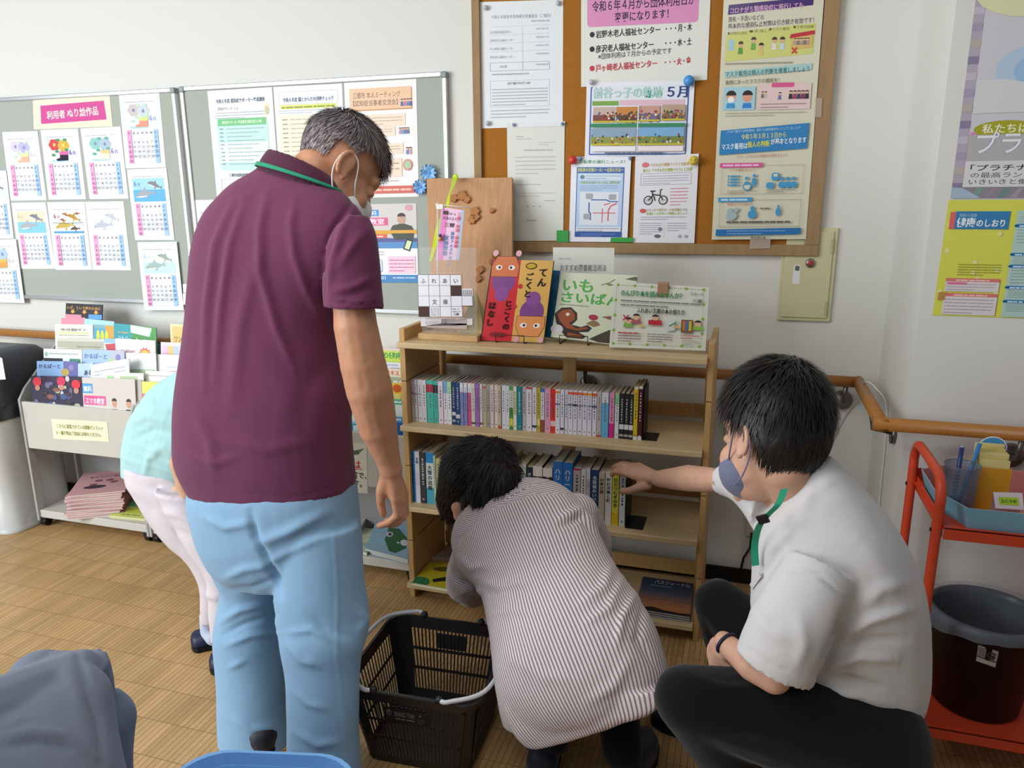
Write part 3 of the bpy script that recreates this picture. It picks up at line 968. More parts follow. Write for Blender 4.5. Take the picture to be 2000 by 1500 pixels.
for v0, v1, c, tcol in ((.685, .81, '#D95A9A', '#F2C4DC'), (.825, .945, '#4A98CA', '#C4E0F0')):
    s.frame(.07, v0 + .01, .92, v1, .004, '#C9A8A2' if v0 < .7 else '#A8A596')
    s.rect(.05, v0, .5 if v0 < .7 else .41, v0 + .018, c)
    s.greek(.08, .46 if v0 < .7 else .38, v0 + .014, .012, tcol, 2)
    s.text('マスクを着用しましょう' if v0 < .7 else '重症化リスクの高い方', .15, v0 + .032, .011, '#D25A58', .27)
bl = '#4C9CC8'
for i in range(4):
    s.rect(.17, .735 + i * .012, .24, .742 + i * .012, bl)
    s.rect(.14, .735 + i * .012, .16, .742 + i * .012, bl)
    s.rect(.25, .735 + i * .012, .27, .742 + i * .012, bl)
s.ell(.35, .78, .045, .017, bl)
s.ell(.35, .78, .032, .012, '#D9D5BE')
s.dot(.34, .747, .018, bl)
s.poly([(.32, .76), (.36, .76), (.37, .775), (.32, .775)], bl)
s.dot(.42, .737, .018, bl)
s.poly([(.4, .747), (.44, .747), (.445, .79), (.42, .77), (.4, .79)], bl)
s.rrect(.6, .725, .68, .758, bl, .03)
s.rect(.62, .73, .66, .742, '#D9D5BE')
s.rrect(.55, .765, .63, .79, bl, .02)
for u in (.71, .77, .83):
    s.dot(u, .75, .02, bl)
    s.ell(u, .775, .035, .014, bl)
s.para(.14, .45, .793, .808, 2, '#77746A', 2)
s.para(.55, .85, .79, .806, 2, '#77746A', 3)
s.dot(.18, .88, .03, '#A8BCC0')
s.dot(.25, .876, .025, '#A8BCC0')
s.ell(.2, .9, .06, .018, '#A8BCC0')
s.dot(.42, .87, .024, bl)
s.ell(.42, .895, .045, .018, bl)
s.greek(.5, .6, .875, .01, '#77746A', 4)
s.dot(.69, .862, .014, bl)
s.ell(.69, .885, .025, .018, bl)
s.greek(.15, .82, .932, .013, '#6A675E', 5)
s.rect(.04, .953, .945, 1 - .025, '#2F72B2') if False else None
s.poly([(.045, .957), (.94, .952), (.935, .978), (.04, .984)], '#2F72B2')
s.para(.16, .78, .955, .978, 2, '#8FB6DC', 6)
s.text('厚生労働省', .42, .996, .011, '#4A4844', .16, 'l', .02)
s.build('poster', 'long laminated cream poster with blue bands hanging at the right of the corkboard', 'poster')
for c4, l in (([(1592, 192), (1606, 192), (1604, 229), (1590, 229)], 'clear tape piece on the right edge of the long laminated poster'), ([(1465, 466), (1505, 466), (1504, 485), (1464, 486)], 'clear tape piece under the bottom edge of the long laminated poster')):
    wsheet(c4, LY - .0022, M('#C9BCA8', .15, spec=.6, alpha=.55), .2).build('tape_piece', l, 'tape') if False else tag(MB().add([at(x, y, LY - .0022) for x, y in c4], [(0, 3, 2, 1)], M('#CDBFB0', .15, spec=.6, alpha=.6)).build('tape_piece'), l, 'tape')

# ---------------------------------------------------------------- posters on the right wall
a = at(1856, 387, WR)
s = Sheet([(a[0], WR - .0012, a[2] + .594), (a[0] + .42, WR - .0012, a[2] + .594), (a[0] + .42, WR - .0012, a[2]), (a[0], WR - .0012, a[2])], '#CFCCD2', .3, spec=.4)
s.rect(0, 0, .055, 1, '#B3AAB8')
for i in range(16):
    s.rect(.0, i / 16, .055, i / 16 + .03, ['#C3BAC6', '#A79CB2', '#B9AFA6', '#8E82A0'][i % 4])
s.ell(.28, .18, .3, .12, '#DBDDB0')
s.ell(.3, .5, .15, .09, '#B4C8DE')
s.ell(.33, .5, .09, .055, '#9CBCDE')
s.ell(.34, .49, .05, .02, '#CCD8E6')
s.ell(.5, .57, .22, .05, '#BFD4C4')
s.poly([(.06, .66), (.06, .53), (.2, .53), (.4, .56), (.7, .62), (1, .66)], '#D6D4D6')
for i, c in enumerate(('#D23A44', '#E48A36', '#E6D048', '#6FB05A', '#5A86C8')):
    r0, r1 = .62 - i * .045, .62 - (i + 1) * .045
    pts = [(.95 - r0 * math.cos(q), .43 - r0 * .75 * math.sin(q)) for q in [k * .08 for k in range(20)]]
    pts += [(.95 - r1 * math.cos(q), .43 - r1 * .75 * math.sin(q)) for q in [k * .08 for k in range(19, -1, -1)]]
    s.poly(pts, c)
s.rect(.06, .735, 1, .745, '#D58ABE')
s.ell(.24, .725, .165, .035, '#A8A42E')
s.text('私たちは', .24, .737, .04, '#F0EED0', .24, 'c', .03)
s.rect(.055, .745, 1, .85, '#B4B2B2')
s.text('プラチナ認定企業', .1, .815, .095, '#6B5A9C', 1.1 * .93, 'l', .05)
s.text('プラチナ認定企業', .1, .815, .095, '#E9EAF2', 1.1 * .93, 'l', .015)
s.rect(.055, .85, 1, .955, '#DAD8D8')
s.text('「プラチナ認定企業」', .085, .888, .028, '#3B3740', .6, 'l', .02)
s.text('の最高ランクの企業です。', .09, .916, .024, '#5A565E', .62, 'l')
s.text('いきいきと働ける職場環境', .085, .943, .024, '#5A565E', .62, 'l')
s.rect(0, .955, 1, 1, '#8E8690')
for i in range(14):
    s.poly([(.1 + i * .07, 1), (.14 + i * .07, .96), (.17 + i * .07, .96), (.13 + i * .07, 1)], ['#77A08E', '#9A8C98', '#6B8E86', '#A498A0'][i % 4])
s.poly([(0, .955), (.0, 1), (.16, 1), (.06, .96)], '#A9BACB')
s.build('poster', 'large grey poster with a rainbow on the right-hand wall', 'poster')
b = at(1858, 389, WR)
s = Sheet([(b[0] - .006, WR - .0014, b[2] - .002), (b[0] + .416, WR - .0014, b[2] - .002), (b[0] + .414, WR - .0014, b[2] - .297), (b[0] - .01, WR - .0014, b[2] - .297)], '#D9D85A', .35, spec=.35)
rg = random.Random(5)
for i in range(22):
    s.ell(rg.uniform(.02, .33), rg.uniform(.02, .9), .014, .02, '#E3E39A', n=10)
s.rect(.02, .1, .05, .245, '#D86A6E')
s.rect(.05, .095, .335, .245, '#3A7FB2')
s.text('昭和小児園', .07, .14, .03, '#B9D2E4', .09)
s.text('健康', .06, .22, .085, '#EEF3F4', .1, 'l', .05)
s.text('のしおり', .165, .22, .07, '#EEF3F4', .15, 'l', .03)
s.para(.1, .33, .53, .64, 5, '#8A8A2E', 4)
for v0, v1 in ((.665, .78), (.795, .985)):
    s.rect(.045, v0, .335, v1, '#DCD4D4')
    s.rect(.045, v0, .335, v0 + .03, '#D97A70')
    s.greek(.1, .28, v0 + .025, .018, '#F0CFC8', 3)
    s.para(.055, .32, v0 + .035, v1 - .01, 5 if v1 > .9 else 3, '#A89CA6', 5)
s.rect(.055, .70, .16, .72, '#DE7A9A')
s.rect(.015, .79, .055, .86, '#B98A4E')
s.rect(.37, .09, .99, .99, '#B4CFC8')
for i, v in enumerate((.1, .2, .44, .54, .72, .84)):
    s.para(.385, .97, v + .03, v + (.1 if i not in (1, 3) else .16), 5, '#8FA6A6', i)
    if i:
        s.rrect(.365, v, .62, v + .028, '#3F86BC', .012)
        s.greek(.39, .47, v + .024, .018, '#D5E6EE', i)
s.build('poster', 'yellow and pale blue health poster below the grey rainbow poster', 'poster')
# ---------------------------------------------------------------- the open wooden bookshelf
pine = M('#CDB48A', .5, 'wood', .3, grain=(1.2, 12, 14))
pinev = M('#C39C66', .5, 'wood', .3, grain=(10, 10, 1.2))
SX0, SX1 = -1.094, -.100
SH = [.068, .362, .652, .938]
shelf = thing('bookshelf', 'open pine bookshelf with four shelves against the wall', 'bookshelf', (-.6, 2.4, 0))
for i, z in enumerate(SH):
    MB().box(SX0, SX1, 2.242, 2.566, z - .019, z, pine).build('shelf_board', shelf, bevel=.003)
for x0, x1 in ((-1.097, -1.077), (-.0995, -.082)):
    mb = MB()
    # side panel in four stacked lengths, the joints show as notches
    zs = [0, .22, .50, .80, .98]
    for a, b in zip(zs, zs[1:]):
        mb.box(x0, x1, 2.272, 2.566, a + (.002 if a else 0), b - .001, pinev)
    for z in zs[1:-1]:
        mb.box(x0 + .002, x1 - .002, 2.2735, 2.564, z - .002, z + .003, M('#5A4630', .7))
    mb.build('side_panel', shelf, bevel=.0015)
for z in SH[:3]:
    MB().box(-1.076, -.1, 2.568, 2.582, z + .012, z + .062, pinev).build('back_rail', shelf, bevel=.002)
for x0, x1 in ((-1.097, -1.062), (-.612, -.565), (-.118, -.082)):
    MB().box(x0, x1, 2.583, 2.598, .0, .93, pinev).build('back_post', shelf, bevel=.002)

paper = M('#CFC4AC', .9)
YS1, YS2 = 2.306, 2.285


def book(x0, x1, z, h, Y, depth, col, bands=(), txt=None, tcol='#555555', label='', group=None, dust=None, tlen=.5):
    """an upright book: a cover mesh (spine, two boards) and a page block; bands = (from, to, colour) down the spine as fractions"""
    th = x1 - x0
    t = thing('book', label, 'book', ((x0 + x1) / 2, Y, z), group)
    cm = M(col, .45, spec=.35)
    e = .0007
    mb = MB()
    mb.box(x0 + e, x1 - e, Y, Y + .0012, z, z + h, cm)
    mb.box(x0 + e, x0 + e + .0011, Y + .0012, Y + depth, z, z + h, cm)
    mb.box(x1 - e - .0011, x1 - e, Y + .0012, Y + depth, z, z + h, cm)
    s = Sheet([(x0 + e, Y - .0001, z + h), (x1 - e, Y - .0001, z + h), (x1 - e, Y - .0001, z), (x0 + e, Y - .0001, z)], col, .45, .0001)
    s.mb = mb
    s.h = .0001
    for a, b, c in bands:
        s.rect(0, a, 1, b, c)
    if txt:
        sz = min(th * .62 / h, tlen / max(1, len(txt)))
        v0 = .1
        for a, b, c in bands:
            if a <= .02:
                v0 = b + .03
        v0 += sz
        s.text(txt, .5, v0, sz, tcol, None, 'c', .02, True)
    else:
        rg = random.Random(int(x0 * 9999))
        v = .12
        while v < .62:
            L = rg.uniform(.015, .05)
            s.rect(.38, v, .64, v + L * .8, tcol)
            v += L + rg.uniform(.008, .03)
        s.rect(.4, .9, .62, .93, tcol)
    mb.build('cover', t)
    MB().box(x0 + e + .0012, x1 - e - .0012, Y + .0014, Y + depth - .003, z + .0015, z + h - .002, paper).build('pages', t)
    return t


ORD = ['first', 'second', 'third', 'fourth', 'fifth', 'sixth', 'seventh', 'eighth', 'ninth', 'tenth', 'eleventh', 'twelfth', 'thirteenth', 'fourteenth', 'fifteenth', 'sixteenth', 'seventeenth', 'eighteenth', 'nineteenth', 'twentieth']
ORD += ['twenty-' + o for o in ORD[:9]] + ['thirtieth'] + ['thirty-' + o for o in ORD[:9]] + ['fortieth'] + ['forty-' + o for o in ORD[:9]] + ['fiftieth']
a1 = lambda x: 770 + x / 6.06
a2 = lambda x: 1050 + x / 5.405
W_, G_ = '#D6D4DA', '#C6C2C4'
row1 = [(a1(205), a1(237), '#D9CFD8', ((0, .06, '#D59AB0'), (.3, .34, '#8F7FA0')), 'white and mauve'), (a1(238), a1(276), '#D2CFD6', ((.32, .35, '#8A7C96'),), 'pale grey'), (a1(277), a1(330), '#CFCBD0', ((.33, .345, '#77707E'),), 'pale grey'), (a1(331), a1(383), '#CECBCB', (), 'greyish white'),
        (a1(384), a1(463), '#49B3A6', ((.09, .28, '#B02840'),), 'teal with a red band'), (a1(464), a1(520), '#3FA99C', ((.1, .29, '#1F2326'),), 'teal with a black band'), (a1(521), a1(581), '#DCC6D2', (), 'pale pink'),
        (a1(582), a1(630), '#D3D3DC', ((0, .27, '#6FA5C8'),), 'white with a blue top'), (a1(631), a1(680), '#D8D9D6', ((0, .27, '#A9CFA0'),), 'white with a green top'), (a1(681), a1(726), '#253C66', ((.7, .78, '#C9CBD2'), (.88, .93, '#8F9DB0')), 'navy'), (a1(727), a1(780), '#2A4070', ((.75, .84, '#C9C4C0'),), 'navy with a beige tag'),
        (a1(781), a1(821), '#7D84B8', ((0, .22, '#D6D5DC'),), 'lavender with a white top'), (a1(822), a1(866), '#7F80B6', ((0, .22, '#D8D6DC'),), 'lavender with a white top'), (a1(867), a1(911), '#C94C80', ((0, .22, '#D9D4D6'),), 'crimson pink with a white top'), (a1(912), a1(958), '#CDC6BC', ((.9, .95, '#4B4440'),), 'beige'), (a1(959), a1(1008), '#9A66B2', (), 'purple'),
        (a1(1009), a1(1046), '#CFC4C4', ((.9, .95, '#7A4A3A'),), 'pale pinkish grey'), (a1(1047), a1(1088), '#B7AA8C', ((.05, .1, '#C05A50'),), 'tan with a red mark'), (a1(1089), a1(1132), '#97968E', ((.0, .5, '#A39A98'),), 'mottled grey-green'), (a1(1133), a1(1180), '#D2BFBC', (), 'pale rose'), (a1(1181), a1(1222), '#D5C9C2', (), 'cream'), (a1(1223), a1(1266), '#C5AF98', ((.94, 1, '#C84A4A'),), 'tan with a red foot'),
        (a1(1267), a1(1318), '#D3D2DA', (), 'white'), (a1(1319), a1(1363), '#D3D2D8', (), 'white'), (a1(1364), a1(1407), '#D6D8D0', ((0, .1, '#4A9A5C'), (.5, .74, '#4A8A44'), (.74, .93, '#C9CC3C'), (.93, 1, '#3F7F44')), 'white and green'), (a1(1408), a1(1452), '#C4C69A', ((0, .12, '#D9D6CE'), (.65, 1, '#D6D9CC')), 'pale yellow-green'), (a1(1453), a1(1511), '#238088', (), 'dark teal'), (a1(1512), a1(1562), '#B4A9B4', (), 'grey-lilac'),
        (a1(1563), a1(1630), '#D8D2D8', ((0, .04, '#B84050'),), 'white with a red top edge'), (a1(1631), a1(1686), '#D5D2DA', ((.86, .91, '#3A3A44'),), 'white'), (a1(1687), a1(1728), '#BFA92C', ((.7, .85, '#D9C978'),), 'olive yellow'), (a1(1729), a1(1778), '#D8D2CC', ((0, .09, '#4A6FA8'), (.72, 1, '#8A5236')), 'white and brown with a blue top'), (a1(1779), a1(1850), '#D79ABB', (), 'pink'), (a1(1851), a1(1913), '#D8352E', ((.72, .84, '#E4C2C0'),), 'bright red'),
        (a2(187), a2(238), '#DCD9E2', ((.04, .09, '#E08A3C'), (.31, .35, '#7B6FA0')), 'white with an orange dot'), (a2(239), a2(282), '#D9D7E2', ((.86, .91, '#44444C'),), 'white'), (a2(283), a2(320), '#D8D5E2', ((.33, .35, '#6E6A78'),), 'white'), (a2(321), a2(372), '#DBD8E2', ((.04, .1, '#E0663C'), (.31, .35, '#6E6A78')), 'white with a red-orange dot'), (a2(373), a2(419), '#DCDAE6', ((.04, .1, '#E05A3C'), (.31, .35, '#2E2C34')), 'white with an orange dot'), (a2(420), a2(470), '#DAD6E2', ((.04, .1, '#E0663C'), (.32, .355, '#B08098')), 'white with an orange dot'),
        (a2(471), a2(522), '#DDDBE6', ((.04, .1, '#E0803C'), (.32, .34, '#8A86A0')), 'white with an orange dot'), (a2(523), a2(573), '#DBD8E4', ((.04, .1, '#E0A03C'), (.32, .34, '#6E6A78')), 'white with a yellow dot'), (a2(574), a2(622), '#DDD9E6', ((.04, .11, '#E0603C'), (.31, .36, '#5A5A78')), 'white with a red dot'), (a2(623), a2(673), '#B9B2B0', ((.96, 1, '#C83C3C'),), 'grey with a red foot'), (a2(674), a2(750), '#66AEDC', ((0, .23, '#D5D8DE'),), 'sky blue with a white top'), (a2(753), a2(809), '#D791B6', ((.68, 1, '#CF2E86'),), 'pink and magenta'), (a2(813), a2(860), '#D6D8D8', ((0, .26, '#92C694'),), 'white with a green top'),
        (a2(862), a2(912), '#2A2A2C', ((.68, .79, '#D3D3D5'), (.9, .95, '#9A9A9C')), 'black with a white tag'), (a2(913), a2(963), '#262628', ((.68, .79, '#D3D3D5'), (.9, .95, '#9A9A9C')), 'black with a white tag'), (a2(964), a2(1012), '#2A2A2C', ((.68, .79, '#D3D3D5'), (.9, .95, '#9A9A9C')), 'black with a white tag')]
names1 = {23: '陰陽師', 24: '陰陽師', 28: '警官の血', 32: '倒立する塔', 47: '飛行士', 10: '白夜行'}
seen1 = {}
for i, (p0, p1, c, bands, l) in enumerate(row1):
    ym = 780 + (p0 - 810) * .073
    X0, X1 = at(p0, ym, YS1)[0], at(p1, ym, YS1)[0]
    dark = sum(lin(c)[:3]) < .7
    book(X0, X1, SH[2] + .0004, .148, YS1 + R_.uniform(-.002, .002), .105, c, bands, None, '#C9C9C9' if dark else '#77727C' if i % 3 else '#55505A', f'{l} paperback, {ORD[i]} from left on upper shelf', 'paperbacks on the upper shelf')
book(at(a2(1014), 790, YS1)[0], at(a2(1062), 790, YS1)[0], SH[2] + .0004, .173, YS1, .108, '#CDB224', ((.0, .05, '#D8D2B0'), (.93, 1, '#DAD6D0')), None, '#5A4A14', 'taller yellow paperback next to the black spines on the upper shelf', 'paperbacks on the upper shelf')
book(at(a2(1064), 790, YS1)[0], at(a2(1110), 790, YS1)[0], SH[2] + .0004, .176, YS1 - .002, .112, '#4A1E26', ((.0, .05, '#D6CCC8'), (.92, 1, '#D8D4D4')), None, '#D9C8C8', 'taller dark maroon paperback at the right end of the upper row', 'paperbacks on the upper shelf')


def bookend(x, z, Y, h, label, depth=.12, foot=.045):
    bm_ = M('#17171A', .4, spec=.4)
    mb = MB()
    mb.box(x, x + .0015, Y + .012, Y + depth, z + .0012, z + h, bm_)
    mb.box(x, x + foot, Y + .004, Y + depth - .03, z + .0002, z + .0016, bm_)
    return tag(mb.build('bookend', bevel=.0004), label, 'bookend', 'black metal bookends')


xe = at(a2(1112), 790, YS1)[0]
bookend(xe + .001, SH[2], YS1, .165, 'black metal bookend at the right end of the upper book row')

b1 = lambda x: 780 + x / 4.287
b2 = lambda x: 1000 + x / 3.75
row2 = [(b1(86), b1(134), '#2D7FC4', (), None, .188, 'bright blue'), (b1(135), b1(174), '#D8D6DC', ((.4, .66, '#CFC8D8'),), '采配', .188, 'white'), (b1(175), b1(220), '#3A3A3A', ((.2, .5, '#55504C'),), None, .187, 'dark charcoal'), (b1(222), b1(286), '#D3D6D2', ((0, .2, '#2F86C2'), (.68, 1, '#4FA3BE')), '大雪の追風', .188, 'white and blue'), (b1(288), b1(306), '#BFCBB4', (), None, .18, 'thin pale green'), (b1(308), b1(345), '#C9BE84', (), None, .17, 'yellowish'), (b1(347), b1(380), '#B7B9C0', (), None, .17, 'pale grey')]
row2b = [(968, 983, '#C9C4B4', (), None, .16, 'cream'), (984, 1000, '#B8C048', (), None, .186, 'lime green'), (1001, b2(46), '#6A5A4A', (), None, .17, 'brown'), (b2(48), b2(102), '#C3C8B4', (), None, .178, 'pale grey-green'), (b2(103), b2(150), '#24303A', (), 'クスノキの番人', .172, 'black'), (b2(151), b2(222), '#3A2420', ((0, .2, '#D3C4BA'),), None, .178, 'dark brown with a cream top'), (b2(224), b2(295), '#382824', ((0, .17, '#D8CCC4'),), None, .174, 'dark brown with a pale top'),
         (b2(297), b2(369), '#2F6FB4', ((.5, 1, '#B0513C'),), 'ハリー・', .2, 'blue and red'), (b2(370), b2(442), '#2F70B8', ((.55, 1, '#A84A3C'),), 'ハリー・', .2, 'blue and rust'), (b2(444), b2(500), '#B4A8AC', ((0, .03, '#B02A36'), (.6, 1, '#4A2A34')), None, .182, 'mauve grey with a red top'), (b2(501), b2(539), '#D0D4D2', ((.5, 1, '#A9BCC0'),), None, .182, 'pale grey and green'), (b2(540), b2(571), '#B9BCC4', ((0, .2, '#D4D2D6'),), 'ニュー', .188, 'light grey with red lettering'),
         (b2(572), b2(632), '#27406E', (), '名探偵のいけにえ', .184, 'navy blue'), (b2(633), b2(678), '#BFAE9C', (), '四季の国', .178, 'tan'), (b2(679), b2(729), '#D8D6D0', (), '時計泥棒と町', .182, 'white'), (b2(730), b2(781), '#CFCF4A', ((.76, .98, '#D9B226'),), 'ひとつむぎの手', .184, 'lime yellow'), (b2(783), b2(829), '#D3D6DE', ((.6, 1, '#C9D6D2'),), None, .186, 'white and pale blue')]
for k, (rw, lab) in enumerate(((row2, 'in the left group, middle shelf'), (row2b, 'in the right group, middle shelf'))):
    for i, (p0, p1, c, bands, txt, h, l) in enumerate(rw):
        ym = 932 if k == 0 else 950 + (p0 - 1000) * .16
        X0, X1 = at(p0, ym, YS2)[0], at(p1, ym, YS2)[0]
        dark = sum(lin(c)[:3]) < .75
        tc = '#D8D8DC' if dark else '#3C3A40'
        if txt == 'ニュー':
            tc = '#C83A3A'
        book(X0, X1, SH[1] + .0004, h, YS2 + R_.uniform(-.002, .003), .135, c, bands, txt, tc, f'{l} hardback, {ORD[i]} from left {lab}', 'hardbacks on the middle shelf', tlen=.62)
bookend(at(b2(832), 1000, YS2)[0], SH[1], YS2 - .012, .16, 'black metal bookend under the reaching hand on the middle shelf', .14, .058)


def flatbook(px, z, th, col, label, cat='book', name='picture_book', group=None, draw=None, pages='#D8D2C4'):
    """a closed book lying flat: px = tl, tr, br, bl on its top face"""
    c = [atZ(x, y, z + th) for x, y in px]
    t = thing(name, label, cat, sum(c, V((0, 0, 0))) / 4 - V((0, 0, th)), group)
    s = Sheet(c, col, .35, .001, .4)
    if draw:
        draw(s)
    s.build('cover', parent=t)
    dn = V((0, 0, -1))
    m_ = sum(c, V((0, 0, 0))) / 4
    ins = [p.lerp(m_, .012) for p in c]
    MB().hexa([p + dn * (th - .0012) for p in ins[::-1]] + [p + dn * .0012 for p in ins[::-1]], M(pages, .8)).build('pages', t)
    s = Sheet([p + dn * (th - .0011) for p in c], col, .4, .001)
    s.build('cover', parent=t)
    return t


def d_yellow(s):
    s.poly([(0, .72), (.1, .7), (.2, .76), (.25, .88), (.24, 1), (0, 1)], '#2E7A4E')
    s.poly([(.25, .75), (.6, .45), (.95, .1), (1, .3), (.85, .65), (.7, .8), (.75, .95), (.6, .95), (.45, .75), (.3, .85)], '#2A2426')
    s.ell(.3, .3, .16, .1, '#5A5022')
    s.ell(.8, .8, .07, .1, '#6A8A3A')


flatbook([(838, 1098), (965, 1100), (930, 1160), (804, 1138)], SH[0], .012, '#BFB22E', 'yellow picture book with a black figure lying at the left of the bottom shelf', draw=d_yellow)


def d_pink(s):
    s.rect(.02, .02, .98, .98, '#CDBEC0')
    s.ell(.55, .5, .35, .2, '#A8707A')
    s.ell(.55, .5, .3, .15, '#CDBEC0')
    s.para(.15, .8, .6, .85, 3, '#8E5A66', 4)


flatbook([(880, 1066), (990, 1068), (972, 1096), (842, 1088)], SH[0], .01, '#CFC2C4', 'pale pink picture book behind the yellow one on the bottom shelf', draw=d_pink)


def d_dusk(s):
    cs = ['#26395C', '#2C4468', '#3A4C70', '#4E5674', '#6A6070', '#8A6862', '#A8745C', '#BC8058', '#B87A4C']
    for i, c in enumerate(cs):
        s.rect(0, i / 9, 1, (i + 1) / 9, c)
    s.poly([(0, .9), (.15, .92), (.3, .88), (.5, .93), (.8, .95), (1, .93), (1, 1), (0, 1)], '#2A2024')
    s.text('パスジャーナル', .25, .16, .13, '#C9CDD6', .7, 'l', .03)
    s.greek(.2, .6, .25, .04, '#9AA8BC', 2)


for i in range(3):
    flatbook([(1254 + i, 1132 - 3 * i), (1352 + i, 1146 - 3 * i), (1348, 1213 - 4 * i), (1240, 1196 - 4 * i)], SH[0] + .0072 * i, .007, '#3A4C70', ['bottom magazine of the sunset stack on the bottom shelf', 'middle magazine of the sunset stack on the bottom shelf', 'top magazine with a blue and orange sunset cover on the bottom shelf'][i], 'magazine', 'magazine', 'magazines on the bottom shelf', d_dusk)

# ---------------------------------------------------------------- things on top of the bookshelf
ZT = SH[3]
# plank with carved blossoms, leaning on the wall
c4 = [at(833, 348, 2.665), at(1000, 346, 2.665), at(1001, 600, 2.49), at(842, 600, 2.49)]
n = (c4[2] - c4[1]).cross(c4[0] - c4[1]).normalized()
if n[1] > 0:
    n = -n
dz = c4[0] - c4[3]
k = (ZT + .001 - c4[0][2]) / (c4[3][2] - c4[0][2])
bl = c4[0].lerp(c4[3], k)
br = c4[1].lerp(c4[2], k)
plank = thing('wooden_plank', 'tall cedar plank with carved blossoms leaning behind the crossword sign', 'plank', (bl + br) / 2)
cedar = M('#C0936C', .6, 'wood', .2, grain=(14, 3, 1.0))
face = [c4[0], c4[1], br, bl]
MB().hexa([p - n * .018 for p in face[::-1]] + [p for p in face[::-1]], cedar).build('board', plank, bevel=.002)
bark = M('#B07A4E', .7, 'wood', .15, grain=(9, 9, 9))


def on_plank(x, y):
    d = ray(x, y)
    o = V((0, 0, CAMH))
    t = (face[0] - o).dot(n) / d.dot(n)
    return o + d * t


e1 = (face[1] - face[0]).normalized()
e2 = n.cross(e1)
for x, y, r, d in ((903, 383, .020, 5), (888, 388, .016, 5), (913, 391, .014, 5), (928, 414, .019, 5), (923, 430, .017, 6), (931, 425, .014, 5), (962, 412, .010, 3), (968, 498, .014, 5), (962, 512, .012, 5), (938, 528, .015, 4), (935, 545, .013, 4)):
    c = on_plank(x, y)
    pts = []
    for k in range(d * 6):
        q = 2 * math.pi * k / (d * 6) + .4
        rr = r * (.72 + .28 * abs(math.cos(d * q / 2)))
        pts.append(c + (e1 * math.cos(q) + e2 * math.sin(q)) * rr)
    MB().prism(pts, n * .009, bark).build('blossom', plank, bevel=.001)

# crossword cut-out sign on an acrylic stand
YC = 2.33
q = lambda x, y: at(800 + x / 7.5, 480 + y / 7.5, YC)
cs_ = [q(118, 425), q(755, 425), q(775, 1040), q(135, 1040)]
s = Sheet(cs_, '#E6E6EC', .4, .003)
cw = (755 - 118)
U = lambda x: (x - 118) / 637
L_ = lambda y: (y - 425) / 615
s.mb.hexa([s.P(u, v, h) for h in (-.003, .0) for u, v in ((1, .735), (1.24, .735), (1.24, .33), (1, .33))], M('#E6E6EC', .4))
for i in range(5):
    s.line([(0, i / 4), (1 if i not in (2, 3) else 1.235, i / 4)], .006, '#4A4A55')
    s.line([(i / 4, 0), (i / 4, 1)], .006, '#4A4A55')
s.line([(1.235, .5), (1.235, .735)], .006, '#4A4A55')
s.line([(1, .735), (1.235, .735)], .006, '#4A4A55')
s.rect(.755, .255, .995, .495, '#4A3430')
s.rect(.005, .755, .245, .995, '#4A2E2A')
for i, ch in enumerate('ふれあい'):
    s.text(ch, .125 + .25 * i, .19, .13, '#55555E', None, 'c')
s.text('文', .375, .69, .13, '#44444C', None, 'c')
s.text('庫', .625, .69, .13, '#44444C', None, 'c')
s.frame(.29, .79, .46, .96, .006, '#8A8A92')
s.para(.3, .45, .8, .95, 4, '#9A9AA2', 2)
s.text('日本一の', .78, .83, .05, '#55555A', .15)
s.text('読書のまち', .78, .89, .045, '#77777C', .18)
s.text('三郷', .8, .96, .06, '#44444A', .12, 'l', .03)
for i in range(5):
    s.rect(1.02 + i * .04, .36, 1.05 + i * .04, .48, '#D0D0D8' if i % 2 else '#C2C4CE')
    s.frame(1.02 + i * .04, .36, 1.05 + i * .04, .48, .004, '#6A6A72')
x0 = cs_[0][0]
cr = thing('crossword_sign', 'white crossword grid cut-out sign standing on a small wooden block', 'sign', (at(870, 650, YC)[0], YC, ZT))
s.build('grid_card', parent=cr)
s = Sheet([q(162, 1075), q(920, 1068), q(920, 1160), q(165, 1180)], '#D9D2D6', .4, .002)
s.text('本の読書をとおし交流を深めよう', .5, .7, .5, '#B9B4BC', .84, 'c')
s.build('caption_strip', parent=cr)
acr = M('#DDE4E4', .08, '', .5, alpha=.1)
MB().box(q(130, 0)[0], q(960, 0)[0], YC + .004, YC + .007, ZT + .02, q(0, 20)[2], acr).build('acrylic_plate', cr)
b0, b1_ = q(110, 0)[0], q(1000, 0)[0]
MB().box(b0, b1_, YC - .02, YC + .045, ZT + .0005, ZT + .021, M('#C4A070', .5, 'wood', .3, grain=(2, 9, 9))).build('wooden_base', cr, bevel=.002)
s = Sheet([q(245, 1050), q(840, 1060), q(840, 1225), q(245, 1195)], '#B9A8A4', .4, .001)
s.c = [p + V((0, .0025, 0)) for p in s.c]
s.rect(.25, .05, .75, .3, '#4A4450')
s.rect(.75, .55, 1, 1, '#B8343C')
s.build('printed_insert', parent=cr)
# cream paper pyramid beside it
c = at(922, 645, 2.4)
ap = at(929, 568, 2.42)
r = .05
bp = [V((c[0] - r, 2.36, ZT + .001)), V((c[0] + r + .012, 2.36, ZT + .001)), V((c[0] + r + .012, 2.46, ZT + .001)), V((c[0] - r, 2.46, ZT + .001))]
tag(MB().add(bp + [ap], [(0, 1, 4), (1, 2, 4), (2, 3, 4), (3, 0, 4), (3, 2, 1, 0)], M('#CDBB86', .7)).build('paper_pyramid'), 'pointed cream paper pyramid between crossword sign and red picture book', 'ornament')
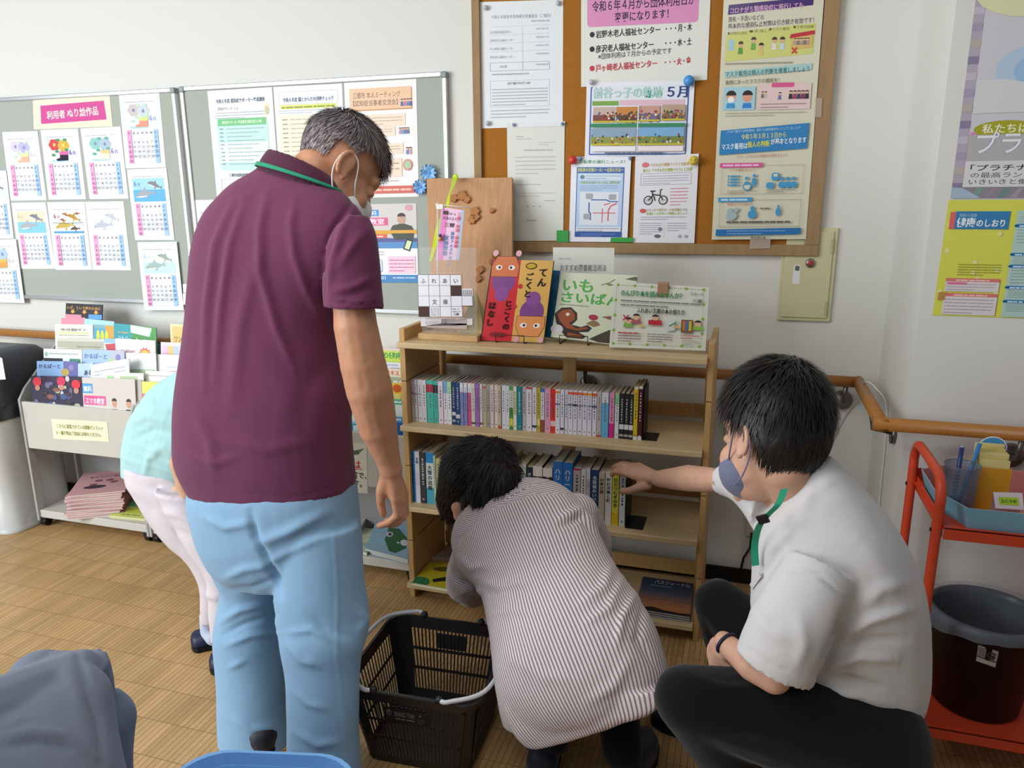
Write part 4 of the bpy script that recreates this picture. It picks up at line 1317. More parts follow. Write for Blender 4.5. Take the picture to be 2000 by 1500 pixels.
# small banner on a pole with a neon ribbon
ban = thing('banner_stand', 'small pink banner on a white plastic pole behind the crossword sign', 'banner', at(858, 640, 2.395))
ban.location.z = ZT + .001
wp = M('#E4DEDA', .35)
g = lambda x, y, Y=2.395: at(820 + x / 8.33, 340 + y / 8.33, Y)
MB().tube([g(290, 450), V((g(255, 1480)[0], 2.395, ZT + .004))], .0022, wp).tube([g(250, 490), g(830, 550)], .0014, wp).box(g(270, 500)[0], g(385, 560)[0], 2.391, 2.399, g(0, 570)[2], g(0, 490)[2], wp).lathe(V((g(255, 1480)[0], 2.395, ZT + .0008)), [(.022, 0), (.022, .004), (.005, .008)], wp).build('pole', ban)
s = Sheet([g(352, 535), g(725, 590), g(640, 1400), g(262, 1400)], '#E4C3DA', .5, .0008)
s.rect(0, 0, .12, 1, '#B9B4CC')
s.rect(.05, .03, .3, 1, '#E286BE')
s.rect(.86, .0, 1, 1, '#B4BCD4')
s.rect(.1, .06, .33, .13, '#4A3C40')
s.text('日本一の', .35, .125, .06, '#4A3C40', .3)
s.text('読書のまち', .12, .22, .07, '#4A3C40', .6)
s.text('三郷', .2, .35, .09, '#4A3C40', .45, 'l', .03)
s.text('読書フェスティバル', .6, .5, .075, '#5A86C0', None, 'c', .04, True)
s.text('家読推進', .35, .6, .095, '#5A86C0', None, 'c', .04, True)
s.text('三郷「家読」図書館', .8, .12, .075, '#D6486A', None, 'c', .03, True)
s.build('banner_cloth', parent=ban)
MB().ball(g(320, 1050, 2.385), .008, M('#D9B26A', .6)).ball(g(330, 1000, 2.383), .006, M('#5A4A78', .6)).build('charm', ban)
neon = M('#C6DC2E', .4, spec=.4)
rb = catmull([g(575, 40, 2.64), g(545, 160, 2.55), g(480, 330, 2.44), g(435, 540, 2.402), g(330, 800, 2.41), g(250, 1120, 2.42), g(170, 1420, 2.43)], 5)
mb = MB()
wv = V((.0075, 0, .001))
pts = [p - wv * (1 + .5 * math.cos(i * .3)) for i, p in enumerate(rb)] + [p + wv * (1 + .5 * math.cos(i * .3)) for i, p in enumerate(rb)]
nn = len(rb)
mb.add(pts + [p + V((0, .0012, 0)) for p in pts], [(i, i + 1, nn + i + 1, nn + i) for i in range(nn - 1)] + [(2 * nn + nn + i, 2 * nn + nn + i + 1, 2 * nn + i + 1, 2 * nn + i) for i in range(nn - 1)], neon, True)
mb.ball(g(580, 60, 2.638), (.011, .004, .014), neon)
tag(mb.build('ribbon'), 'neon yellow-green ribbon hanging down in front of the cedar plank', 'ribbon')


def stand_book(px, Yb, Yt, th, col, name, label, cat, draw, spine=None, wire=None):
    """a book or card leaning back: px tl,tr,br,bl; the lower edge stands at depth Yb, the upper at Yt"""
    c = [at(*px[0], Yt), at(*px[1], Yt), at(*px[2], Yb), at(*px[3], Yb)]
    pn = (c[2] - c[3]).cross(c[0] - c[3]).normalized()
    d = ray(*px[1])
    c[1] = V((0, 0, CAMH)) + d * ((c[3] - V((0, 0, CAMH))).dot(pn) / d.dot(pn))
    t = thing(name, label, cat, (c[2] + c[3]) / 2)
    s = Sheet(c, col, .25, .001, .45)
    draw(s)
    s.build('cover', parent=t)
    nrm = s.n
    ins = [p.lerp(sum(c, V((0, 0, 0))) / 4, .02) for p in c]
    if th > .003:
        MB().hexa([p - nrm * (th - .001) for p in ins[::-1]] + [p - nrm * .0011 for p in ins[::-1]], M('#D6CFC0', .8)).build('pages', t)
        mb = MB().hexa([p - nrm * th for p in c[::-1]] + [p - nrm * (th - .0009) for p in c[::-1]], M(spine or col, .4))
        mb.hexa([c[3] - nrm * th, c[3] + (c[2] - c[3]).normalized() * .001 - nrm * th, c[3] + (c[2] - c[3]).normalized() * .001 - nrm * .001, c[3] - nrm * .001, c[0] - nrm * th, c[0] + (c[1] - c[0]).normalized() * .001 - nrm * th, c[0] + (c[1] - c[0]).normalized() * .001 - nrm * .001, c[0] - nrm * .001], M(spine or col, .4))
        mb.build('cover', t)
    if wire:
        w = thing('book_stand', wire[0], 'stand', ((c[2] + c[3]) / 2))
        w.location.z = ZT
        bw = M('#1C1A1A', .4, spec=.5)
        xa, xb = at(wire[1], wire[3], Yb)[0], at(wire[2], wire[3], Yb)[0]
        zz = at(wire[1], wire[3], Yb)[2]
        mb = MB()
        for x in (xa, xb):
            mb.tube([(x, Yb - .016, zz), (x, Yb - .017, zz - .018), (x, Yb - .012, ZT + .0022), (x, Yb + .08, ZT + .0022), (x, Yb + .1, ZT + .004), (x, Yt + th + .014, ZT + .1)], .0016, bw, 6)
        mb.tube([(xa, Yb - .016, zz), (xb, Yb - .016, zz)], .0013, bw, 6)
        mb.build('wire_frame', w)
    return t


def d_red(s):
    s.rect(0, 0, 1, 1, '#D6A95C')
    s.poly([(0, 0), (.48, 0), (.5, 1), (0, 1)], '#C8323A')
    s.rect(.0, .0, .018, 1, '#3A2426')

    def face(cu, cv, k, up, skin):
        f = -1 if not up else 1
        r = s.W / s.H
        y = lambda d: cv + f * d * r
        s.ell(cu, y(-.12 * k), .2 * k, .2 * k * r, '#7E4A86', 0, 360)
        s.ell(cu, y(-.33 * k), .12 * k, .12 * k * r, '#8A5092')
        s.poly([(cu - .23 * k, y(-.05 * k)), (cu + .23 * k, y(-.05 * k)), (cu + .24 * k, y(.12 * k)), (cu + .16 * k, y(.28 * k)), (cu - .16 * k, y(.28 * k)), (cu - .24 * k, y(.12 * k))], skin)
        s.line([(cu - .23 * k, y(-.05 * k)), (cu + .23 * k, y(-.05 * k)), (cu + .24 * k, y(.12 * k)), (cu + .16 * k, y(.28 * k)), (cu - .16 * k, y(.28 * k)), (cu - .24 * k, y(.12 * k)), (cu - .23 * k, y(-.05 * k))], .006, '#4A2A2A')
        for d in (-.11, .11):
            s.ell(cu + d * k, y(.1 * k), .055 * k, .04 * k * r, '#EDE6E0')
            s.dot(cu + d * k * .9, y(.1 * k), .022 * k, '#2A2020')
        for d in (-.2, .2):
            s.dot(cu + d * k, y(.33 * k), .05 * k, '#DCA6B0')
        s.dot(cu - .3 * k * f, y(-.2 * k), .04 * k, '#C8323A')

    face(.24, .17, .95, False, '#CC7448')
    face(.76, .72, .95, True, '#DD9058')
    s.ell(.66, .07, .09, .04, '#2E2820')
    s.ell(.66, .07, .075, .03, '#BFA030')
    for t, u, v0, sz in (('てん', .86, .19, .115), ('ごくと', .66, .24, .1), ('じごくの', .38, .57, .09), ('はなし', .12, .6, .1)):
        s.text(t, u, v0, sz, '#241C1A', None, 'c', .05, True)
    s.ell(.27, .92, .14, .03, '#8A2A30')


stand_book([(961, 507), (1081, 509), (1061, 669), (938, 665)], 2.335, 2.385, .012, '#C8323A', 'picture_book', 'red and yellow picture book with two round faces on top of the bookshelf', 'book', d_red, '#33343C', ('black wire stand holding the red and yellow picture book', 971, 1026, 652))
stand_book([(1072, 527), (1094, 529), (1078, 660), (1058, 658)], 2.41, 2.45, .014, '#2F6A94', 'picture_book', 'dark blue picture book mostly hidden behind the red and yellow one', 'book', lambda s: s.rect(.1, .1, .9, .3, '#3A78A4'))


def d_white(s):
    s.text('おすすめ図書館活用法', .5, .26, .08, '#77777A', .76, 'c', .01)
    s.greek(.1, .3, .14, .03, '#B9B9B6', 1)
    s.greek(.3, .75, .34, .04, '#A4A4A2', 2)
    s.greek(.12, .62, .43, .035, '#A4A4A2', 3)
    s.para(.1, .9, .5, .95, 6, '#B4B4B0', 4)


stand_book([(1080, 483), (1200, 484), (1196, 655), (1081, 655)], 2.475, 2.52, .002, '#D9D8CF', 'paper_sign', 'white library leaflet standing behind the pale green picture book', 'sign', d_white)


def d_imo(s):
    s.rect(0, 0, 1, 1, '#D2D8BE')
    s.text('いも', .05, .27, .22, '#4FA84A', .4, 'l', .05)
    s.text('さいばん', .05, .44, .18, '#4FA84A', .78, 'l', .05)
    s.greek(.05, .42, .5, .03, '#9A9C8A', 2)
    s.poly([(0, .64), (.08, .54), (.2, .52), (.29, .6), (.3, .7), (.24, .78), (.36, .8), (.44, .76), (.5, .8), (.46, .86), (.34, .88), (.44, .93), (.4, .97), (.2, .98), (.12, .9), (.04, .78)], '#3A2A26')
    s.poly([(.03, .64), (.1, .57), (.2, .55), (.26, .62), (.27, .7), (.2, .76), (.3, .83), (.43, .79), (.46, .81), (.32, .86), (.18, .84), (.08, .74)], '#9A5030')
    s.poly([(.2, .9), (.4, .92), (.38, .95), (.2, .96)], '#A05634')
    s.ell(.17, .63, .025, .025, '#E6DCC8')
    s.ell(.06, .87, .08, .07, '#CFCBD0')
    s.ell(.5, .64, .06, .04, '#A82848')
    s.poly([(.42, .74), (.5, .68), (.56, .7), (.6, .74), (.52, .78)], '#8A7448')
    s.poly([(.48, .96), (.62, .86), (.78, .76), (.95, .72), (1, .8), (1, .98), (.6, .99)], '#4A3E36')
    s.poly([(.6, .62), (.7, .6), (.9, .56), (.9, .62), (.7, .65)], '#8A6048')
    s.line([(.55, .16), (.66, .12), (.72, .07)], .008, '#6A5A48')
    s.ell(.66, .15, .04, .015, '#7A8A50')
    s.poly([(.85, .06), (.97, .02), (1, .02), (1, .08)], '#5A5A4A')


stand_book([(1096, 532), (1245, 538), (1232, 678), (1076, 658)], 2.36, 2.42, .01, '#CDD4BA', 'picture_book', 'pale green picture book with green lettering and a brown animal', 'book', d_imo, None, ('black wire stand in front of the pale green picture book', 1095, 1150, 653))


def d_notice(s):
    s.rect(.0, .0, 1, 1, '#DDDED0')
    for i in range(6):
        s.dot(.05 + i * .18, .045, .016, '#8FBB3E')
        s.dot(.04 + i * .18, .94, .016, '#8FBB3E')
    for i in range(1, 4):
        s.dot(.035, .045 + i * .23, .016, '#8FBB3E')
        s.dot(.955, .045 + i * .23, .016, '#8FBB3E')
    for u0, v0, u1, v1 in ((.05, .045, .95, .045), (.04, .94, .94, .94), (.04, .04, .035, .94), (.95, .05, .95, .94)):
        for k in range(26):
            a, b = k / 26, (k + .55) / 26
            s.line([(u0 + (u1 - u0) * a, v0 + (v1 - v0) * a), (u0 + (u1 - u0) * b, v0 + (v1 - v0) * b)], .004, '#8F9A80')
    s.text('のんびり本を読みませんか？', .09, .2, .1, '#2F8A52', .64, 'l', .04)
    s.para(.09, .93, .23, .36, 2, '#77786E', 3)
    s.text('日本一の', .82, .14, .05, '#5A5A54', .13)
    s.text('三郷', .84, .25, .06, '#5A5A54', .1, 'l', .02)
    s.text('ふれあい文庫の本の借り方', .52, .45, .085, '#3A3A38', .5, 'c', .03)
    for u, v, c in ((.19, .58, '#7FB04A'), (.27, .52, '#B05A64'), (.47, .52, '#B8343C'), (.91, .58, '#8FBE4A')):
        s.poly([(u - .055, v + .1), (u - .04, v + .03), (u + .04, v + .03), (u + .055, v + .1)], c)
        s.dot(u, v, .035, '#E0B692')
        s.ell(u, v - .015, .036, .035, '#33292A', 180, 360)
    s.rect(.4, .56, .54, .63, '#C02E3A')
    s.line([(.13, .5), (.19, .58)], .012, '#B03038')
    s.line([(.19, .5), (.13, .58)], .012, '#B03038')
    s.poly([(.58, .56), (.67, .54), (.68, .7), (.6, .72)], '#D3DAD6')
    s.line([(.62, .64), (.69, .58)], .014, '#4E8A50')
    s.rect(.74, .53, .86, .73, '#7A5A3C')
    for k, c in enumerate(('#C87A3A', '#4A78B0', '#D6BE3A')):
        s.rect(.755 + k * .032, .55, .782 + k * .032, .7, c)
    for u in (.33, .69):
        s.ell(u, .65, .035, .02, '#DDB87A')
    s.para(.09, .33, .75, .91, 4, '#8A6A66', 5, .5)
    s.greek(.09, .3, .785, .035, '#C8504E', 2)
    s.para(.4, .66, .75, .9, 4, '#77766E', 6, .5)
    s.para(.74, .94, .75, .83, 2, '#C8504E', 7, .5)
    s.para(.76, .94, .84, .92, 3, '#8A8A80', 8)


nt = stand_book([(1199, 550), (1385, 561), (1378, 685), (1190, 678)], 2.296, 2.335, .002, '#DDDED0', 'notice_card', 'white laminated borrowing notice with green dots at the right end of the shelf top', 'sign', d_notice)
cl = at(1295, 565, 2.33)
tag(MB().obox(cl + V((0, -.006, .0)), V((.0155, 0, 0)), V((0, .004, .001)), V((0, -.002, .021)), M('#B08A6A', .6, 'wood')).obox(cl + V((0, .010, .0)), V((.0155, 0, 0)), V((0, .004, -.001)), V((0, .002, .021)), M('#B08A6A', .6, 'wood')).tube([cl + V((-.016, .002, .004)), cl + V((.016, .002, .004))], .004, M('#8A8A88', .3, metal=.8)).build('clothes_peg', bevel=.0015), 'wooden clip on the top edge of the borrowing notice', 'clip')
# ---------------------------------------------------------------- brochure racks on castors
rgrey = M('#C3C1B8', .45, 'plastic', .35)
rside = M('#A9AAA6', .4, spec=.4)
blk = M('#141414', .5)
RYF = 2.365


def rack(x0, x1, label):
    t = thing('brochure_rack', label, 'rack', ((x0 + x1) / 2, 2.5, 0), 'brochure racks along the wall')
    MB().box(x0 + .014, x1 - .014, RYF, RYF + .014, .365, .572, rgrey).build('front_panel', t, bevel=.002)
    MB().box(x0 + .012, x1 - .012, RYF + .004, 2.61, .043, .078, rgrey).build('base_shelf', t, bevel=.003)
    for x in (x0, x1 - .012):
        MB().prism([(x, y, z) for y, z in [(RYF - .004, .03), (RYF - .004, .58), (RYF + .03, .625), (RYF + .03, .03)]], (.012, 0, 0), rside).prism([(x, y, z) for y, z in [(RYF + .03, .40), (RYF + .03, .625), (2.60, .80), (2.62, .80), (2.62, .40)]], (.012, 0, 0), rside).prism([(x, y, z) for y, z in [(2.59, .03), (2.59, .40), (2.62, .40), (2.62, .03)]], (.012, 0, 0), rside).build('side_frame', t, bevel=.0015)
    for k in range(5):
        y = RYF + .016 + k * .045
        MB().box(x0 + .012, x1 - .012, y, y + .042, .452 + k * .06, .456 + k * .06, rside).build('tier', t)
    MB().box(x0 + .012, x1 - .012, 2.612, 2.618, .05, .80, M('#8E8D8A', .6)).build('back_panel', t)
    for x in (x0 + .02, x1 - .02):
        for y in (RYF + .022, 2.585):
            MB().lathe((x, y, .0205), [(.008, -.012), (.0195, -.011), (.0195, .011), (.008, .012)], blk, 18).build('castor', t) if False else MB().tube([(x - .013, y, .0205), (x + .013, y, .0205)], .02, blk, 16).box(x - .018, x + .018, y - .018, y + .018, .026, .042, blk).build('castor', t, bevel=.002)
    return t


r1 = rack(-2.925, -2.325, 'grey brochure rack at the far left with a cream notice on its front')
r2 = rack(-2.322, -1.722, 'grey brochure rack mostly hidden behind the person in mint green')
r3 = rack(-1.715, -1.118, 'grey brochure rack between the standing person and the bookshelf')
s = wsheet([(100, 818), (209, 824), (213, 863), (105, 857)], RYF - .0012, '#E7E3C6', .6)
s.text('こちらに設置されている情報パンフレッ', .5, .42, .22, '#8A8A3C', .82, 'c', .03)
s.text('ト・冊子等はご自由にお持ちください。', .47, .76, .22, '#8A8A3C', .8, 'c', .03)
s.build('paper_notice', 'cream notice stuck on the front panel of the leftmost rack', 'notice')
s = wsheet([(640, 862), (716, 866), (718, 964), (642, 958)], RYF - .0012, '#DCD9C8', .6)
s.poly([(.45, .12), (.7, .15), (.95, .1), (.8, .2), (.6, .2)], '#6A7468')
s.ell(.7, .2, .12, .035, '#4E6A54')
s.text('本は', .84, .5, .19, '#C8303A', .42, 'r', .03)
s.line([(.4, .53), (.88, .52)], .015, '#C8303A')
s.text('禁止不可で、', .98, .7, .15, '#3A3A3A', .86, 'r', .02)
s.text('必要です。', .86, .87, .15, '#3A3A3A', .7, 'r', .02)
s.build('paper_notice', 'pale notice with red lettering on the rack beside the standing person', 'notice')

# ---- the brochures: (tier depth, px tl tr br bl, colour, drawing, label)
TY = [2.392, 2.435, 2.48, 2.525, 2.568, 2.604]


def br_(name_label, k, tl, tr, drop, col, draw=None, dy=0., name='brochure'):
    """a sheaf standing in tier k; tl, tr = its upper corners in the photo, drop = how far it reaches down"""
    y = TY[k] + dy
    a, b = at(*tl, y), at(*tr, y)
    drop = min(drop, min(a.z, b.z) - (.46 + .06 * min(k, 4)))
    tlt = V((0, -.02, -drop))
    s = Sheet([a, b, b + tlt, a + tlt], col, .4, .004, .35)
    if draw:
        draw(s)
    return s.build(name, name_label, 'brochure', 'brochures in the racks')


def d_caps(s):
    s.rect(0, 0, 1, .95, '#3A344A')
    rg = random.Random(2)
    for i in range(40):
        s.ell(rg.uniform(.03, .97), rg.uniform(.03, .8), rg.uniform(.03, .07), rg.uniform(.03, .07), rg.choice(['#4A3A44', '#6A6A8A', '#C9C2C6', '#4A5A8A', '#8A5A50', '#2A2632', '#5A4A5E', '#A9B49A']), n=9)
    for u, v, c in ((.13, .12, '#D8404E'), (.6, .1, '#C83A5A'), (.88, .16, '#D23844'), (.58, .78, '#D8505A'), (.4, .76, '#8AB03A')):
        s.ell(u, v, .085, .1, c, n=14)
        s.ell(u, v + .13, .05, .06, '#B98A7A', n=10)


def d_sma(s):
    s.rect(0, 0, 1, 1, '#CFC8C2')
    s.rect(0, .12, .2, .32, '#5A9AD0')
    s.text('無料', .1, .28, .13, '#EAF2FA', .16, 'c', .03)
    s.rect(.02, .37, .44, .56, '#DC5A92')
    s.text('スマホ教室', .23, .53, .14, '#FBE9EF', .36, 'c', .04)
    for u, c in ((.6, '#8A8468'), (.87, '#2E2E2A')):
        s.poly([(u - .13, .8), (u - .1, .66), (u - .04, .62), (u + .04, .62), (u + .1, .68), (u + .12, .8)], c)
        s.ell(u, .5, .045, .09, '#C89A84')
        s.ell(u, .46, .047, .06, '#3E322E', 180, 360)
    s.rect(.02, .76, 1, .84, '#E0A63C')
    s.rect(.02, .84, .5, .92, '#DE6A4C')
    s.greek(.08, .46, .9, .06, '#F4D3C4', 2)


def d_karu(n):
    def f(s):
        s.rect(0, 0, 1, 1, '#8FB4E2' if n else '#A9C2E4')
        s.rect(.66, 0, 1, 1, '#6A66A4' if n else '#B9BCCB')
        s.ell(.7, .35, .1, .12, '#B9A050' if n else '#B9CC8A')
        s.ell(.85, .2, .06, .1, '#8A84B8')
        s.text('かるぽーと', .04, .22 if n else .24, .15, '#2E4270' if n else '#5A74A4', .55, 'l', .04)
    return f


def d_txt(col='#8A8C94', n=5, head=None, hc='#4A4E5A', bar=None):
    def f(s):
        if bar:
            s.rect(*bar[0], bar[1])
        if head:
            s.text(head, .5, .2, .09, hc, .7, 'c', .03)
        s.para(.1, .88, .25 if head else .08, .6, n, col, 3)
    return f


def d_iza(s):
    s.rect(0, 0, 1, 1, '#231F24')
    s.text('いざ、という時のために', .5, .26, .16, '#D29A4A', .92, 'c', .04)
    for u in (.2, .52, .84):
        s.poly([(u - .035, .3), (u + .035, .3), (u + .035, .38), (u + .07, .38), (u, .48), (u - .07, .38), (u - .035, .38)], '#E8A23C')
    s.rect(0, .52, .44, .7, '#E08AA0')
    s.rect(.64, .48, 1, .7, '#5A9AD8')


def d_silver(s):
    s.rect(0, 0, .42, 1, '#2F9CA6')
    s.rect(.42, 0, 1, 1, '#4C9A4E')
    s.poly([(.4, .0), (.9, .03), (.84, .26), (.4, .2)], '#D8DCD8')
    s.text('シルバー', .1, .4, .1, '#E4F2F0', .3, 'l', .03)
    s.greek(.1, .36, .24, .05, '#C9A46A', 2)
    s.poly([(.52, .3), (.58, .36), (.64, .4), (.56, .4)], '#E4ECE4')
    s.poly([(.72, .32), (.78, .37), (.84, .41), (.76, .41)], '#E4ECE4')


def d_burst(s):
    s.frame(.04, .04, .96, .7, .01, '#D9CFC9')
    pts = []
    for i in range(24):
        q = i * math.pi / 12
        r = 1 if i % 2 else .7
        pts.append((.74 + .17 * r * math.cos(q), .38 + .2 * r * math.sin(q)))
    s.poly(pts, '#E0574A')
    s.ell(.74, .38, .11, .12, '#E8C84A')
    s.text('体験会', .12, .4, .16, '#E0A8A8', .4, 'l', .03)
    s.ell(.35, .55, .18, .06, '#8A94B0')


def d_yb(c1, c2, c3):
    def f(s):
        s.rect(0, 0, 1, .3, c1)
        s.rect(0, .3, .5, 1, c2)
        s.rect(.5, .3, 1, 1, c3)
    return f


br_('black leaflet with orange arrows standing highest in the leftmost rack', 5, (129, 592), (200, 595), .09, '#231F24', d_iza, -.005)
br_('pink and white leaflet below the black arrow leaflet', 5, (120, 621), (166, 620), .1, '#EBC5CE', d_yb('#E090A4', '#E9B8C4', '#EFE2E6'), -.02)
br_('pale blue leaflet beside the pink one under the black arrow leaflet', 5, (165, 622), (223, 628), .1, '#A9D2E4', d_yb('#A9D6E8', '#7FBCA8', '#8FC9C0'), -.026)
br_('cream leaflet with a heading at the upper left of the leftmost rack', 4, (107, 633), (181, 634), .14, '#EAE8DA', d_txt('#A9AA90', 3, '令和６年度 認知症サポーター', '#6A6A6A', ((.08, .24, .9, .28), '#D6DC8A')))
br_('yellow and blue leaflet of bottles between cream and teal leaflets', 4, (183, 634), (225, 637), .14, '#7FA9B0', lambda s: (s.rect(0, .1, .7, 1, '#5AA0C8'), s.rect(.55, 0, 1, .8, '#D8A04A'), [s.ell(.2 + .2 * i, .35, .08, .2, '#D8DC3A') for i in range(3)]), -.004)
br_('teal and green leaflet at the upper right of the leftmost rack', 4, (222, 631), (305, 640), .16, '#3FA09A', d_silver, -.008)
br_('orange handwritten leaflet left of the standing person', 4, (332, 632), (392, 636), .2, '#F1D9AC', lambda s: (s.rect(.06, .05, 1, .8, '#E9C27A'), s.text('ワンコインで', .12, .36, .13, '#7A6434', .8, 'l', .03), s.text('行っています', .12, .54, .13, '#7A6434', .8, 'l', .03)))
br_('grey folded newsletter in the middle of the leftmost rack', 3, (112, 660), (206, 662), .13, '#CFCCBE', lambda s: (s.rect(0, .1, 1, .3, '#B5B2A0'), s.poly([(.1, .35), (.5, .25), (.9, .3), (.6, .6)], '#BFB9A4'), s.greek(.4, .9, .3, .06, '#8A887C', 1)))
br_('small red and white leaflet beside the grey folded newsletter', 3, (203, 661), (226, 662), .12, '#DADBDC', lambda s: (s.rect(0, 0, 1, .15, '#8FBDE0'), s.poly([(.1, .2), (1, .15), (1, .7), (.5, .7)], '#C84450')), -.004)
br_('white leaflet with a red and yellow burst in the leftmost rack', 3, (225, 661), (303, 665), .16, '#EDEBEA', d_burst, -.01)
br_('pastel striped leaflet left of the standing person', 3, (314, 668), (382, 671), .14, '#E9DDE6', lambda s: ([s.rect(.05 + .16 * i, .1, .2 + .16 * i, .35, c) for i, c in enumerate(('#EBB8DC', '#E0C07A', '#B4C4EC', '#E9CFE0', '#E6D2E8'))], s.greek(.2, .9, .5, .06, '#A0A4C8', 2)))
br_('white leaflet with a black label at the left of the leftmost rack', 2, (85, 681), (160, 683), .13, '#E8EBEA', lambda s: (s.rect(0, .3, .5, 1, '#2E323A'), s.rect(.68, .3, .96, .42, '#4E8A6A'), s.ell(.07, .17, .04, .08, '#8FBCA4'), s.greek(.14, .9, .17, .05, '#9AA4A4', 2), s.ell(.25, .6, .1, .1, '#8A8E98')))
br_('pale blue booklet with dark hand lettering, upper of the two', 2, (161, 682), (243, 685), .15, '#A9C2E4', d_karu(0), -.006)
br_('white leaflet with a green landscape photograph', 2, (246, 689), (304, 690), .19, '#E6E9E8', lambda s: (s.rect(0, .35, .95, 1, '#A9BEA0'), s.ell(.5, .7, .3, .15, '#6A8A5A'), s.rect(.2, .55, .9, .62, '#7A9A6A')), -.012)
br_('white leaflet with a dish of red food by the mint shirt', 2, (307, 692), (375, 694), .16, '#EEE8E4', lambda s: (s.ell(.5, .55, .35, .14, '#D89A84'), s.ell(.42, .58, .18, .08, '#A8503A'), s.rect(.3, .3, .9, .33, '#B9CCE0')))
br_('bright blue booklet with dark hand lettering at the lower left of the rack', 1, (72, 705), (151, 706), .13, '#8FB4E2', d_karu(1))
br_('small pale blue leaflet with two dark letters', 1, (152, 711), (182, 708), .12, '#B4CCEA', lambda s: s.text('ある', .42, .4, .2, '#2E3440', .5, 'l', .05), -.004)
br_('white sheet standing askew in front of the pale blue leaflet', 1, (177, 713), (252, 700), .13, '#ECEFF3', lambda s: (s.para(.1, .9, .15, .5, 3, '#A4A8B4', 2), s.rect(.1, .5, .25, .75, '#8A94A4')), -.012)
br_('pale leaflet with small green headings behind the pink class flyer', 1, (198, 727), (280, 729), .13, '#E4E6DE', lambda s: (s.rect(.14, .1, .3, .2, '#A4CF9A'), s.rect(.45, .1, .85, .35, '#B4C49A')), -.022)
br_('white leaflet with a red swirl by the mint shirt', 1, (284, 724), (352, 727), .14, '#E9E4E0', lambda s: (s.ell(.4, .42, .12, .12, '#C83A54'), s.ell(.46, .36, .05, .05, '#E9E4E0'), s.greek(.1, .8, .15, .04, '#B4AAA8', 1)), -.002)
br_('photo brochure of children in red caps at the front of the rack', 0, (60, 734), (161, 736), .2, '#4A4256', d_caps)
br_('class flyer with two printed portraits at the front of the rack', 0, (160, 737), (263, 741), .2, '#CFC8C2', d_sma, -.005)
br_('grey flyer sheaf edge right of the printed portraits', 0, (250, 741), (276, 743), .18, '#B9B4AE', lambda s: (s.ell(.4, .3, .3, .08, '#C8A090')), .004)
br_('yellow and blue leaflet at the front touching the mint shirt', 0, (277, 745), (345, 748), .16, '#E6E08A', d_yb('#D9DC6A', '#E0708A', '#5A8AC8'))
# booklets of the right-hand rack, seen past the standing person's arm
bk = [(0, (752, 680), (788, 682), '#C4DA5A', '健康', '#3E9A54', 'yellow-green text booklet at the top of the rack by the bookshelf'), (1, (748, 707), (788, 709), '#E4E4E8', '', '#8A8AB8', 'white booklet just under the yellow-green one by the bookshelf'), (2, (755, 719), (789, 721), '#E0DED8', 'テスト', '#D0542E', 'booklet with orange lettering in the rack by the bookshelf'), (3, (757, 747), (789, 749), '#E8C440', '川', '#C84A2E', 'golden yellow booklet in the rack by the bookshelf'), (4, (762, 779), (790, 781), '#5ABFA0', '佐', '#E8F2EC', 'green booklet in the rack by the bookshelf'), (5, (762, 813), (790, 815), '#5AA0DC', '', '#2E6AB0', 'blue booklet low in the rack by the bookshelf')]
for k, a, b, c, tx, tc, l in bk:
    y = 2.60 - k * .034
    A, B = at(*a, y), at(*b, y)
    A = A + (A - B) * 1.3
    s = Sheet([A, B, B + V((0, -.01, -.1)), A + V((0, -.01, -.1))], c, .4, .004)
    if k == 0:
        s.rect(0, .0, 1, .08, '#E4C8D0')
        s.text('きょうの健康', .5, .36, .26, '#3E9A54', .95, 'c', .05)
    elif k == 2:
        s.rect(.0, .0, 1, .3, '#E9D9C4')
        s.text('テキスト', .55, .24, .2, '#D0542E', .44, 'l', .05)
        s.rect(0, .32, 1, 1, '#A4B49A')
        s.text('50', .72, .72, .36, '#F0EEE6', .28, 'l', .05)
    elif k == 3:
        s.ell(.82, .2, .12, .15, '#D0602E')
        s.rect(.6, .4, .9, .7, '#F0DC8A')
    else:
        s.rect(.72, .2, .95, .7, tc)
        s.greek(.2, .9, .14, .1, '#FFFFFF' if k > 3 else '#B4B4D0', 2)
    s.build('booklet', l, 'booklet', 'text booklets in the rack by the bookshelf')
for k, a, b, c, l in ((0, (640, 783), (697, 785), '#8A86D0', 'violet booklet beside the forearm of the standing person'), (1, (640, 802), (700, 804), '#A9DCEA', 'pale blue booklet beside the forearm of the standing person'), (2, (640, 826), (707, 828), '#3AA8C4', 'teal booklet beside the forearm of the standing person')):
    y = 2.46 - k * .03
    A, B = at(*a, y), at(*b, y)
    s = Sheet([A, B, B + V((0, -.008, -.06)), A + V((0, -.008, -.06))], c, .4, .004)
    s.ell(.55, .4, .12, .3, '#E6EAF2')
    s.rect(.75, .1, .95, .6, '#E4F2F4' if k < 2 else '#D9EEF2')
    s.build('booklet', l, 'booklet', 'text booklets in the rack by the bookshelf')
flatbook([(733, 1022), (797, 1015), (797, 1093), (713, 1071)], .078 + .018, .009, '#9CC4DA', 'pale blue picture book with a green leaf face on the rack base', draw=lambda s: (s.poly([(.45, .2), (.75, .25), (.98, .5), (.95, .75), (.7, .92), (.55, .9), (.4, .6)], '#2F6A3E'), s.ell(.5, .42, .09, .08, '#E4E4E8'), s.ell(.51, .42, .05, .05, '#4A3A48'), s.ell(.9, .62, .1, .08, '#E4E4E8'), s.rect(.72, .62, .78, .66, '#E0ECE0')))
flatbook([(733, 1023), (797, 1016), (797, 1094), (713, 1072)], .0785, .0175, '#5AA4DC', 'bright blue book under the leaf picture book on the rack base')
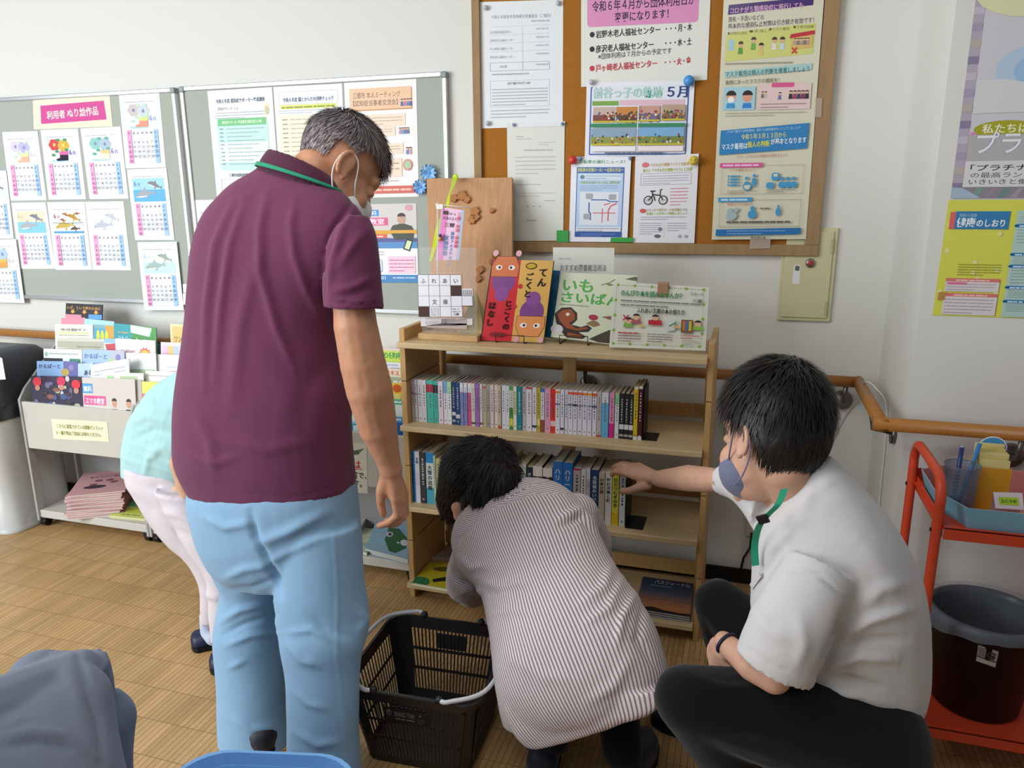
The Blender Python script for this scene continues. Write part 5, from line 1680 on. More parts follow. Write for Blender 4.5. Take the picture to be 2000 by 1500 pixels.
flatbook([(700, 1030), (752, 1034), (716, 1080), (690, 1070)], .0785, .012, '#C6CCB0', 'pale green magazine left of the leaf picture book', 'magazine', 'magazine', None, lambda s: (s.ell(.5, .6, .3, .2, '#9AB49A'), s.ell(.5, .55, .2, .12, '#C6CCB0')))
for i, (dx, c) in enumerate(((0, '#B4B2AC'), (3, '#C6C4BC'))):
    flatbook([(690 + dx, 1012), (718 + dx, 1003), (700 + dx, 1030), (680 + dx, 1040)], .092 + .012 * i, .0115, c, ['lower grey magazine leaning at the left of the rack base', 'upper grey magazine at the left of the rack base'][i], 'magazine', 'magazine', 'grey magazines on the rack base')

# pink booklets on the left rack
pkc = atZ(160, 955, .15)
for i in range(13):
    z0 = .0785 + i * .0086
    a = math.radians(28 + R_.uniform(-3.5, 3.5) + (2 if i > 6 else 0))
    u, w = V((math.cos(a), math.sin(a), 0)), V((-math.sin(a), math.cos(a), 0))
    c = V((-2.672 + R_.uniform(-.006, .006), 2.497 + R_.uniform(-.005, .005), z0 + .008))
    hw, hh = .112, .16
    # spine side faces right
    cc = [c - u * hw + w * hh * .9, c + u * hw + w * hh * .9, c + u * hw - w * hh * .9, c - u * hw - w * hh * .9]
    t = thing('pink_booklet', ['topmost pink booklet of the stack on the leftmost rack base', 'pink booklet lying under the topmost one in the stack on the rack base'][0 if i == 12 else 1], 'booklet', c - V((0, 0, .008)), 'pink booklets in the stack')
    s = Sheet(cc, '#D2A0A2', .5, .0012)
    if i == 12:
        s.text('あたたかい福祉', .5, .3, .07, '#7A4A54', .6, 'c', .03)
        s.greek(.3, .8, .2, .03, '#9A6A70', 2)
        for q, r in ((.4, .45), (.6, .45), (.7, .55), (.35, .62)):
            s.ell(q, r, .07, .05, '#8A5A66')
        s.ell(.4, .72, .2, .07, '#4A3A48')
    s.build('cover', parent=t)
    m_ = sum(cc, V((0, 0, 0))) / 4
    MB().hexa([p.lerp(m_, .01) - V((0, 0, .0078)) for p in cc[::-1]] + [p.lerp(m_, .01) - V((0, 0, .0012)) for p in cc[::-1]], M('#DCC9C6', .8)).build('pages', t)
    MB().obox(c + u * hw - V((0, 0, .004)), u * .0012, w * hh * .9, V((0, 0, .0038)), M('#9A5A58', .6)).build('spine', t)
for i in range(2):
    flatbook([(246 + i, 978 - i * 2), (287 + i, 970 - i * 2), (287, 1016 - i * 2), (214 - i, 1009 - i * 2)], .0785 + i * .0065, .006, '#D6DC7A', ['lower yellow-green leaflet bundle on the leftmost rack base', 'upper yellow-green leaflet bundle on the leftmost rack base'][i], 'leaflet', 'leaflet_bundle', 'yellow-green leaflets', lambda s: (s.poly([(.2, .1), (.95, .0), (1, .5), (.3, .45)], '#6FBF86'), s.rect(.4, .55, 1, .8, '#C4D050'), s.ell(.14, .6, .1, .08, '#E6E8E4'), s.greek(.3, .8, .9, .06, '#8A8E50', 1)))
flatbook([(310, 985), (372, 995), (372, 1030), (297, 1015)], .0785, .024, '#DADFC2', 'white and green leaflet bundle on the rack base behind the white trousers', 'leaflet', 'leaflet_bundle', 'yellow-green leaflets', lambda s: (s.rect(.1, .0, 1, .3, '#7FC296'), s.rect(.1, .3, 1, .5, '#C9D05A'), s.ell(.4, .75, .2, .12, '#C4C8DA')))

# ---------------------------------------------------------------- the grey bin at the far left edge
bn = thing('large_bin', 'large pale grey bin with a dark liner and lid at the left photo edge', 'bin', (-3.14, 2.42, 0))
bg = M('#C2C2BE', .4, 'plastic', .4)


def rsq(cx, cy, hx, hy, z, r, n=8):
    out = []
    for sx, sy, a0 in ((1, -1, -90), (1, 1, 0), (-1, 1, 90), (-1, -1, 180)):
        for k in range(n):
            q = math.radians(a0 + 90 * k / (n - 1))
            out.append(V((cx + sx * (hx - r) + r * math.cos(q), cy + sy * (hy - r) + r * math.sin(q), z)))
    return out


def skin(mb, rings, mat, cap=True, smooth=True):
    n = len(rings[0])
    vs = [p for r in rings for p in r]
    fs = [(i * n + k, i * n + (k + 1) % n, (i + 1) * n + (k + 1) % n, (i + 1) * n + k) for i in range(len(rings) - 1) for k in range(n)]
    mb.add(vs, fs, mat, smooth)
    if cap:
        mb.add(rings[0], [tuple(range(n))[::-1]], mat)
        mb.add(rings[-1], [tuple(range(n))], mat)
    return mb


skin(MB(), [rsq(-3.155, 2.43, .2, .17, z, .07) if z > .02 else rsq(-3.155, 2.43, .21, .18, z, .07) for z in (0.001, .02, .021, .3, .56)], bg).build('bin_body', bn)
lm = M('#2E3236', .35, spec=.45)
skin(MB(), [rsq(-3.155, 2.43, a, b, z, .07) for a, b, z in ((.206, .176, .50), (.212, .182, .56), (.2, .17, .575))], lm, False).build('liner_skirt', bn)
skin(MB(), [rsq(-3.15, 2.45, a, b, z, .06) for a, b, z in ((.2, .16, .57), (.21, .165, .66), (.2, .15, .74), (.17, .12, .775), (.1, .07, .785))], M('#35383E', .6, 'cloth')).build('lid', bn)
s = wsheet([(-14, 690), (4, 700), (11, 741), (-12, 742)], 2.27, '#DEDEDA', .5, .001)
s.build('paper_card', 'white paper corner resting against the dark lid at the left photo edge', 'card')

# ---------------------------------------------------------------- black shopping basket
ZR = .235
FR, BR = atZ(930, 1379, ZR), atZ(972, 1237, ZR)
du = (atZ(908, 1377, ZR) - atZ(703, 1344, ZR)).normalized()
dv = (BR - FR).normalized()
dv = V((-du.y, du.x, 0)) if V((-du.y, du.x, 0)).dot(dv) > 0 else V((du.y, -du.x, 0))
LB, DB = .35, (BR - FR).length + .03
bc = FR - du * (LB / 2) + dv * (DB / 2)
bc.z = 0
bkm = M('#242021', .38, 'plastic', .45)


def basket(name, label, c, du, dv, L, D, H, mat, hmat, rim_r=.05, handles=True):
    t = thing(name, label, 'basket', c)

    def ring(hx, hy, z, r, n=7):
        out = []
        for sx, sy, a0 in ((1, -1, -90), (1, 1, 0), (-1, 1, 90), (-1, -1, 180)):
            for k in range(n):
                q = math.radians(a0 + 90 * k / (n - 1))
                p = (sx * (hx - r) + r * math.cos(q), sy * (hy - r) + r * math.sin(q))
                out.append(c + du * p[0] + dv * p[1] + V((0, 0, z)))
        return out
    e = .035
    # bottom
    skin(MB(), [ring(L / 2 - e, D / 2 - e, .004, rim_r * .7), ring(L / 2 - e, D / 2 - e, .010, rim_r * .7)], mat, True, False).build('basket_floor', t)
    # rim: rolled lip
    skin(MB(), [ring(L / 2 - .004, D / 2 - .004, H - .032, rim_r), ring(L / 2, D / 2, H - .03, rim_r), ring(L / 2 + .008, D / 2 + .008, H - .003, rim_r), ring(L / 2 + .006, D / 2 + .006, H, rim_r), ring(L / 2 - .001, D / 2 - .001, H, rim_r), ring(L / 2 - .004, D / 2 - .004, H - .032, rim_r)], mat, False, False).build('rim', t)
    # walls with three rows of slots: bars, bands
    tp = lambda f: (L / 2 - e + (e - .002) * f, D / 2 - e + (e - .002) * f)
    zf = lambda f: .006 + (H - .034) * f
    bands = [(0, .1), (.38, .42), (.66, .70), (.97, 1.0)]
    for side in range(4):
        mb = MB()

        def pt(u, f, off=0.):
            hx, hy = tp(f)
            p = [(u * (hx - rim_r * .5), -hy - off), (hx + off, u * (hy - rim_r * .5)), (-u * (hx - rim_r * .5), hy + off), (-hx - off, -u * (hy - rim_r * .5))][side]
            return c + du * p[0] + dv * p[1] + V((0, 0, zf(f)))

        def slab(u0, u1, f0, f1, th=.0022):
            a = [pt(u0, f0), pt(u1, f0), pt(u1, f1), pt(u0, f1)]
            b = [pt(u0, f0, -th), pt(u1, f0, -th), pt(u1, f1, -th), pt(u0, f1, -th)]
            mb.hexa(b[::-1] + a[::-1], mat)
        for f0, f1 in bands:
            slab(-1, 1, f0, f1)
        nb = 26 if side % 2 == 0 else 18
        for i in range(nb + 1):
            u = -1 + 2 * i / nb
            slab(max(-1, u - .014), min(1, u + .014), .1, .97)
        if side % 2 == 0:
            slab(-.32, .3, .72, .93)
        slab(-1, -.93, 0, 1)
        slab(.93, 1, 0, 1)
        mb.build('slotted_wall', t)
    # rounded corner walls
    for ci in range(4):
        mb = MB()
        rs = [ring(*tp(f), zf(f), rim_r * (.7 + .3 * f))[ci * 7:ci * 7 + 7] for f in (0, .5, 1)]
        ri = [[p + (c + V((0, 0, p.z)) - p).normalized() * .003 for p in r] for r in rs]
        for a in range(2):
            for k in range(6):
                mb.hexa([ri[a][k], ri[a][k + 1], rs[a][k + 1], rs[a][k], ri[a + 1][k], ri[a + 1][k + 1], rs[a + 1][k + 1], rs[a + 1][k]], mat)
        mb.build('corner_wall', t)
    # two wire handles folded outwards on the rim
    for sx in ((1, -1) if handles else ()):
        ends = [c + du * sx * .085 + dv * sy * (D / 2 + .006) + V((0, 0, H + .004)) for sy in (-1, 1)]
        ou = L / 2 + .014
        pts = [ends[0], c + du * sx * (ou - .075) - dv * (D / 2 + .010) + V((0, 0, H + .008)), c + du * sx * ou - dv * (D / 2 - .06) + V((0, 0, H + .01)), c + du * sx * ou + dv * (D / 2 - .06) + V((0, 0, H + .01)), c + du * sx * (ou - .075) + dv * (D / 2 + .010) + V((0, 0, H + .008)), ends[1]]
        MB().tube(catmull(pts, 8), .0056, hmat, 10).build('handle', t)
        for p in ends:
            MB().ball(p, .011, mat).build('hinge', t)
    return t


tb = basket('shopping_basket', 'black slotted shopping basket with white handles on the floor', bc, du, dv, LB, DB, ZR, bkm, M('#D4D6DC', .35, spec=.5))
# print on its front wall
f0 = bc - dv * (DB / 2 - .006) + V((0, 0, 0))
P0 = lambda u, z: bc + du * u * LB / 2 - dv * (DB / 2 - .035 + .033 * (z - .006) / (ZR - .034) + .0015) + V((0, 0, z))
s = Sheet([P0(-.36, .19), P0(.30, .19), P0(.30, .148), P0(-.36, .148)], '#242021', .4, .0008)
s.text('BRAKE TIME', .22, .6, .5, '#6E6C70', .46, 'l', .03)
s.greek(.24, .68, .86, .18, '#77757A', 2)
s.ell(.1, .4, .07, .25, '#4E4C50')
s.poly([(.05, .3), (.1, .1), (.15, .3)], '#77757A')
s.text('A', .78, .42, .4, '#77757A', .06, 'l', .02)
s.para(.74, .9, .5, .95, 3, '#6A686C', 3)
s.build('printed_label', parent=tb)

# blue basket in the near foreground
bz = .29
A0, A1 = atZ(352, 1478, bz), atZ(690, 1492, bz)
du2 = (A1 - A0).normalized()
du2.z = 0
dv2 = V((-du2.y, du2.x, 0))
bc2 = (A0 + A1) / 2 - dv2 * .165 + dv2 * .02
bc2.z = 0
blu = M('#86C0FA', .35, 'plastic', .45)
L2 = (A1 - A0).length
bc2 = bc2 + du2 * .012
basket('shopping_basket', 'blue slotted shopping basket at the bottom edge of the photo', bc2, du2, dv2, L2, .33, bz, blu, M('#3A3230', .4), .095, False)

# ---------------------------------------------------------------- orange trolley
org = M('#D4492A', .38, 'plastic', .45)
tx = .452
tr = thing('trolley', 'orange tubular steel trolley with two trays by the right-hand wall', 'trolley', (tx + .3, 2.0, 0))
YF_, YB_ = 1.85, 2.155
for x in (tx, tx + .62):
    MB().tube(catmull([(x, YF_, .06), (x, YF_, .35), (x, YF_, .66), (x, YF_, .725), (x, YF_ + .03, .762), (x, YF_ + .09, .768), (x, YB_ - .09, .768), (x, YB_ - .03, .762), (x, YB_, .725), (x, YB_, .66), (x, YB_, .35), (x, YB_, .06)], 6), .0115, org, 14).build('end_frame', tr)
zt, zl = at(1838, 1030, YF_ - .012)[2], .135
for z, nm in ((zt, 'upper_tray'), (zl, 'lower_tray')):
    mb = MB().box(tx + .004, tx + .616, YF_ - .008, YB_ + .008, z - .006, z - .003, org)
    mb.box(tx + .012, tx + .608, YF_ - .014, YF_ - .011, z - .028, z + .001, org).box(tx + .012, tx + .608, YB_ + .011, YB_ + .014, z - .028, z + .03, org)
    mb.box(tx + .012, tx + .608, YF_ - .014, YF_ - .0, z - .003, z + .001, org)
    mb.box(tx + .0118, tx + .0135, YF_, YB_, z - .028, z + .012, org).box(tx + .606, tx + .608, YF_, YB_, z - .028, z + .012, org)
    mb.build(nm, tr, bevel=.001)
for x in (tx, tx + .62):
    for y in (YF_, YB_):
        MB().tube([(x - .011, y, .026), (x + .011, y, .026)], .025, blk, 18).tube([(x, y, .05), (x, y, .062)], .014, M('#8A8A8A', .3, metal=.8)).build('castor', tr)
        for z in (zt - .012, zl - .012):
            MB().tube([(x - .0135, y, z), (x - .0115, y, z)], .005, blk, 8).build('screw', tr)

# pale blue card tray on the trolley
zb = zt - .0025
oct_ = [(1808, 935), (1843, 998), (1897, 1040), (2085, 1052), (2110, 990), (2070, 935), (2000, 915), (1880, 903)]
ob = [atZ(x, y, zb) for x, y in oct_]
ob = [V((min(p.x, tx + .60), min(max(p.y, YF_ + .004), YB_ - .002), zb)) for p in ob]
fx = [atZ(1800, 950, zb), atZ(1846, 1000, zb), atZ(1897, 1040, zb)]
yb = YB_ - .005
ob = [V((tx + .022, YB_ - .06, zb)), V((tx + .022, YF_ + .11, zb)), V((atZ(1897, 1040, zb).x, YF_ + .006, zb)), V((tx + .44, YF_ + .006, zb)), V((tx + .5, YF_ + .06, zb)), V((tx + .5, YB_ - .06, zb)), V((tx + .44, yb, zb)), V((tx + .09, yb, zb))]
cen = sum(ob, V((0, 0, 0))) / 8
hgt = .052
ct = thing('card_tray', 'pale blue eight-sided card tray on the top of the orange trolley', 'tray', cen)
lb_, pk_ = M('#7FB4CC', .5), M('#C9807A', .6)
outr = [cen + (p - cen) * 1.06 for p in ob]
mb = MB()
for i in range(8):
    j = (i + 1) % 8
    a, b, A, B = ob[i], ob[j], outr[i] + V((0, 0, hgt)), outr[j] + V((0, 0, hgt))
    mb.add([a, b, B, A], [(0, 1, 2, 3)], lb_)
    w = [cen + (p - cen) * .99 for p in (a, b)] + [cen + V((0, 0, hgt)) + (p - cen - V((0, 0, hgt))) * .99 for p in (B, A)]
    mb.add([p + V((0, 0, .0006 if k < 2 else 0)) for k, p in enumerate(w)], [(3, 2, 1, 0)], lb_ if i < 2 else pk_)
    mb.add([A, B, w[2], w[3]], [(0, 1, 2, 3)], M('#B4CCD8', .5))
mb.build('tray_wall', ct)
MB().add([p + V((0, 0, .0004)) for p in ob], [tuple(range(8))], pk_).build('tray_floor', ct)

# pen cup, pens, card box, card stand
zi = zb + .001
cc = atZ(1874, 978, zi)
cc.y = min(cc.y, YF_ + .17)
cupc = V((at(1877, 930, 1.95)[0], 1.95, zi))
r = .0385
cup = thing('pen_cup', 'smoky clear plastic pen cup on the orange trolley', 'cup', cupc)
hc = .118
MB().lathe(cupc, [(r * .86, 0), (r * .9, .002), (r, hc), (r * 1.03, hc + .001), (r * 1.03, hc + .004), (r * .97, hc + .004), (r * .96, hc), (r * .85, .006), (0.001, .005)], M('#7E93A8', .08, '', .5, alpha=.42), 32).build('cup_wall', cup)
MB().tube([cupc + V((r * math.cos(q), r * math.sin(q), hc + .003)) for q in [k * math.pi / 16 for k in range(33)]], .0012, M('#55606C', .2), 6, False).build('cup_rim', cup)
pa = cupc + V((-.012, -.01, .008))
pb = at(1879, 874, 1.955)
pn = thing('pen', 'navy pen with white grip rings in the pen cup', 'pen', pa)
dp = (pb - pa).normalized()
MB().tube([pa, pb], .0052, M('#1E2E6A', .3, spec=.5), 12).tube([pb, pb + dp * .004], .003, M('#B4B8C8', .3)).build('barrel', pn)
mb = MB()
for i in range(9):
    p = pa.lerp(pb, .2 + i * .055)
    mb.tube([p - dp * .0015, p + dp * .0015], .0057, M('#8FA6D0', .4), 12)
mb.build('grip', pn)
pa = cupc + V((.004, .012, .008))
pb = at(1914, 866, 1.99)
tag(MB().tube([pa, pb], .0052, M('#3F86C4', .3, spec=.5), 12).build('pen', None), 'light blue pen leaning to the right in the pen cup', 'pen')
yb_ = M('#DDA02C', .55)
bx0, bx1 = at(1905, 950, 1.965)[0], at(1972, 950, 1.965)[0]
zx = zi
cbx = thing('card_box', 'orange-yellow card box filled with cream cards on the trolley', 'box', ((bx0 + bx1) / 2, 2.0, zx))
zt_ = at(1935, 914, 1.965)[2]
mb = MB().box(bx0, bx1, 1.965, 1.967, zx, zt_, yb_).box(bx0, bx1, 2.036, 2.038, zx, zt_ + .004, yb_).box(bx0, bx0 + .002, 1.967, 2.036, zx, zt_, yb_).box(bx1 - .002, bx1, 1.967, 2.036, zx, zt_, yb_).box(bx0, bx1, 1.967, 2.036, zx, zx + .002, yb_)
mb.build('box_wall', cbx)
for i in range(9):
    y = 1.971 + i * .007
    h = zt_ + .018 + .004 * (i % 3) + .002 * i
    tag(MB().box(bx0 + .004, bx1 - .004 - .004 * (i % 2), y, y + .0035, zx + .003, h, M('#DCCB7C' if i % 2 else '#E3D594', .7)).build('index_card'), 'cream index card filed in the orange-yellow card box', 'card', 'index cards in the box')
yc_ = 2.041
fc = at(1939, 874, yc_)
mb = MB()
ring = lambda r0, dz, a0, a1, yy: [fc + V((r0 * math.cos(math.radians(a0 + (a1 - a0) * k / 20)), yy, r0 * .9 * math.sin(math.radians(a0 + (a1 - a0) * k / 20)) + dz)) for k in range(21)]
mb.prism(ring(.031, 0, 0, 342, 0), (0, .0012, 0), M('#E4E9EE', .5))
mb.add(ring(.028, 0, -12, 192, -.0004), [tuple(range(21))], M('#4E9CD4', .5))
mb.add(ring(.0255, 0, -168, -12, -.0006), [tuple(range(21))], M('#E6C6B4', .6))
mb.box(fc.x - .012, fc.x + .012, yc_ + .0002, yc_ + .0012, zx, fc.z - .02, M('#E4E9EE', .5))
tag(mb.build('paper_cutout'), 'round paper cutout with a blue top standing behind the card box', 'cutout')
s = Sheet([at(1940, 961, 1.90), at(1997, 963, 1.90), at(2000, 996, 1.885), at(1944, 993, 1.885)], '#D8CBD0', .4, .0015)
s.frame(.06, .1, .94, .9, .02, '#E8E4E6')
s.rrect(.16, .28, .84, .76, '#A9CC3A', .05)
s.text('血圧手帳', .5, .62, .24, '#5A7A1E', .55, 'c', .04)
s.mb.add([at(1940, 961, 1.90) + V((0, .001, 0)), at(1997, 963, 1.90) + V((0, .001, 0)), at(1997, 963, 1.93) + V((0, 0, -.055)), at(1940, 961, 1.93) + V((0, 0, -.055))], [(0, 1, 2, 3)], M('#D8CBD0', .4))
s.build('card_stand', 'small card with a lime green label standing in the card tray', 'card')

# waste bin on the lower tray
wc_ = V((at(1898, 1385, 1.99)[0], 1.99, zl - .0025))
wb = thing('waste_bin', 'round black waste bin with a clear liner on the lower trolley tray', 'bin', wc_)
HB, rt, rb_ = .255, .128, .1
bm_ = M('#141315', .42, 'plastic', .4)
MB().lathe(wc_, [(rb_ * .94, .001), (rb_, .006), (rb_ + (rt - rb_) * .93, HB * .93), (rt + .004, HB * .935), (rt + .004, HB), (rt - .002, HB), (rt - .004, HB * .93), (rb_ - .004, .008), (.001, .006)], bm_, 40).build('bin_body', wb)
lm2 = M('#AEB8C6', .25, '', .5, alpha=.24)
NB = 64


def liner(rows):
    vs = []
    for rr, z in rows:
        for k in range(NB):
            q = 2 * math.pi * k / NB
            w = 1 + .02 * noise.noise((math.cos(q) * 5, math.sin(q) * 5, z * 9))
            zz = z
            if rr > rt and z < HB:
                zz = z - .012 * noise.noise((math.cos(q) * 2.5 + 3, math.sin(q) * 2.5, 0)) - (.045 * max(0, -math.cos(q + .25)) ** 4)
            vs.append(wc_ + V((rr * w * math.cos(q), rr * w * math.sin(q), zz)))
    return vs, [(i * NB + k, i * NB + (k + 1) % NB, (i + 1) * NB + (k + 1) % NB, (i + 1) * NB + k) for i in range(len(rows) - 1) for k in range(NB)]


MB().add(*liner([(rt + .013, HB * .93), (rt + .012, HB * .97), (rt + .011, HB + .006), (rt - .004, HB + .009), (rt - .009, HB - .01), (rt - .016, HB * .7), (rb_ - .006, HB * .2), (rb_ - .02, .02)]), lm2, True).build('clear_liner', wb)
pz = lambda u, v: wc_ + V(((rb_ + (rt - rb_) * v / HB + .0012) * math.sin(u), -(rb_ + (rt - rb_) * v / HB + .0012) * math.cos(u), v))
s = Sheet([pz(-.36, .222), pz(-.02, .216), pz(-.02, .17), pz(-.36, .176)], '#9A948E', .5, .0008)
s.rect(.05, .08, .42, .6, '#7A746E')
s.text('G', .44, .58, .55, '#2E2A28', None, 'l', .05)
s.para(.66, .95, .1, .55, 3, '#4A4644', 2)
s.rect(0, .64, 1, .7, '#3A3634')
s.rect(.02, .74, .98, .98, '#B4AEA6')
s.build('sticker', parent=wb)
# ---------------------------------------------------------------- people: one continuous body each, clothes and hair as children


def depth_at(p):
    return (RC @ (V(p) - V((0, 0, CAMH))))[2]


def topx(p):
    c = RC @ (V(p) - V((0, 0, CAMH)))
    return 1000 + FPX * c[0] / c[2], 750 + FPX * c[1] / c[2]


def nd(x, y, Y, w):
    """a joint: photo position, depth and the limb's width there in photo pixels -> (point, radius)"""
    p = at(x, y, Y)
    return p, w / 2 * depth_at(p) / FPX


def cone(mb, p0, r0, p1, r1, n=14):
    mb.ball(p0, r0, None, 20)
    mb.ball(p1, r1, None, 20)
    if (p1 - p0).length > .001:
        mb.tube([p0, p1], [r0, r1], None, n)


def chain(mb, nodes):
    if len(nodes) == 1:
        mb.ball(nodes[0][0], nodes[0][1], None, 20)
    for (a, ra), (b, rb) in zip(nodes, nodes[1:]):
        cone(mb, a, ra, b, rb)
    return mb


def pxring(l, r, Y, ratio=.6, e=2.0, Yr=None):
    L, R = at(l[0], l[1], Y), at(r[0], r[1], Y if Yr is None else Yr)
    return [(L + R) / 2, (R - L) / 2, ratio, e]


def loft(mb, rings, n=40, steps=5, hollow0=False, hollow1=False):
    """closed tube through rings of (centre, half width vector, depth ratio, roundness)"""
    C = [r[0] for r in rings]
    out = []
    m_ = len(rings)
    cr = lambda a, b, c, d, t: .5 * ((2 * b) + (c - a) * t + (2 * a - 5 * b + 4 * c - d) * t * t + (3 * b - a - 3 * c + d) * t ** 3)
    seq = []
    for i in range(m_ - 1):
        q = [rings[max(i - 1, 0)], rings[i], rings[i + 1], rings[min(i + 2, m_ - 1)]]
        for k in range(steps):
            t = k / steps
            seq.append([cr(*[x[0] for x in q], t), cr(*[x[1] for x in q], t), cr(*[x[2] for x in q], t), cr(*[x[3] for x in q], t)])
    seq.append(list(rings[-1]))
    for i, (c, a, ratio, e) in enumerate(seq):
        t = (seq[min(i + 1, len(seq) - 1)][0] - seq[max(i - 1, 0)][0]).normalized()
        b = t.cross(a)
        if b.length < 1e-6:
            b = V((0, 1, 0))
        b = b.normalized() * a.length * ratio
        ring = []
        for k in range(n):
            q = 2 * math.pi * k / n
            cc, ss = math.cos(q), math.sin(q)
            x = math.copysign(abs(cc) ** (2 / e), cc)
            y = math.copysign(abs(ss) ** (2 / e), ss)
            ring.append(c + a * x + b * y)
        out.append(ring)

    def inner(ring, nxt):
        c = sum(ring, V((0, 0, 0))) / n
        d = (nxt - c).normalized()
        return [[c + (p - c) * .88 for p in ring], [c + (p - c) * .84 + d * .035 for p in ring]]
    if hollow0:
        a, b = inner(out[0], seq[steps][0])
        out = [b, a] + out
    if hollow1:
        a, b = inner(out[-1], seq[-steps - 1][0])
        out = out + [a, b]
    return skin(mb, out, None)


def evalmesh(mb, voxel, smooth=4, post=None):
    me = bpy.data.meshes.new('tmp')
    me.from_pydata(mb.v, [], mb.f)
    ob = bpy.data.objects.new('tmp', me)
    COL.objects.link(ob)
    r = ob.modifiers.new('r', 'REMESH')
    r.mode, r.voxel_size = 'VOXEL', voxel
    s = ob.modifiers.new('s', 'SMOOTH')
    s.factor, s.iterations = .5, smooth
    dg = bpy.context.evaluated_depsgraph_get()
    dg.update()
    m2 = bpy.data.meshes.new_from_object(ob.evaluated_get(dg))
    bpy.data.objects.remove(ob)
    bpy.data.meshes.remove(me)
    if post:
        nv = [v.normal.copy() for v in m2.vertices]
        for v, n in zip(m2.vertices, nv):
            v.co = v.co + n * post(v.co, n)
    return m2


def flesh(mb, name, parent, mat, voxel=.006, smooth=4, post=None):
    m2 = evalmesh(mb, voxel, smooth, post)
    o = children_shift(parent)
    m2.transform(Matrix.Translation(-o))
    m2.name = name
    m2.materials.clear()
    for x in (mat if isinstance(mat, list) else [mat]):
        m2.materials.append(x)
    m2.polygons.foreach_set('use_smooth', [True] * len(m2.polygons))
    m2.polygons.foreach_set('material_index', [0] * len(m2.polygons))
    ob = bpy.data.objects.new(name, m2)
    COL.objects.link(ob)
    ob.parent = parent
    return ob


def wrinkles(creases, amp=.003, scale=(9, 9, 4), seed=0, edge=()):
    """cloth relief: soft noise plus folds; a crease = (photo polyline, height, width px, 'r'idge or 's'tep)"""
    cr = []
    for pl, h, w, k in creases:
        cr.append(([V(p) for p in pl], h * 1.3, w, k, min(p[0] for p in pl) - 3 * w, max(p[0] for p in pl) + 3 * w, min(p[1] for p in pl) - 3 * w, max(p[1] for p in pl) + 3 * w))

    def f(co, n):
        d = amp * noise.fractal(V((co.x * scale[0] + seed, co.y * scale[1], co.z * scale[2])), 1.0, 2.0, 3)
        x, y = topx(co)
        if n.dot(co - V((0, 0, CAMH))) < .2 * (co - V((0, 0, CAMH))).length:
            for pl, h, w, k, x0, x1, y0, y1 in cr:
                if x0 < x < x1 and y0 < y < y1:
                    best, sgn, tt = 1e9, 1, 0
                    m_ = len(pl) - 1
                    for i in range(m_):
                        ax, ay = pl[i]
                        bx, by = pl[i + 1]
                        L2 = (bx - ax) ** 2 + (by - ay) ** 2
                        t = max(0, min(1, ((x - ax) * (bx - ax) + (y - ay) * (by - ay)) / L2))
                        dd = math.hypot(x - ax - t * (bx - ax), y - ay - t * (by - ay))
                        if dd < best:
                            best, tt = dd, (i + t) / m_
                            sgn = 1 if (bx - ax) * (y - ay) - (by - ay) * (x - ax) > 0 else -1
                    g = math.exp(-(best / w) ** 2) * math.sin(math.pi * min(.97, max(.03, tt))) ** .5
                    d += h * g if k == 'r' else h * sgn * (best / w) * g * 2.3
        return d
    return f


SKIN1 = M('#BE8A6C', .5, 'skin', .35)
SKIN2 = M('#C79A82', .5, 'skin', .35)


def cam2w(x, y, z):
    return (RT @ V((x, y, z))).normalized()


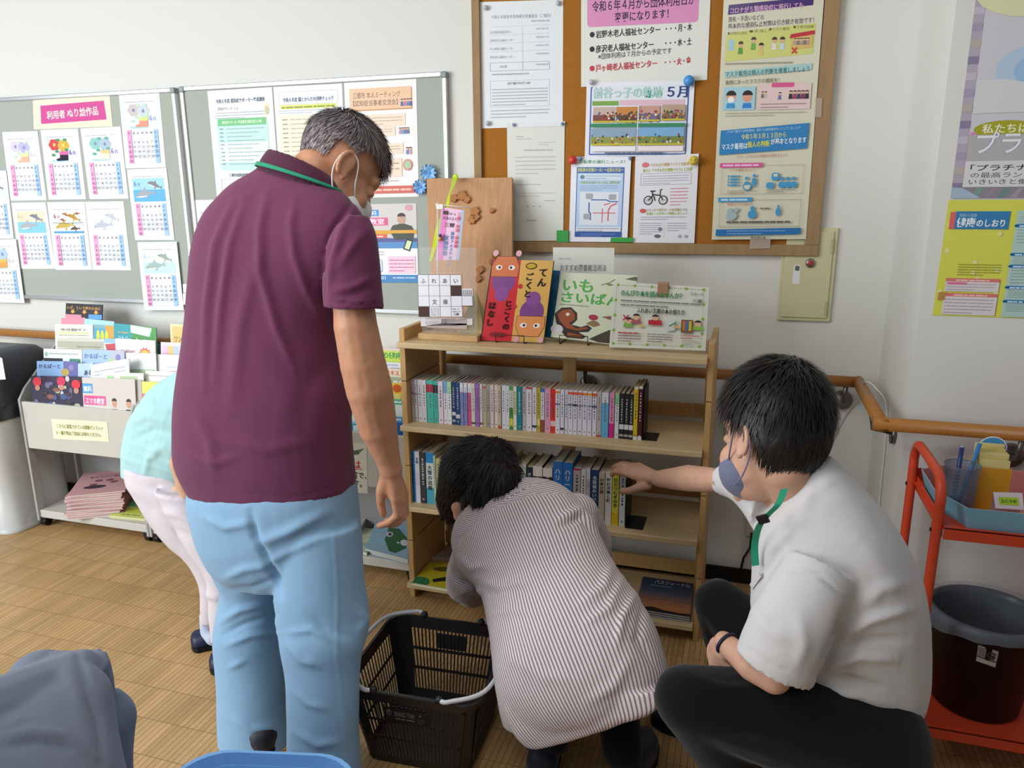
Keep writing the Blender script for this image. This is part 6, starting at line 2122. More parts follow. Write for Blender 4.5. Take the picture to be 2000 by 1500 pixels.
class Head:
    """a head frame: centre between the ears, forward and up given in camera axes (right, down, away)"""

    def __init__(s, c, f, u, k=1.0):
        s.c = V(c)
        s.f = cam2w(*f)
        u = cam2w(*u)
        s.u = (u - s.f * u.dot(s.f)).normalized()
        s.r = s.f.cross(s.u)
        s.k = k

    def P(s, f, r, u):
        return s.c + (s.f * f + s.r * r + s.u * u) * s.k

    def ell(s, mb, f, r, u, rf, rr, ru):
        mb.ball(s.P(f, r, u), (rf * s.k, rr * s.k, ru * s.k), None, 24, (s.f, s.r, s.u))

    def flesh(s, mb):
        e = s.ell
        e(mb, -.012, 0, .045, .094, .074, .088)
        e(mb, .03, 0, -.03, .062, .062, .08)
        e(mb, .04, 0, -.075, .045, .048, .04)
        e(mb, .068, 0, -.098, .022, .026, .02)
        e(mb, .072, 0, .035, .02, .05, .022)
        for q in (-1, 1):
            e(mb, .06, q * .042, -.035, .025, .02, .03)
            e(mb, .078, q * .031, .006, .012, .014, .010)
            # the ear: rim and lobe around a hollow
            for a in range(22):
                t = math.radians(-75 + a * 14)
                mb.ball(s.P(-.012 - .020 * math.cos(t) * .8 - .004, q * (.083 + .004 * math.cos(t)), -.002 + .029 * math.sin(t)), .0062 * s.k, None, 8)
            e(mb, -.012, q * .076, -.002, .018, .009, .024)
            e(mb, -.004, q * .08, -.03, .009, .006, .011)
        cone(mb, s.P(.086, 0, .012), .008 * s.k, s.P(.106, 0, -.028), .013 * s.k)
        for q in (-1, 1):
            mb.ball(s.P(.096, q * .011, -.03), .009 * s.k, None, 20)
        e(mb, .086, 0, -.062, .009, .024, .006)
        e(mb, .084, 0, -.074, .01, .02, .006)

    def eyes(s, parent):
        for q in (-1, 1):
            MB().ball(s.P(.071, q * .031, .004), .0112 * s.k, M('#E8E4E0', .2), 24).ball(s.P(.0795, q * .031, .004), .0048 * s.k, M('#2A1C18', .2)).build('eye', parent)

    def hair(s, parent, cols, thick, nstr, slen, flow, seed=1, wid=.0011, lift=.25, name='hair', rough=.55):
        """a cap over the skull plus many thin locks; thick(f,r,u unit direction) gives the cap's height or None where skin shows"""
        rg = random.Random(seed)
        bm = bmesh.new()
        bmesh.ops.create_icosphere(bm, subdivisions=5, radius=1)
        R0 = lambda d: V((-.012 + d[0] * .094, d[1] * .074, .045 + d[2] * .088))
        vs = []
        ok = []
        for v in bm.verts:
            d = v.co
            t = thick(d[0], d[1], d[2])
            q = R0(d)
            nn = noise.fractal(V((d[0] * 6 + seed, d[1] * 6, d[2] * 3)), 1, 2, 3) * .003
            tt = (t + nn * min(1, t / .008)) if t is not None else -.012
            q = q + V(d) * tt
            vs.append(s.P(*q))
            ok.append(t is not None)
        mb = MB()
        hm = M(cols[0], rough, 'hair', .35)
        fs = [[v.index for v in f.verts] for f in bm.faces]
        mb.add(vs, [f for f in fs if any(ok[i] for i in f)], hm, True)
        mats = [M(c, rough, '', .4) for c in cols]
        dirs = [V(v.co) for v in bm.verts if thick(*v.co) is not None and (thick(*v.co) or 0) > .002]
        bm.free()
        for i in range(nstr):
            d = rg.choice(dirs)
            d = (d + V((rg.gauss(0, .03), rg.gauss(0, .03), rg.gauss(0, .03)))).normalized()
            t = thick(*d)
            if t is None:
                continue
            p = s.P(*(R0(d) + d * (t - .002)))
            nrm = (s.f * d[0] + s.r * d[1] + s.u * d[2]).normalized()
            fl = flow(d, rg)
            fw = (s.f * fl[0] + s.r * fl[1] + s.u * fl[2])
            fw = (fw - nrm * fw.dot(nrm))
            if fw.length < 1e-4:
                continue
            fw.normalize()
            L = slen(d, rg)
            sd = fw.cross(nrm).normalized() * wid * rg.uniform(.6, 1.3)
            li = lift * rg.uniform(.2, 1.4)
            pts = []
            for k in range(5):
                x = k / 4
                c = p + fw * L * x + nrm * (.0035 + L * li * (x * .5 - x * x * .42))
                if k == 0:
                    c = p
                w = 1 - x ** 2
                pts += [c - sd * w, c + sd * w]
            mb.add(pts, [(2 * k, 2 * k + 1, 2 * k + 3, 2 * k + 2) for k in range(4)], rg.choice(mats), True)
        return mb.build(name, parent)


def hand(mb, wrist, rw, knuckles, tips, thumb, rk=.0095):
    """palm from the wrist to four knuckles, four fingers (three joints each) and a thumb leaving the side of the palm"""
    for i, k in enumerate(knuckles):
        cone(mb, wrist.lerp(k, .12), rw * .72, k, rk * 1.15)
    for k0, k1 in zip(knuckles, knuckles[1:]):
        cone(mb, k0, rk * 1.1, k1, rk * 1.1)
        cone(mb, wrist.lerp(k0, .55), rk * 1.25, wrist.lerp(k1, .55), rk * 1.25)
    for k, js in zip(knuckles, tips):
        p, r = k, rk
        for j in js:
            cone(mb, p, r, j, r * .92)
            p, r = j, r * .92
    p, r = thumb[0], rk * 1.35
    for j in thumb[1:]:
        cone(mb, p, r, j, r * .86)
        p, r = j, r * .86


def figure(label, loc, group=None):
    return thing('person', label, 'person', loc, group)


def capsule_legs(mb, *chains):
    for c in chains:
        chain(mb, c)


def shoe(parent, heel, toe, w, h, mat, sole, name='shoe'):
    """a low closed shoe from heel to toe on the floor"""
    d = (toe - heel)
    d.z = 0
    L = d.length
    d.normalize()
    sd = V((-d.y, d.x, 0))
    prof = [(0, .22, .5, 1.0), (.025, .58, .8, 1.0), (.08, .8, .92, 1.0), (.25, .82, 1, 1.0), (.45, .86, .95, 1.0), (.65, 1.0, .7, 1), (.85, .86, .55, 1), (.97, .5, .42, 1), (1, .2, .3, 1)]
    rings, sol = [], []
    for t, ww, hh, _ in prof:
        c = V((heel.x, heel.y, 0)) + d * L * t
        n = 14
        rings.append([c + sd * (w / 2 * ww * math.cos(math.pi * k / (n - 1))) + V((0, 0, .012 + (h - .012) * hh * abs(math.sin(math.pi * k / (n - 1))) ** .6)) for k in range(n)])
        sol.append([c + sd * (w / 2 * (ww * 1.05) * x) + V((0, 0, z)) for x, z in ((1, .0005), (1, .016), (-1, .016), (-1, .0005))])
    sh = skin(MB(), rings, mat).build(name, parent)
    skin(MB(), sol, sole, True, False).build('sole', sh)
    return sh


# ======================================================== 1 standing person in a maroon polo shirt
p1 = figure('person standing with back turned in a maroon polo shirt and light blue trousers, head bowed', (-1.02, 1.45, 0))
H1 = Head(at(658, 342, 1.63), (.66, .56, .50), (.42, -.80, .30), 1.0)
b = MB()
H1.flesh(b)
nb_, nr_ = nd(592, 372, 1.585, 84)
cone(b, H1.P(-.045, 0, -.03), .052, nb_, nr_)
cone(b, H1.P(-.03, 0, -.02), .05, H1.P(-.04, 0, -.06), .05)
sh = nd(682, 490, 1.485, 54)
arm = [sh, nd(688, 570, 1.46, 78), nd(695, 640, 1.45, 86), nd(709, 712, 1.45, 90), nd(721, 760, 1.455, 92), nd(738, 835, 1.475, 76), nd(757, 895, 1.495, 50), nd(763, 916, 1.50, 47)]
chain(b, arm)
wr = arm[-1][0]
kn = [at(772, 976, 1.492), at(784, 976, 1.508), at(789, 972, 1.525), at(788, 964, 1.541)]
tp = [[at(776, 1006, 1.497), at(760, 1020, 1.49), at(741, 1027, 1.487)], [at(788, 1008, 1.515), at(776, 1022, 1.508), at(760, 1025, 1.503)], [at(792, 1002, 1.532), at(780, 1014, 1.526), at(768, 1016, 1.52)], [at(790, 990, 1.548), at(781, 1000, 1.543), at(772, 1003, 1.538)]]
hand(b, wr, arm[-1][1], kn, tp, [at(752, 935, 1.493), at(744, 958, 1.487), at(743, 982, 1.49), at(748, 1003, 1.495)], .0107)
cone(b, at(752, 935, 1.493), .015, at(768, 965, 1.497), .014)
# trunk and legs under the clothes
chain(b, [(nb_, nr_), nd(560, 470, 1.565, 110), nd(525, 640, 1.53, 170), nd(525, 800, 1.51, 210), nd(535, 960, 1.5, 210)])
chain(b, [nd(436, 480, 1.60, 56), nd(440, 640, 1.66, 54), nd(470, 780, 1.72, 50)])
chain(b, [nd(570, 440, 1.57, 84), sh])
chain(b, [nd(560, 450, 1.575, 90), nd(445, 480, 1.60, 56)])
chain(b, [nd(490, 1010, 1.52, 110), nd(492, 1220, 1.53, 92), nd(498, 1400, 1.49, 70), nd(505, 1468, 1.47, 50)])
chain(b, [nd(610, 1010, 1.47, 110), nd(625, 1220, 1.44, 95), nd(630, 1400, 1.37, 72), nd(632, 1525, 1.345, 48)])
flesh(b, 'body', p1, SKIN1, .0045, 3, lambda co, n: .0006 * noise.noise(co * 60))
H1.eyes(p1)

MAR = M('#66304F', .85, 'cloth', .2)
s_ = MB()
T = [pxring((388, 948), (684, 956), 1.505, .62, 2.3), pxring((363, 890), (677, 892), 1.505, .62, 2.3), pxring((361, 838), (674, 838), 1.505, .62, 2.3), pxring((364, 760), (674, 770), 1.51, .62, 2.3), pxring((373, 690), (660, 705), 1.515, .63, 2.3), pxring((380, 620), (655, 645), 1.52, .62, 2.3), pxring((384, 550), (668, 590), 1.525, .58, 2.3), pxring((388, 485), (698, 525), 1.53, .52, 2.3), pxring((404, 428), (716, 462), 1.54, .46, 2.3), pxring((438, 384), (706, 420), 1.55, .42, 2.3), pxring((476, 352), (684, 390), 1.56, .42, 2.2), pxring((508, 330), (655, 366), 1.565, .5, 2), pxring((522, 318), (644, 352), 1.57, .55, 2)]
loft(s_, T, 48, 5, True, False)
loft(s_, [pxring((660, 452), (716, 420), 1.475, .9), pxring((643, 490), (730, 456), 1.465, .9), pxring((636, 535), (737, 508), 1.458, .85), pxring((634, 572), (742, 562), 1.452, .8), pxring((637, 598), (747, 605), 1.45, .8)], 32, 5, False, True)
loft(s_, [pxring((420, 470), (470, 440), 1.60, .9), pxring((405, 520), (465, 520), 1.63, .9), pxring((410, 590), (470, 590), 1.66, .9)], 24, 4, False, True)
F1 = [([(455, 395), (420, 480), (405, 600), (398, 760)], .007, 9, 'r'), ([(480, 385), (450, 480), (432, 600), (420, 740)], .006, 8, 'r'), ([(520, 380), (508, 450), (510, 530), (540, 640), (575, 720)], .007, 9, 'r'), ([(575, 395), (568, 440), (575, 500), (600, 570), (640, 640)], .006, 9, 'r'), ([(500, 500), (470, 640), (452, 800)], .005, 14, 'r'),
      ([(690, 392), (650, 450), (632, 520), (634, 590)], -.006, 6, 'r'), ([(690, 408), (668, 450), (650, 510), (642, 560)], .006, 7, 'r'), ([(715, 450), (690, 480), (655, 530)], .004, 9, 'r'), ([(730, 540), (690, 560), (648, 570)], .004, 6, 'r'), ([(735, 560), (690, 575), (645, 583)], -.003, 4, 'r'), ([(636, 582), (690, 592), (745, 588)], -.003, 3, 's'),
      ([(390, 930), (480, 965), (580, 970), (684, 945)], -.0016, 2.5, 'r'), ([(640, 700), (600, 760), (590, 840)], -.004, 22, 'r'), ([(380, 800), (410, 860), (420, 930)], .005, 12, 'r'), ([(430, 860), (520, 880), (610, 860)], .003, 12, 'r'), ([(370, 890), (420, 905), (470, 890)], .003, 8, 'r')]
flesh(s_, 'polo_shirt', p1, MAR, .006, 3, wrinkles(F1, .0022, (10, 10, 4), 3))
co_ = MB()
CR = [pxring((505, 336), (664, 382), 1.565, .58), pxring((513, 316), (660, 366), 1.57, .6), pxring((526, 297), (648, 346), 1.578, .62)]
loft(co_, CR, 40, 4, False, True)
flesh(co_, 'collar', p1, M('#4C2038', .85, 'cloth', .2), .0045, 2)
tub = MB()


def band(mb, rg0, rg1, mat, k=1.03, n=48, part=(0, 1)):
    """a strap lying round a pair of rings"""
    rows = []
    t = (rg1[0] - rg0[0]).normalized()
    for c, a, ratio, e in (rg0, rg1):
        bb = t.cross(a).normalized() * a.length * ratio
        rows.append([c + (a * math.cos(q) + bb * math.sin(q)) * k for q in [2 * math.pi * (part[0] + (part[1] - part[0]) * i / n) for i in range(n + 1)]])
    inn = [[rg[0] + (p - rg[0]) * .985 for p in r] for rg, r in zip((rg0, rg1), rows)]
    N_ = n + 1
    vs = rows[0] + rows[1] + inn[0] + inn[1]
    fs = []
    for i in range(n):
        fs += [(i, i + 1, N_ + i + 1, N_ + i), (2 * N_ + i + 1, 2 * N_ + i, 3 * N_ + i, 3 * N_ + i + 1), (N_ + i, N_ + i + 1, 3 * N_ + i + 1, 3 * N_ + i), (i + 1, i, 2 * N_ + i, 2 * N_ + i + 1)]
    return mb.add(vs, fs, mat, True)


GRN = M('#1E8A68', .6, 'cloth', .2)
band(tub, pxring((506, 328), (664, 376), 1.567, .60), pxring((510, 320), (662, 369), 1.569, .60), GRN, 1.045).build('lanyard', p1)

BLU = M('#84A8C6', .85, 'cloth', .2)
t_ = MB()
loft(t_, [pxring((400, 905), (672, 912), 1.51, .62, 2.3), pxring((388, 955), (683, 960), 1.505, .64, 2.3), pxring((394, 1008), (690, 1010), 1.50, .62, 2.3), pxring((408, 1062), (697, 1065), 1.495, .58, 2.3), pxring((425, 1106), (699, 1108), 1.49, .5, 2.3), pxring((450, 1140), (690, 1145), 1.49, .3, 2.2)], 44, 5)
loft(t_, [pxring((402, 1030), (560, 1020), 1.525, .8), pxring((424, 1100), (558, 1110), 1.53, .85), pxring((439, 1140), (551, 1160), 1.535, .9), pxring((430, 1204), (550, 1212), 1.535, .9), pxring((428, 1240), (550, 1240), 1.53, .9), pxring((434, 1308), (550, 1308), 1.515, .9), pxring((438, 1390), (550, 1385), 1.49, .9), pxring((441, 1440), (557, 1438), 1.475, .9), pxring((446, 1474), (564, 1472), 1.468, .95)], 36, 5, False, True)
loft(t_, [pxring((536, 1030), (694, 1030), 1.475, .8), pxring((545, 1100), (700, 1100), 1.465, .85), pxring((548, 1160), (703, 1150), 1.455, .85), pxring((551, 1215), (712, 1210), 1.445, .85), pxring((557, 1260), (704, 1254), 1.415, .85), pxring((566, 1310), (695, 1308), 1.395, .85), pxring((570, 1390), (692, 1390), 1.365, .85), pxring((570, 1460), (694, 1460), 1.35, .85), pxring((571, 1525), (698, 1525), 1.335, .9)], 36, 5, False, True)
F2 = [([(490, 1000), (500, 1050), (540, 1130), (548, 1165)], -.010, 7, 'r'), ([(400, 1010), (440, 1030), (490, 1022)], .006, 8, 'r'), ([(640, 1000), (560, 1040), (505, 1062)], .008, 11, 'r'), ([(630, 1050), (560, 1080), (520, 1100)], .004, 8, 'r'), ([(440, 1130), (480, 1110), (530, 1105)], .006, 8, 'r'), ([(445, 1150), (490, 1150), (540, 1130)], -.005, 7, 'r'), ([(432, 1215), (470, 1190), (530, 1175)], .007, 7, 'r'), ([(436, 1240), (480, 1218), (540, 1200)], -.005, 6, 'r'), ([(440, 1262), (490, 1240), (546, 1235)], .006, 7, 'r'), ([(445, 1305), (480, 1290)], .004, 6, 'r'),
      ([(556, 1236), (610, 1230), (650, 1250)], .006, 8, 'r'), ([(560, 1255), (590, 1290), (620, 1300)], .006, 8, 'r'), ([(600, 1200), (640, 1235), (690, 1245)], -.004, 9, 'r'), ([(575, 1350), (600, 1375), (640, 1385)], .004, 7, 'r'), ([(575, 1430), (620, 1455), (660, 1450)], .005, 8, 'r'), ([(450, 1400), (490, 1425), (540, 1420)], .004, 8, 'r'), ([(650, 1000), (660, 1150), (658, 1280), (672, 1400), (680, 1490)], .0018, 3, 'r'), ([(700, 1190), (712, 1210), (700, 1240)], .006, 8, 'r')]
flesh(t_, 'trousers', p1, BLU, .006, 3, wrinkles(F2, .0026, (8, 8, 5), 9))
NAVY, SOLE = M('#20222C', .5, 'cloth', .3), M('#15161A', .6)
shoe(p1, atZ(498, 1482), atZ(572, 1400), .09, .075, NAVY, SOLE)
shoe(p1, atZ(625, 1550), atZ(640, 1455), .09, .075, NAVY, SOLE)


def th1(f, r, u):
    # short back and sides; the ears, face and nape stay bare
    if f > .1 and u < .42 - .15 * (abs(r) > .45):
        return None
    if u < -.52 or (f > -.25 and u < -.18):
        return None
    if abs(r) > .55 and -.45 < f < .2 and u < -.02:
        return None
    w = max(0, min(1, (f + .3) / .7))
    return (.004 + .011 * max(0, u + .25)) * (1 - w) + (.008 + .012 * max(0, u)) * w


def fl1(d, rg):
    w = max(0, min(1, (d[2] + d[0] * .6 - .1) / .6))
    return ((-.12 + .35 * d[0]) * (1 - w) + .7 * w, rg.gauss(0, .12 + .2 * w) + .3 * w, -1 + .75 * w)


H1.hair(p1, ['#7A6E70', '#9A8E90', '#62585A', '#AAA0A2', '#6E6466'], th1, 5200, lambda d, rg: rg.uniform(.010, .018) if d[2] < .3 and d[0] < .2 else rg.uniform(.02, .042) * (1.25 if d[0] > .45 else 1), fl1, 5, .0011, .3)
# white face mask with ear loops
wm_ = M('#E4E4E6', .8, 'cloth', .1)
mk = MB()
H1.ell(mk, .052, 0, -.056, .055, .064, .056)
H1.ell(mk, .082, 0, -.034, .037, .04, .036)
flesh(mk, 'face_mask', p1, wm_, .005, 3)
for q in (-1, 1):
    MB().tube(catmull([H1.P(.05, q * .058, -.04), H1.P(.03, q * .072, -.022), H1.P(.006, q * .082, .018), H1.P(-.022, q * .086, .026), H1.P(-.036, q * .086, -.0), H1.P(-.03, q * .08, -.036), H1.P(.0, q * .07, -.07), H1.P(.035, q * .058, -.085)], 5), .0017, wm_, 6).build('mask_loop', p1)

# ======================================================== 2 stooping person in mint
p2 = figure('person in a mint green blouse and white trousers stooping over the brochure rack', (-1.6, 1.8, 0))
b = MB()
hd2 = at(500, 745, 2.02)
chain(b, [(hd2, .088), (at(470, 740, 1.95), .055), nd(430, 770, 1.90, 70), nd(370, 840, 1.87, 70), nd(318, 915, 1.85, 64)])
b.ball(hd2 + V((.03, .05, -.04)), .07, None, 24)
chain(b, [nd(322, 950, 1.83, 50), nd(362, 1040, 1.815, 50), nd(418, 1140, 1.805, 34), nd(412, 1225, 1.80, 30)])
chain(b, [nd(355, 965, 1.77, 44), nd(410, 1080, 1.73, 44), nd(438, 1180, 1.71, 32), nd(442, 1262, 1.70, 30)])
ar2 = [nd(405, 800, 1.76, 36), nd(358, 876, 1.70, 38), nd(352, 905, 1.70, 40), nd(370, 960, 1.72, 40), nd(400, 1010, 1.76, 30)]
chain(b, ar2)
hand(b, ar2[-1][0], .018, [at(405, 1030, 1.785), at(411, 1030, 1.80), at(416, 1027, 1.815), at(420, 1022, 1.83)], [[at(409, 1045, 1.8), at(412, 1055, 1.81)], [at(415, 1046, 1.81), at(418, 1057, 1.82)], [at(420, 1044, 1.825), at(423, 1053, 1.835)], [at(424, 1036, 1.84), at(427, 1044, 1.85)]], [at(398, 1015, 1.775), at(396, 1030, 1.79), at(400, 1042, 1.80)])
chain(b, [nd(430, 760, 2.0, 60), nd(430, 800, 2.1, 45), nd(420, 780, 2.2, 35)])
flesh(b, 'body', p2, M('#CBA084', .5, 'skin', .35), .006, 3)
MB().ball(hd2 + V((.0, -.005, .012)), (.1, .1, .098), M('#3A3432', .6, 'hair'), 24).build('hair', p2)
MINT = M('#A6CDCF', .85, 'cloth', .2)
s_ = MB()
loft(s_, [pxring((246, 926), (372, 946), 1.84, .6, 2.3), pxring((248, 890), (392, 936), 1.845, .6, 2.3), pxring((255, 842), (425, 920), 1.85, .58, 2.3), pxring((277, 792), (455, 895), 1.86, .56, 2.3), pxring((314, 748), (480, 855), 1.88, .54, 2.3), pxring((372, 714), (505, 805), 1.90, .5, 2.2), pxring((430, 700), (520, 768), 1.94, .5, 2)], 44, 5, True)
loft(s_, [pxring((395, 760), (450, 830), 1.77, .9), pxring((368, 800), (425, 850), 1.735, .9), pxring((348, 840), (402, 880), 1.71, .9)], 24, 4, False, True)
F3 = [([(290, 770), (300, 800), (360, 800)], .005, 9, 'r'), ([(250, 830), (290, 812), (350, 830)], .007, 9, 'r'), ([(262, 858), (300, 840), (345, 850)], -.005, 7, 'r'), ([(290, 880), (320, 875), (345, 895)], .007, 8, 'r'), ([(285, 930), (290, 895), (310, 885)], .006, 7, 'r'), ([(240, 890), (270, 910), (300, 935)], .004, 9, 'r')]
for i in range(6):
    F3.append(([(240 + i * 28, 930), (262 + i * 28, 830), (310 + i * 20, 740)], .0012, 2.2, 'r'))
    F3.append(([(236, 850 + i * 16 - 20), (300, 868 + i * 16 - 20), (370, 900 + i * 14 - 20)], .0012, 2.2, 'r'))
flesh(s_, 'blouse', p2, MINT, .006, 3, wrinkles(F3, .003, (9, 9, 6), 5))
WHT = M('#CFC6CC', .85, 'cloth', .2)
t_ = MB()
loft(t_, [pxring((256, 905), (375, 930), 1.84, .8), pxring((262, 945), (385, 965), 1.83, .8), pxring((285, 985), (400, 990), 1.82, .7), pxring((300, 1010), (400, 1015), 1.82, .6)], 32, 4)
loft(t_, [pxring((264, 945), (365, 965), 1.83, .9), pxring((300, 1008), (392, 1000), 1.82, .9), pxring((340, 1058), (420, 1050), 1.815, .9), pxring((374, 1094), (444, 1090), 1.81, .9), pxring((394, 1135), (452, 1135), 1.805, .95), pxring((397, 1180), (445, 1180), 1.80, 1), pxring((398, 1212), (440, 1214), 1.80, 1)], 28, 5, False, True)
loft(t_, [pxring((310, 950), (400, 970), 1.75, .9), pxring((370, 1060), (450, 1055), 1.73, .9), pxring((408, 1130), (468, 1130), 1.71, .9), pxring((415, 1200), (468, 1200), 1.70, 1), pxring((418, 1246), (466, 1248), 1.70, 1)], 28, 5, False, True)
flesh(t_, 'trousers', p2, WHT, .006, 3, wrinkles([([(300, 965), (350, 975), (390, 990)], .005, 8, 'r'), ([(310, 1000), (350, 1005), (400, 1030)], .005, 8, 'r'), ([(330, 1030), (380, 1050), (410, 1080)], -.004, 8, 'r'), ([(290, 950), (340, 960)], -.004, 7, 'r'), ([(395, 1150), (410, 1165), (430, 1170)], .005, 6, 'r')], .003, (9, 9, 6), 2))
sk = MB()
chain(sk, [nd(409, 1205, 1.80, 38), nd(410, 1232, 1.80, 36), nd(418, 1244, 1.79, 34)])
flesh(sk, 'sock', p2, M('#B9C4DC', .9, 'cloth'), .005, 2)
SLP = M('#1C2440', .45, 'plastic', .4)
shoe(p2, atZ(374, 1266), atZ(500, 1236), .1, .055, SLP, M('#10131C', .6), 'slipper')
shoe(p2, atZ(410, 1308), atZ(560, 1280), .1, .055, SLP, M('#10131C', .6), 'slipper')

# ======================================================== 3 crouching person in the striped shirt
p3 = figure('person crouching with back turned in a brown and white pinstriped shirt, black bobbed hair', (-.42, 1.6, 0))
H3 = Head(at(928, 935, 2.0), (-.42, .62, .66), (.1, -.66, .75), .98)
b = MB()
H3.flesh(b)
chain(b, [(H3.P(-.03, 0, -.03), .055), nd(1000, 985, 1.88, 110), nd(1060, 1100, 1.8, 170), nd(1110, 1230, 1.7, 170), nd(1150, 1330, 1.62, 130)])
hp = at(1150, 1350, 1.62)
for dx, kx in ((-.09, -.13), (.09, -.02)):
    k_ = V((hp.x + kx, 1.93, .30))
    a_ = V((hp.x + dx * 1.0, 1.60, .075))
    chain(b, [(hp + V((dx * .7, .02, .04)), .06), (k_, .05), (a_, .036), (a_ + V((.0, .14, -.045)), .026)])
chain(b, [nd(930, 1070, 1.88, 60), nd(905, 1140, 1.94, 52), nd(925, 1162, 2.05, 40), nd(945, 1150, 2.14, 32)])
w3 = at(945, 1150, 2.14)
hand(b, w3, .02, [w3 + V(q) for q in ((-.03, .055, .005), (-.01, .06, .008), (.01, .058, .006), (.028, .05, 0))], [[w3 + V(q) for q in ((-.035, .085, .0), (-.035, .105, -.012))], [w3 + V(q) for q in ((-.01, .095, .0), (-.01, .117, -.012))], [w3 + V(q) for q in ((.012, .09, .0), (.013, .11, -.012))], [w3 + V(q) for q in ((.033, .075, -.002), (.034, .09, -.012))]], [w3 + V((-.018, .015, -.005)), w3 + V((-.045, .04, -.01)), w3 + V((-.055, .065, -.012))])
chain(b, [nd(1135, 1000, 1.86, 64), nd(1160, 1090, 1.98, 54), nd(1120, 1130, 2.1, 40), nd(1080, 1130, 2.2, 34)])
flesh(b, 'body', p3, SKIN2, .006, 3)
H3.eyes(p3)


def striped(nm, base, dark, period=.0062):
    mt = M(base, .85, 'cloth', .15).copy()
    mt.name = nm
    nt = mt.node_tree
    N, L = nt.nodes.new, nt.links.new
    at_ = N('ShaderNodeAttribute')
    at_.attribute_name = 'stripe'
    mu = N('ShaderNodeMath')
    mu.operation = 'MULTIPLY'
    mu.inputs[1].default_value = 1 / period
    L(at_.outputs['Fac'], mu.inputs[0])
    fr = N('ShaderNodeMath')
    fr.operation = 'FRACT'
    L(mu.outputs[0], fr.inputs[0])
    rp = N('ShaderNodeValToRGB')
    e = rp.color_ramp.elements
    e[0].position, e[0].color = 0, lin(base)
    e[1].position, e[1].color = 1, lin(base)
    for p, c in ((.46, base), (.54, dark), (.88, dark), (.96, base)):
        x = e.new(p)
        x.color = lin(c)
    L(fr.outputs[0], rp.inputs[0])
    L(rp.outputs[0], nt.nodes['Principled BSDF'].inputs['Base Color'])
    return mt


s_ = MB()
TR = [pxring((912, 1000), (1012, 934), 1.93, .5), pxring((893, 1036), (1068, 936), 1.90, .5), pxring((888, 1072), (1118, 962), 1.86, .5), pxring((902, 1115), (1160, 1022), 1.80, .52), pxring((936, 1158), (1203, 1104), 1.74, .55), pxring((953, 1205), (1248, 1164), 1.68, .58), pxring((962, 1262), (1280, 1222), 1.62, .6), pxring((970, 1322), (1296, 1278), 1.57, .62), pxring((978, 1372), (1304, 1322), 1.54, .6), pxring((986, 1412), (1304, 1362), 1.53, .5)]
loft(s_, TR, 52, 6, False, True)
TAIL = [pxring((985, 1385), (1298, 1345), 1.47, .16, 2.6), pxring((1000, 1428), (1280, 1390), 1.45, .14, 2.6), pxring((1024, 1458), (1200, 1420), 1.438, .12, 2.4), pxring((1048, 1466), (1120, 1448), 1.433, .14, 2.2)]
loft(s_, TAIL, 40, 5)
chain(s_, [nd(928, 1070, 1.87, 84), nd(915, 1118, 1.90, 88), nd(908, 1140, 1.95, 76)])
chain(s_, [nd(908, 1132, 1.93, 74), nd(920, 1158, 2.0, 58), nd(926, 1162, 2.03, 50)])
chain(s_, [nd(912, 1168, 1.985, 34), nd(932, 1166, 2.0, 34)])
chain(s_, [nd(1128, 1004, 1.86, 84), nd(1158, 1060, 1.92, 76), nd(1165, 1090, 1.98, 66)])
F4 = [([(893, 1062), (950, 1000), (1040, 965), (1110, 968)], -.003, 3, 'r'), ([(1090, 1015), (1130, 998), (1165, 1030)], .010, 8, 'r'), ([(1095, 1028), (1135, 1012), (1160, 1045)], -.006, 6, 'r'), ([(1195, 1100), (1180, 1150), (1130, 1180)], .006, 10, 'r'), ([(1215, 1130), (1190, 1190), (1140, 1220)], .006, 9, 'r'), ([(1240, 1160), (1215, 1210), (1205, 1260)], .007, 8, 'r'), ([(1255, 1180), (1245, 1250), (1280, 1300)], -.006, 8, 'r'), ([(935, 1130), (980, 1150), (1060, 1120)], .005, 9, 'r'), ([(945, 1160), (1000, 1150), (1050, 1165)], -.005, 8, 'r'), ([(960, 1200), (1010, 1190), (1060, 1200)], .004, 9, 'r'), ([(880, 1110), (890, 1135), (925, 1150)], -.008, 6, 'r'), ([(900, 1090), (920, 1110), (950, 1105)], .006, 7, 'r'), ([(890, 1165), (915, 1150), (945, 1160)], .005, 6, 'r'), ([(990, 1280), (1060, 1320), (1120, 1330)], .004, 14, 'r'), ([(1230, 1290), (1200, 1340), (1150, 1370)], .005, 12, 'r')]
wf = wrinkles(F4, .003, (9, 9, 7), 11)


def post3(co, n):
    return wf(co, n)


S3 = striped('pinstripe_cloth', '#DCD3D1', '#8C7480')
S3y = striped('pinstripe_yoke', '#DCD3D1', '#8C7480')
sh3 = flesh(s_, 'striped_shirt', p3, [S3, S3y], .006, 3, post3)
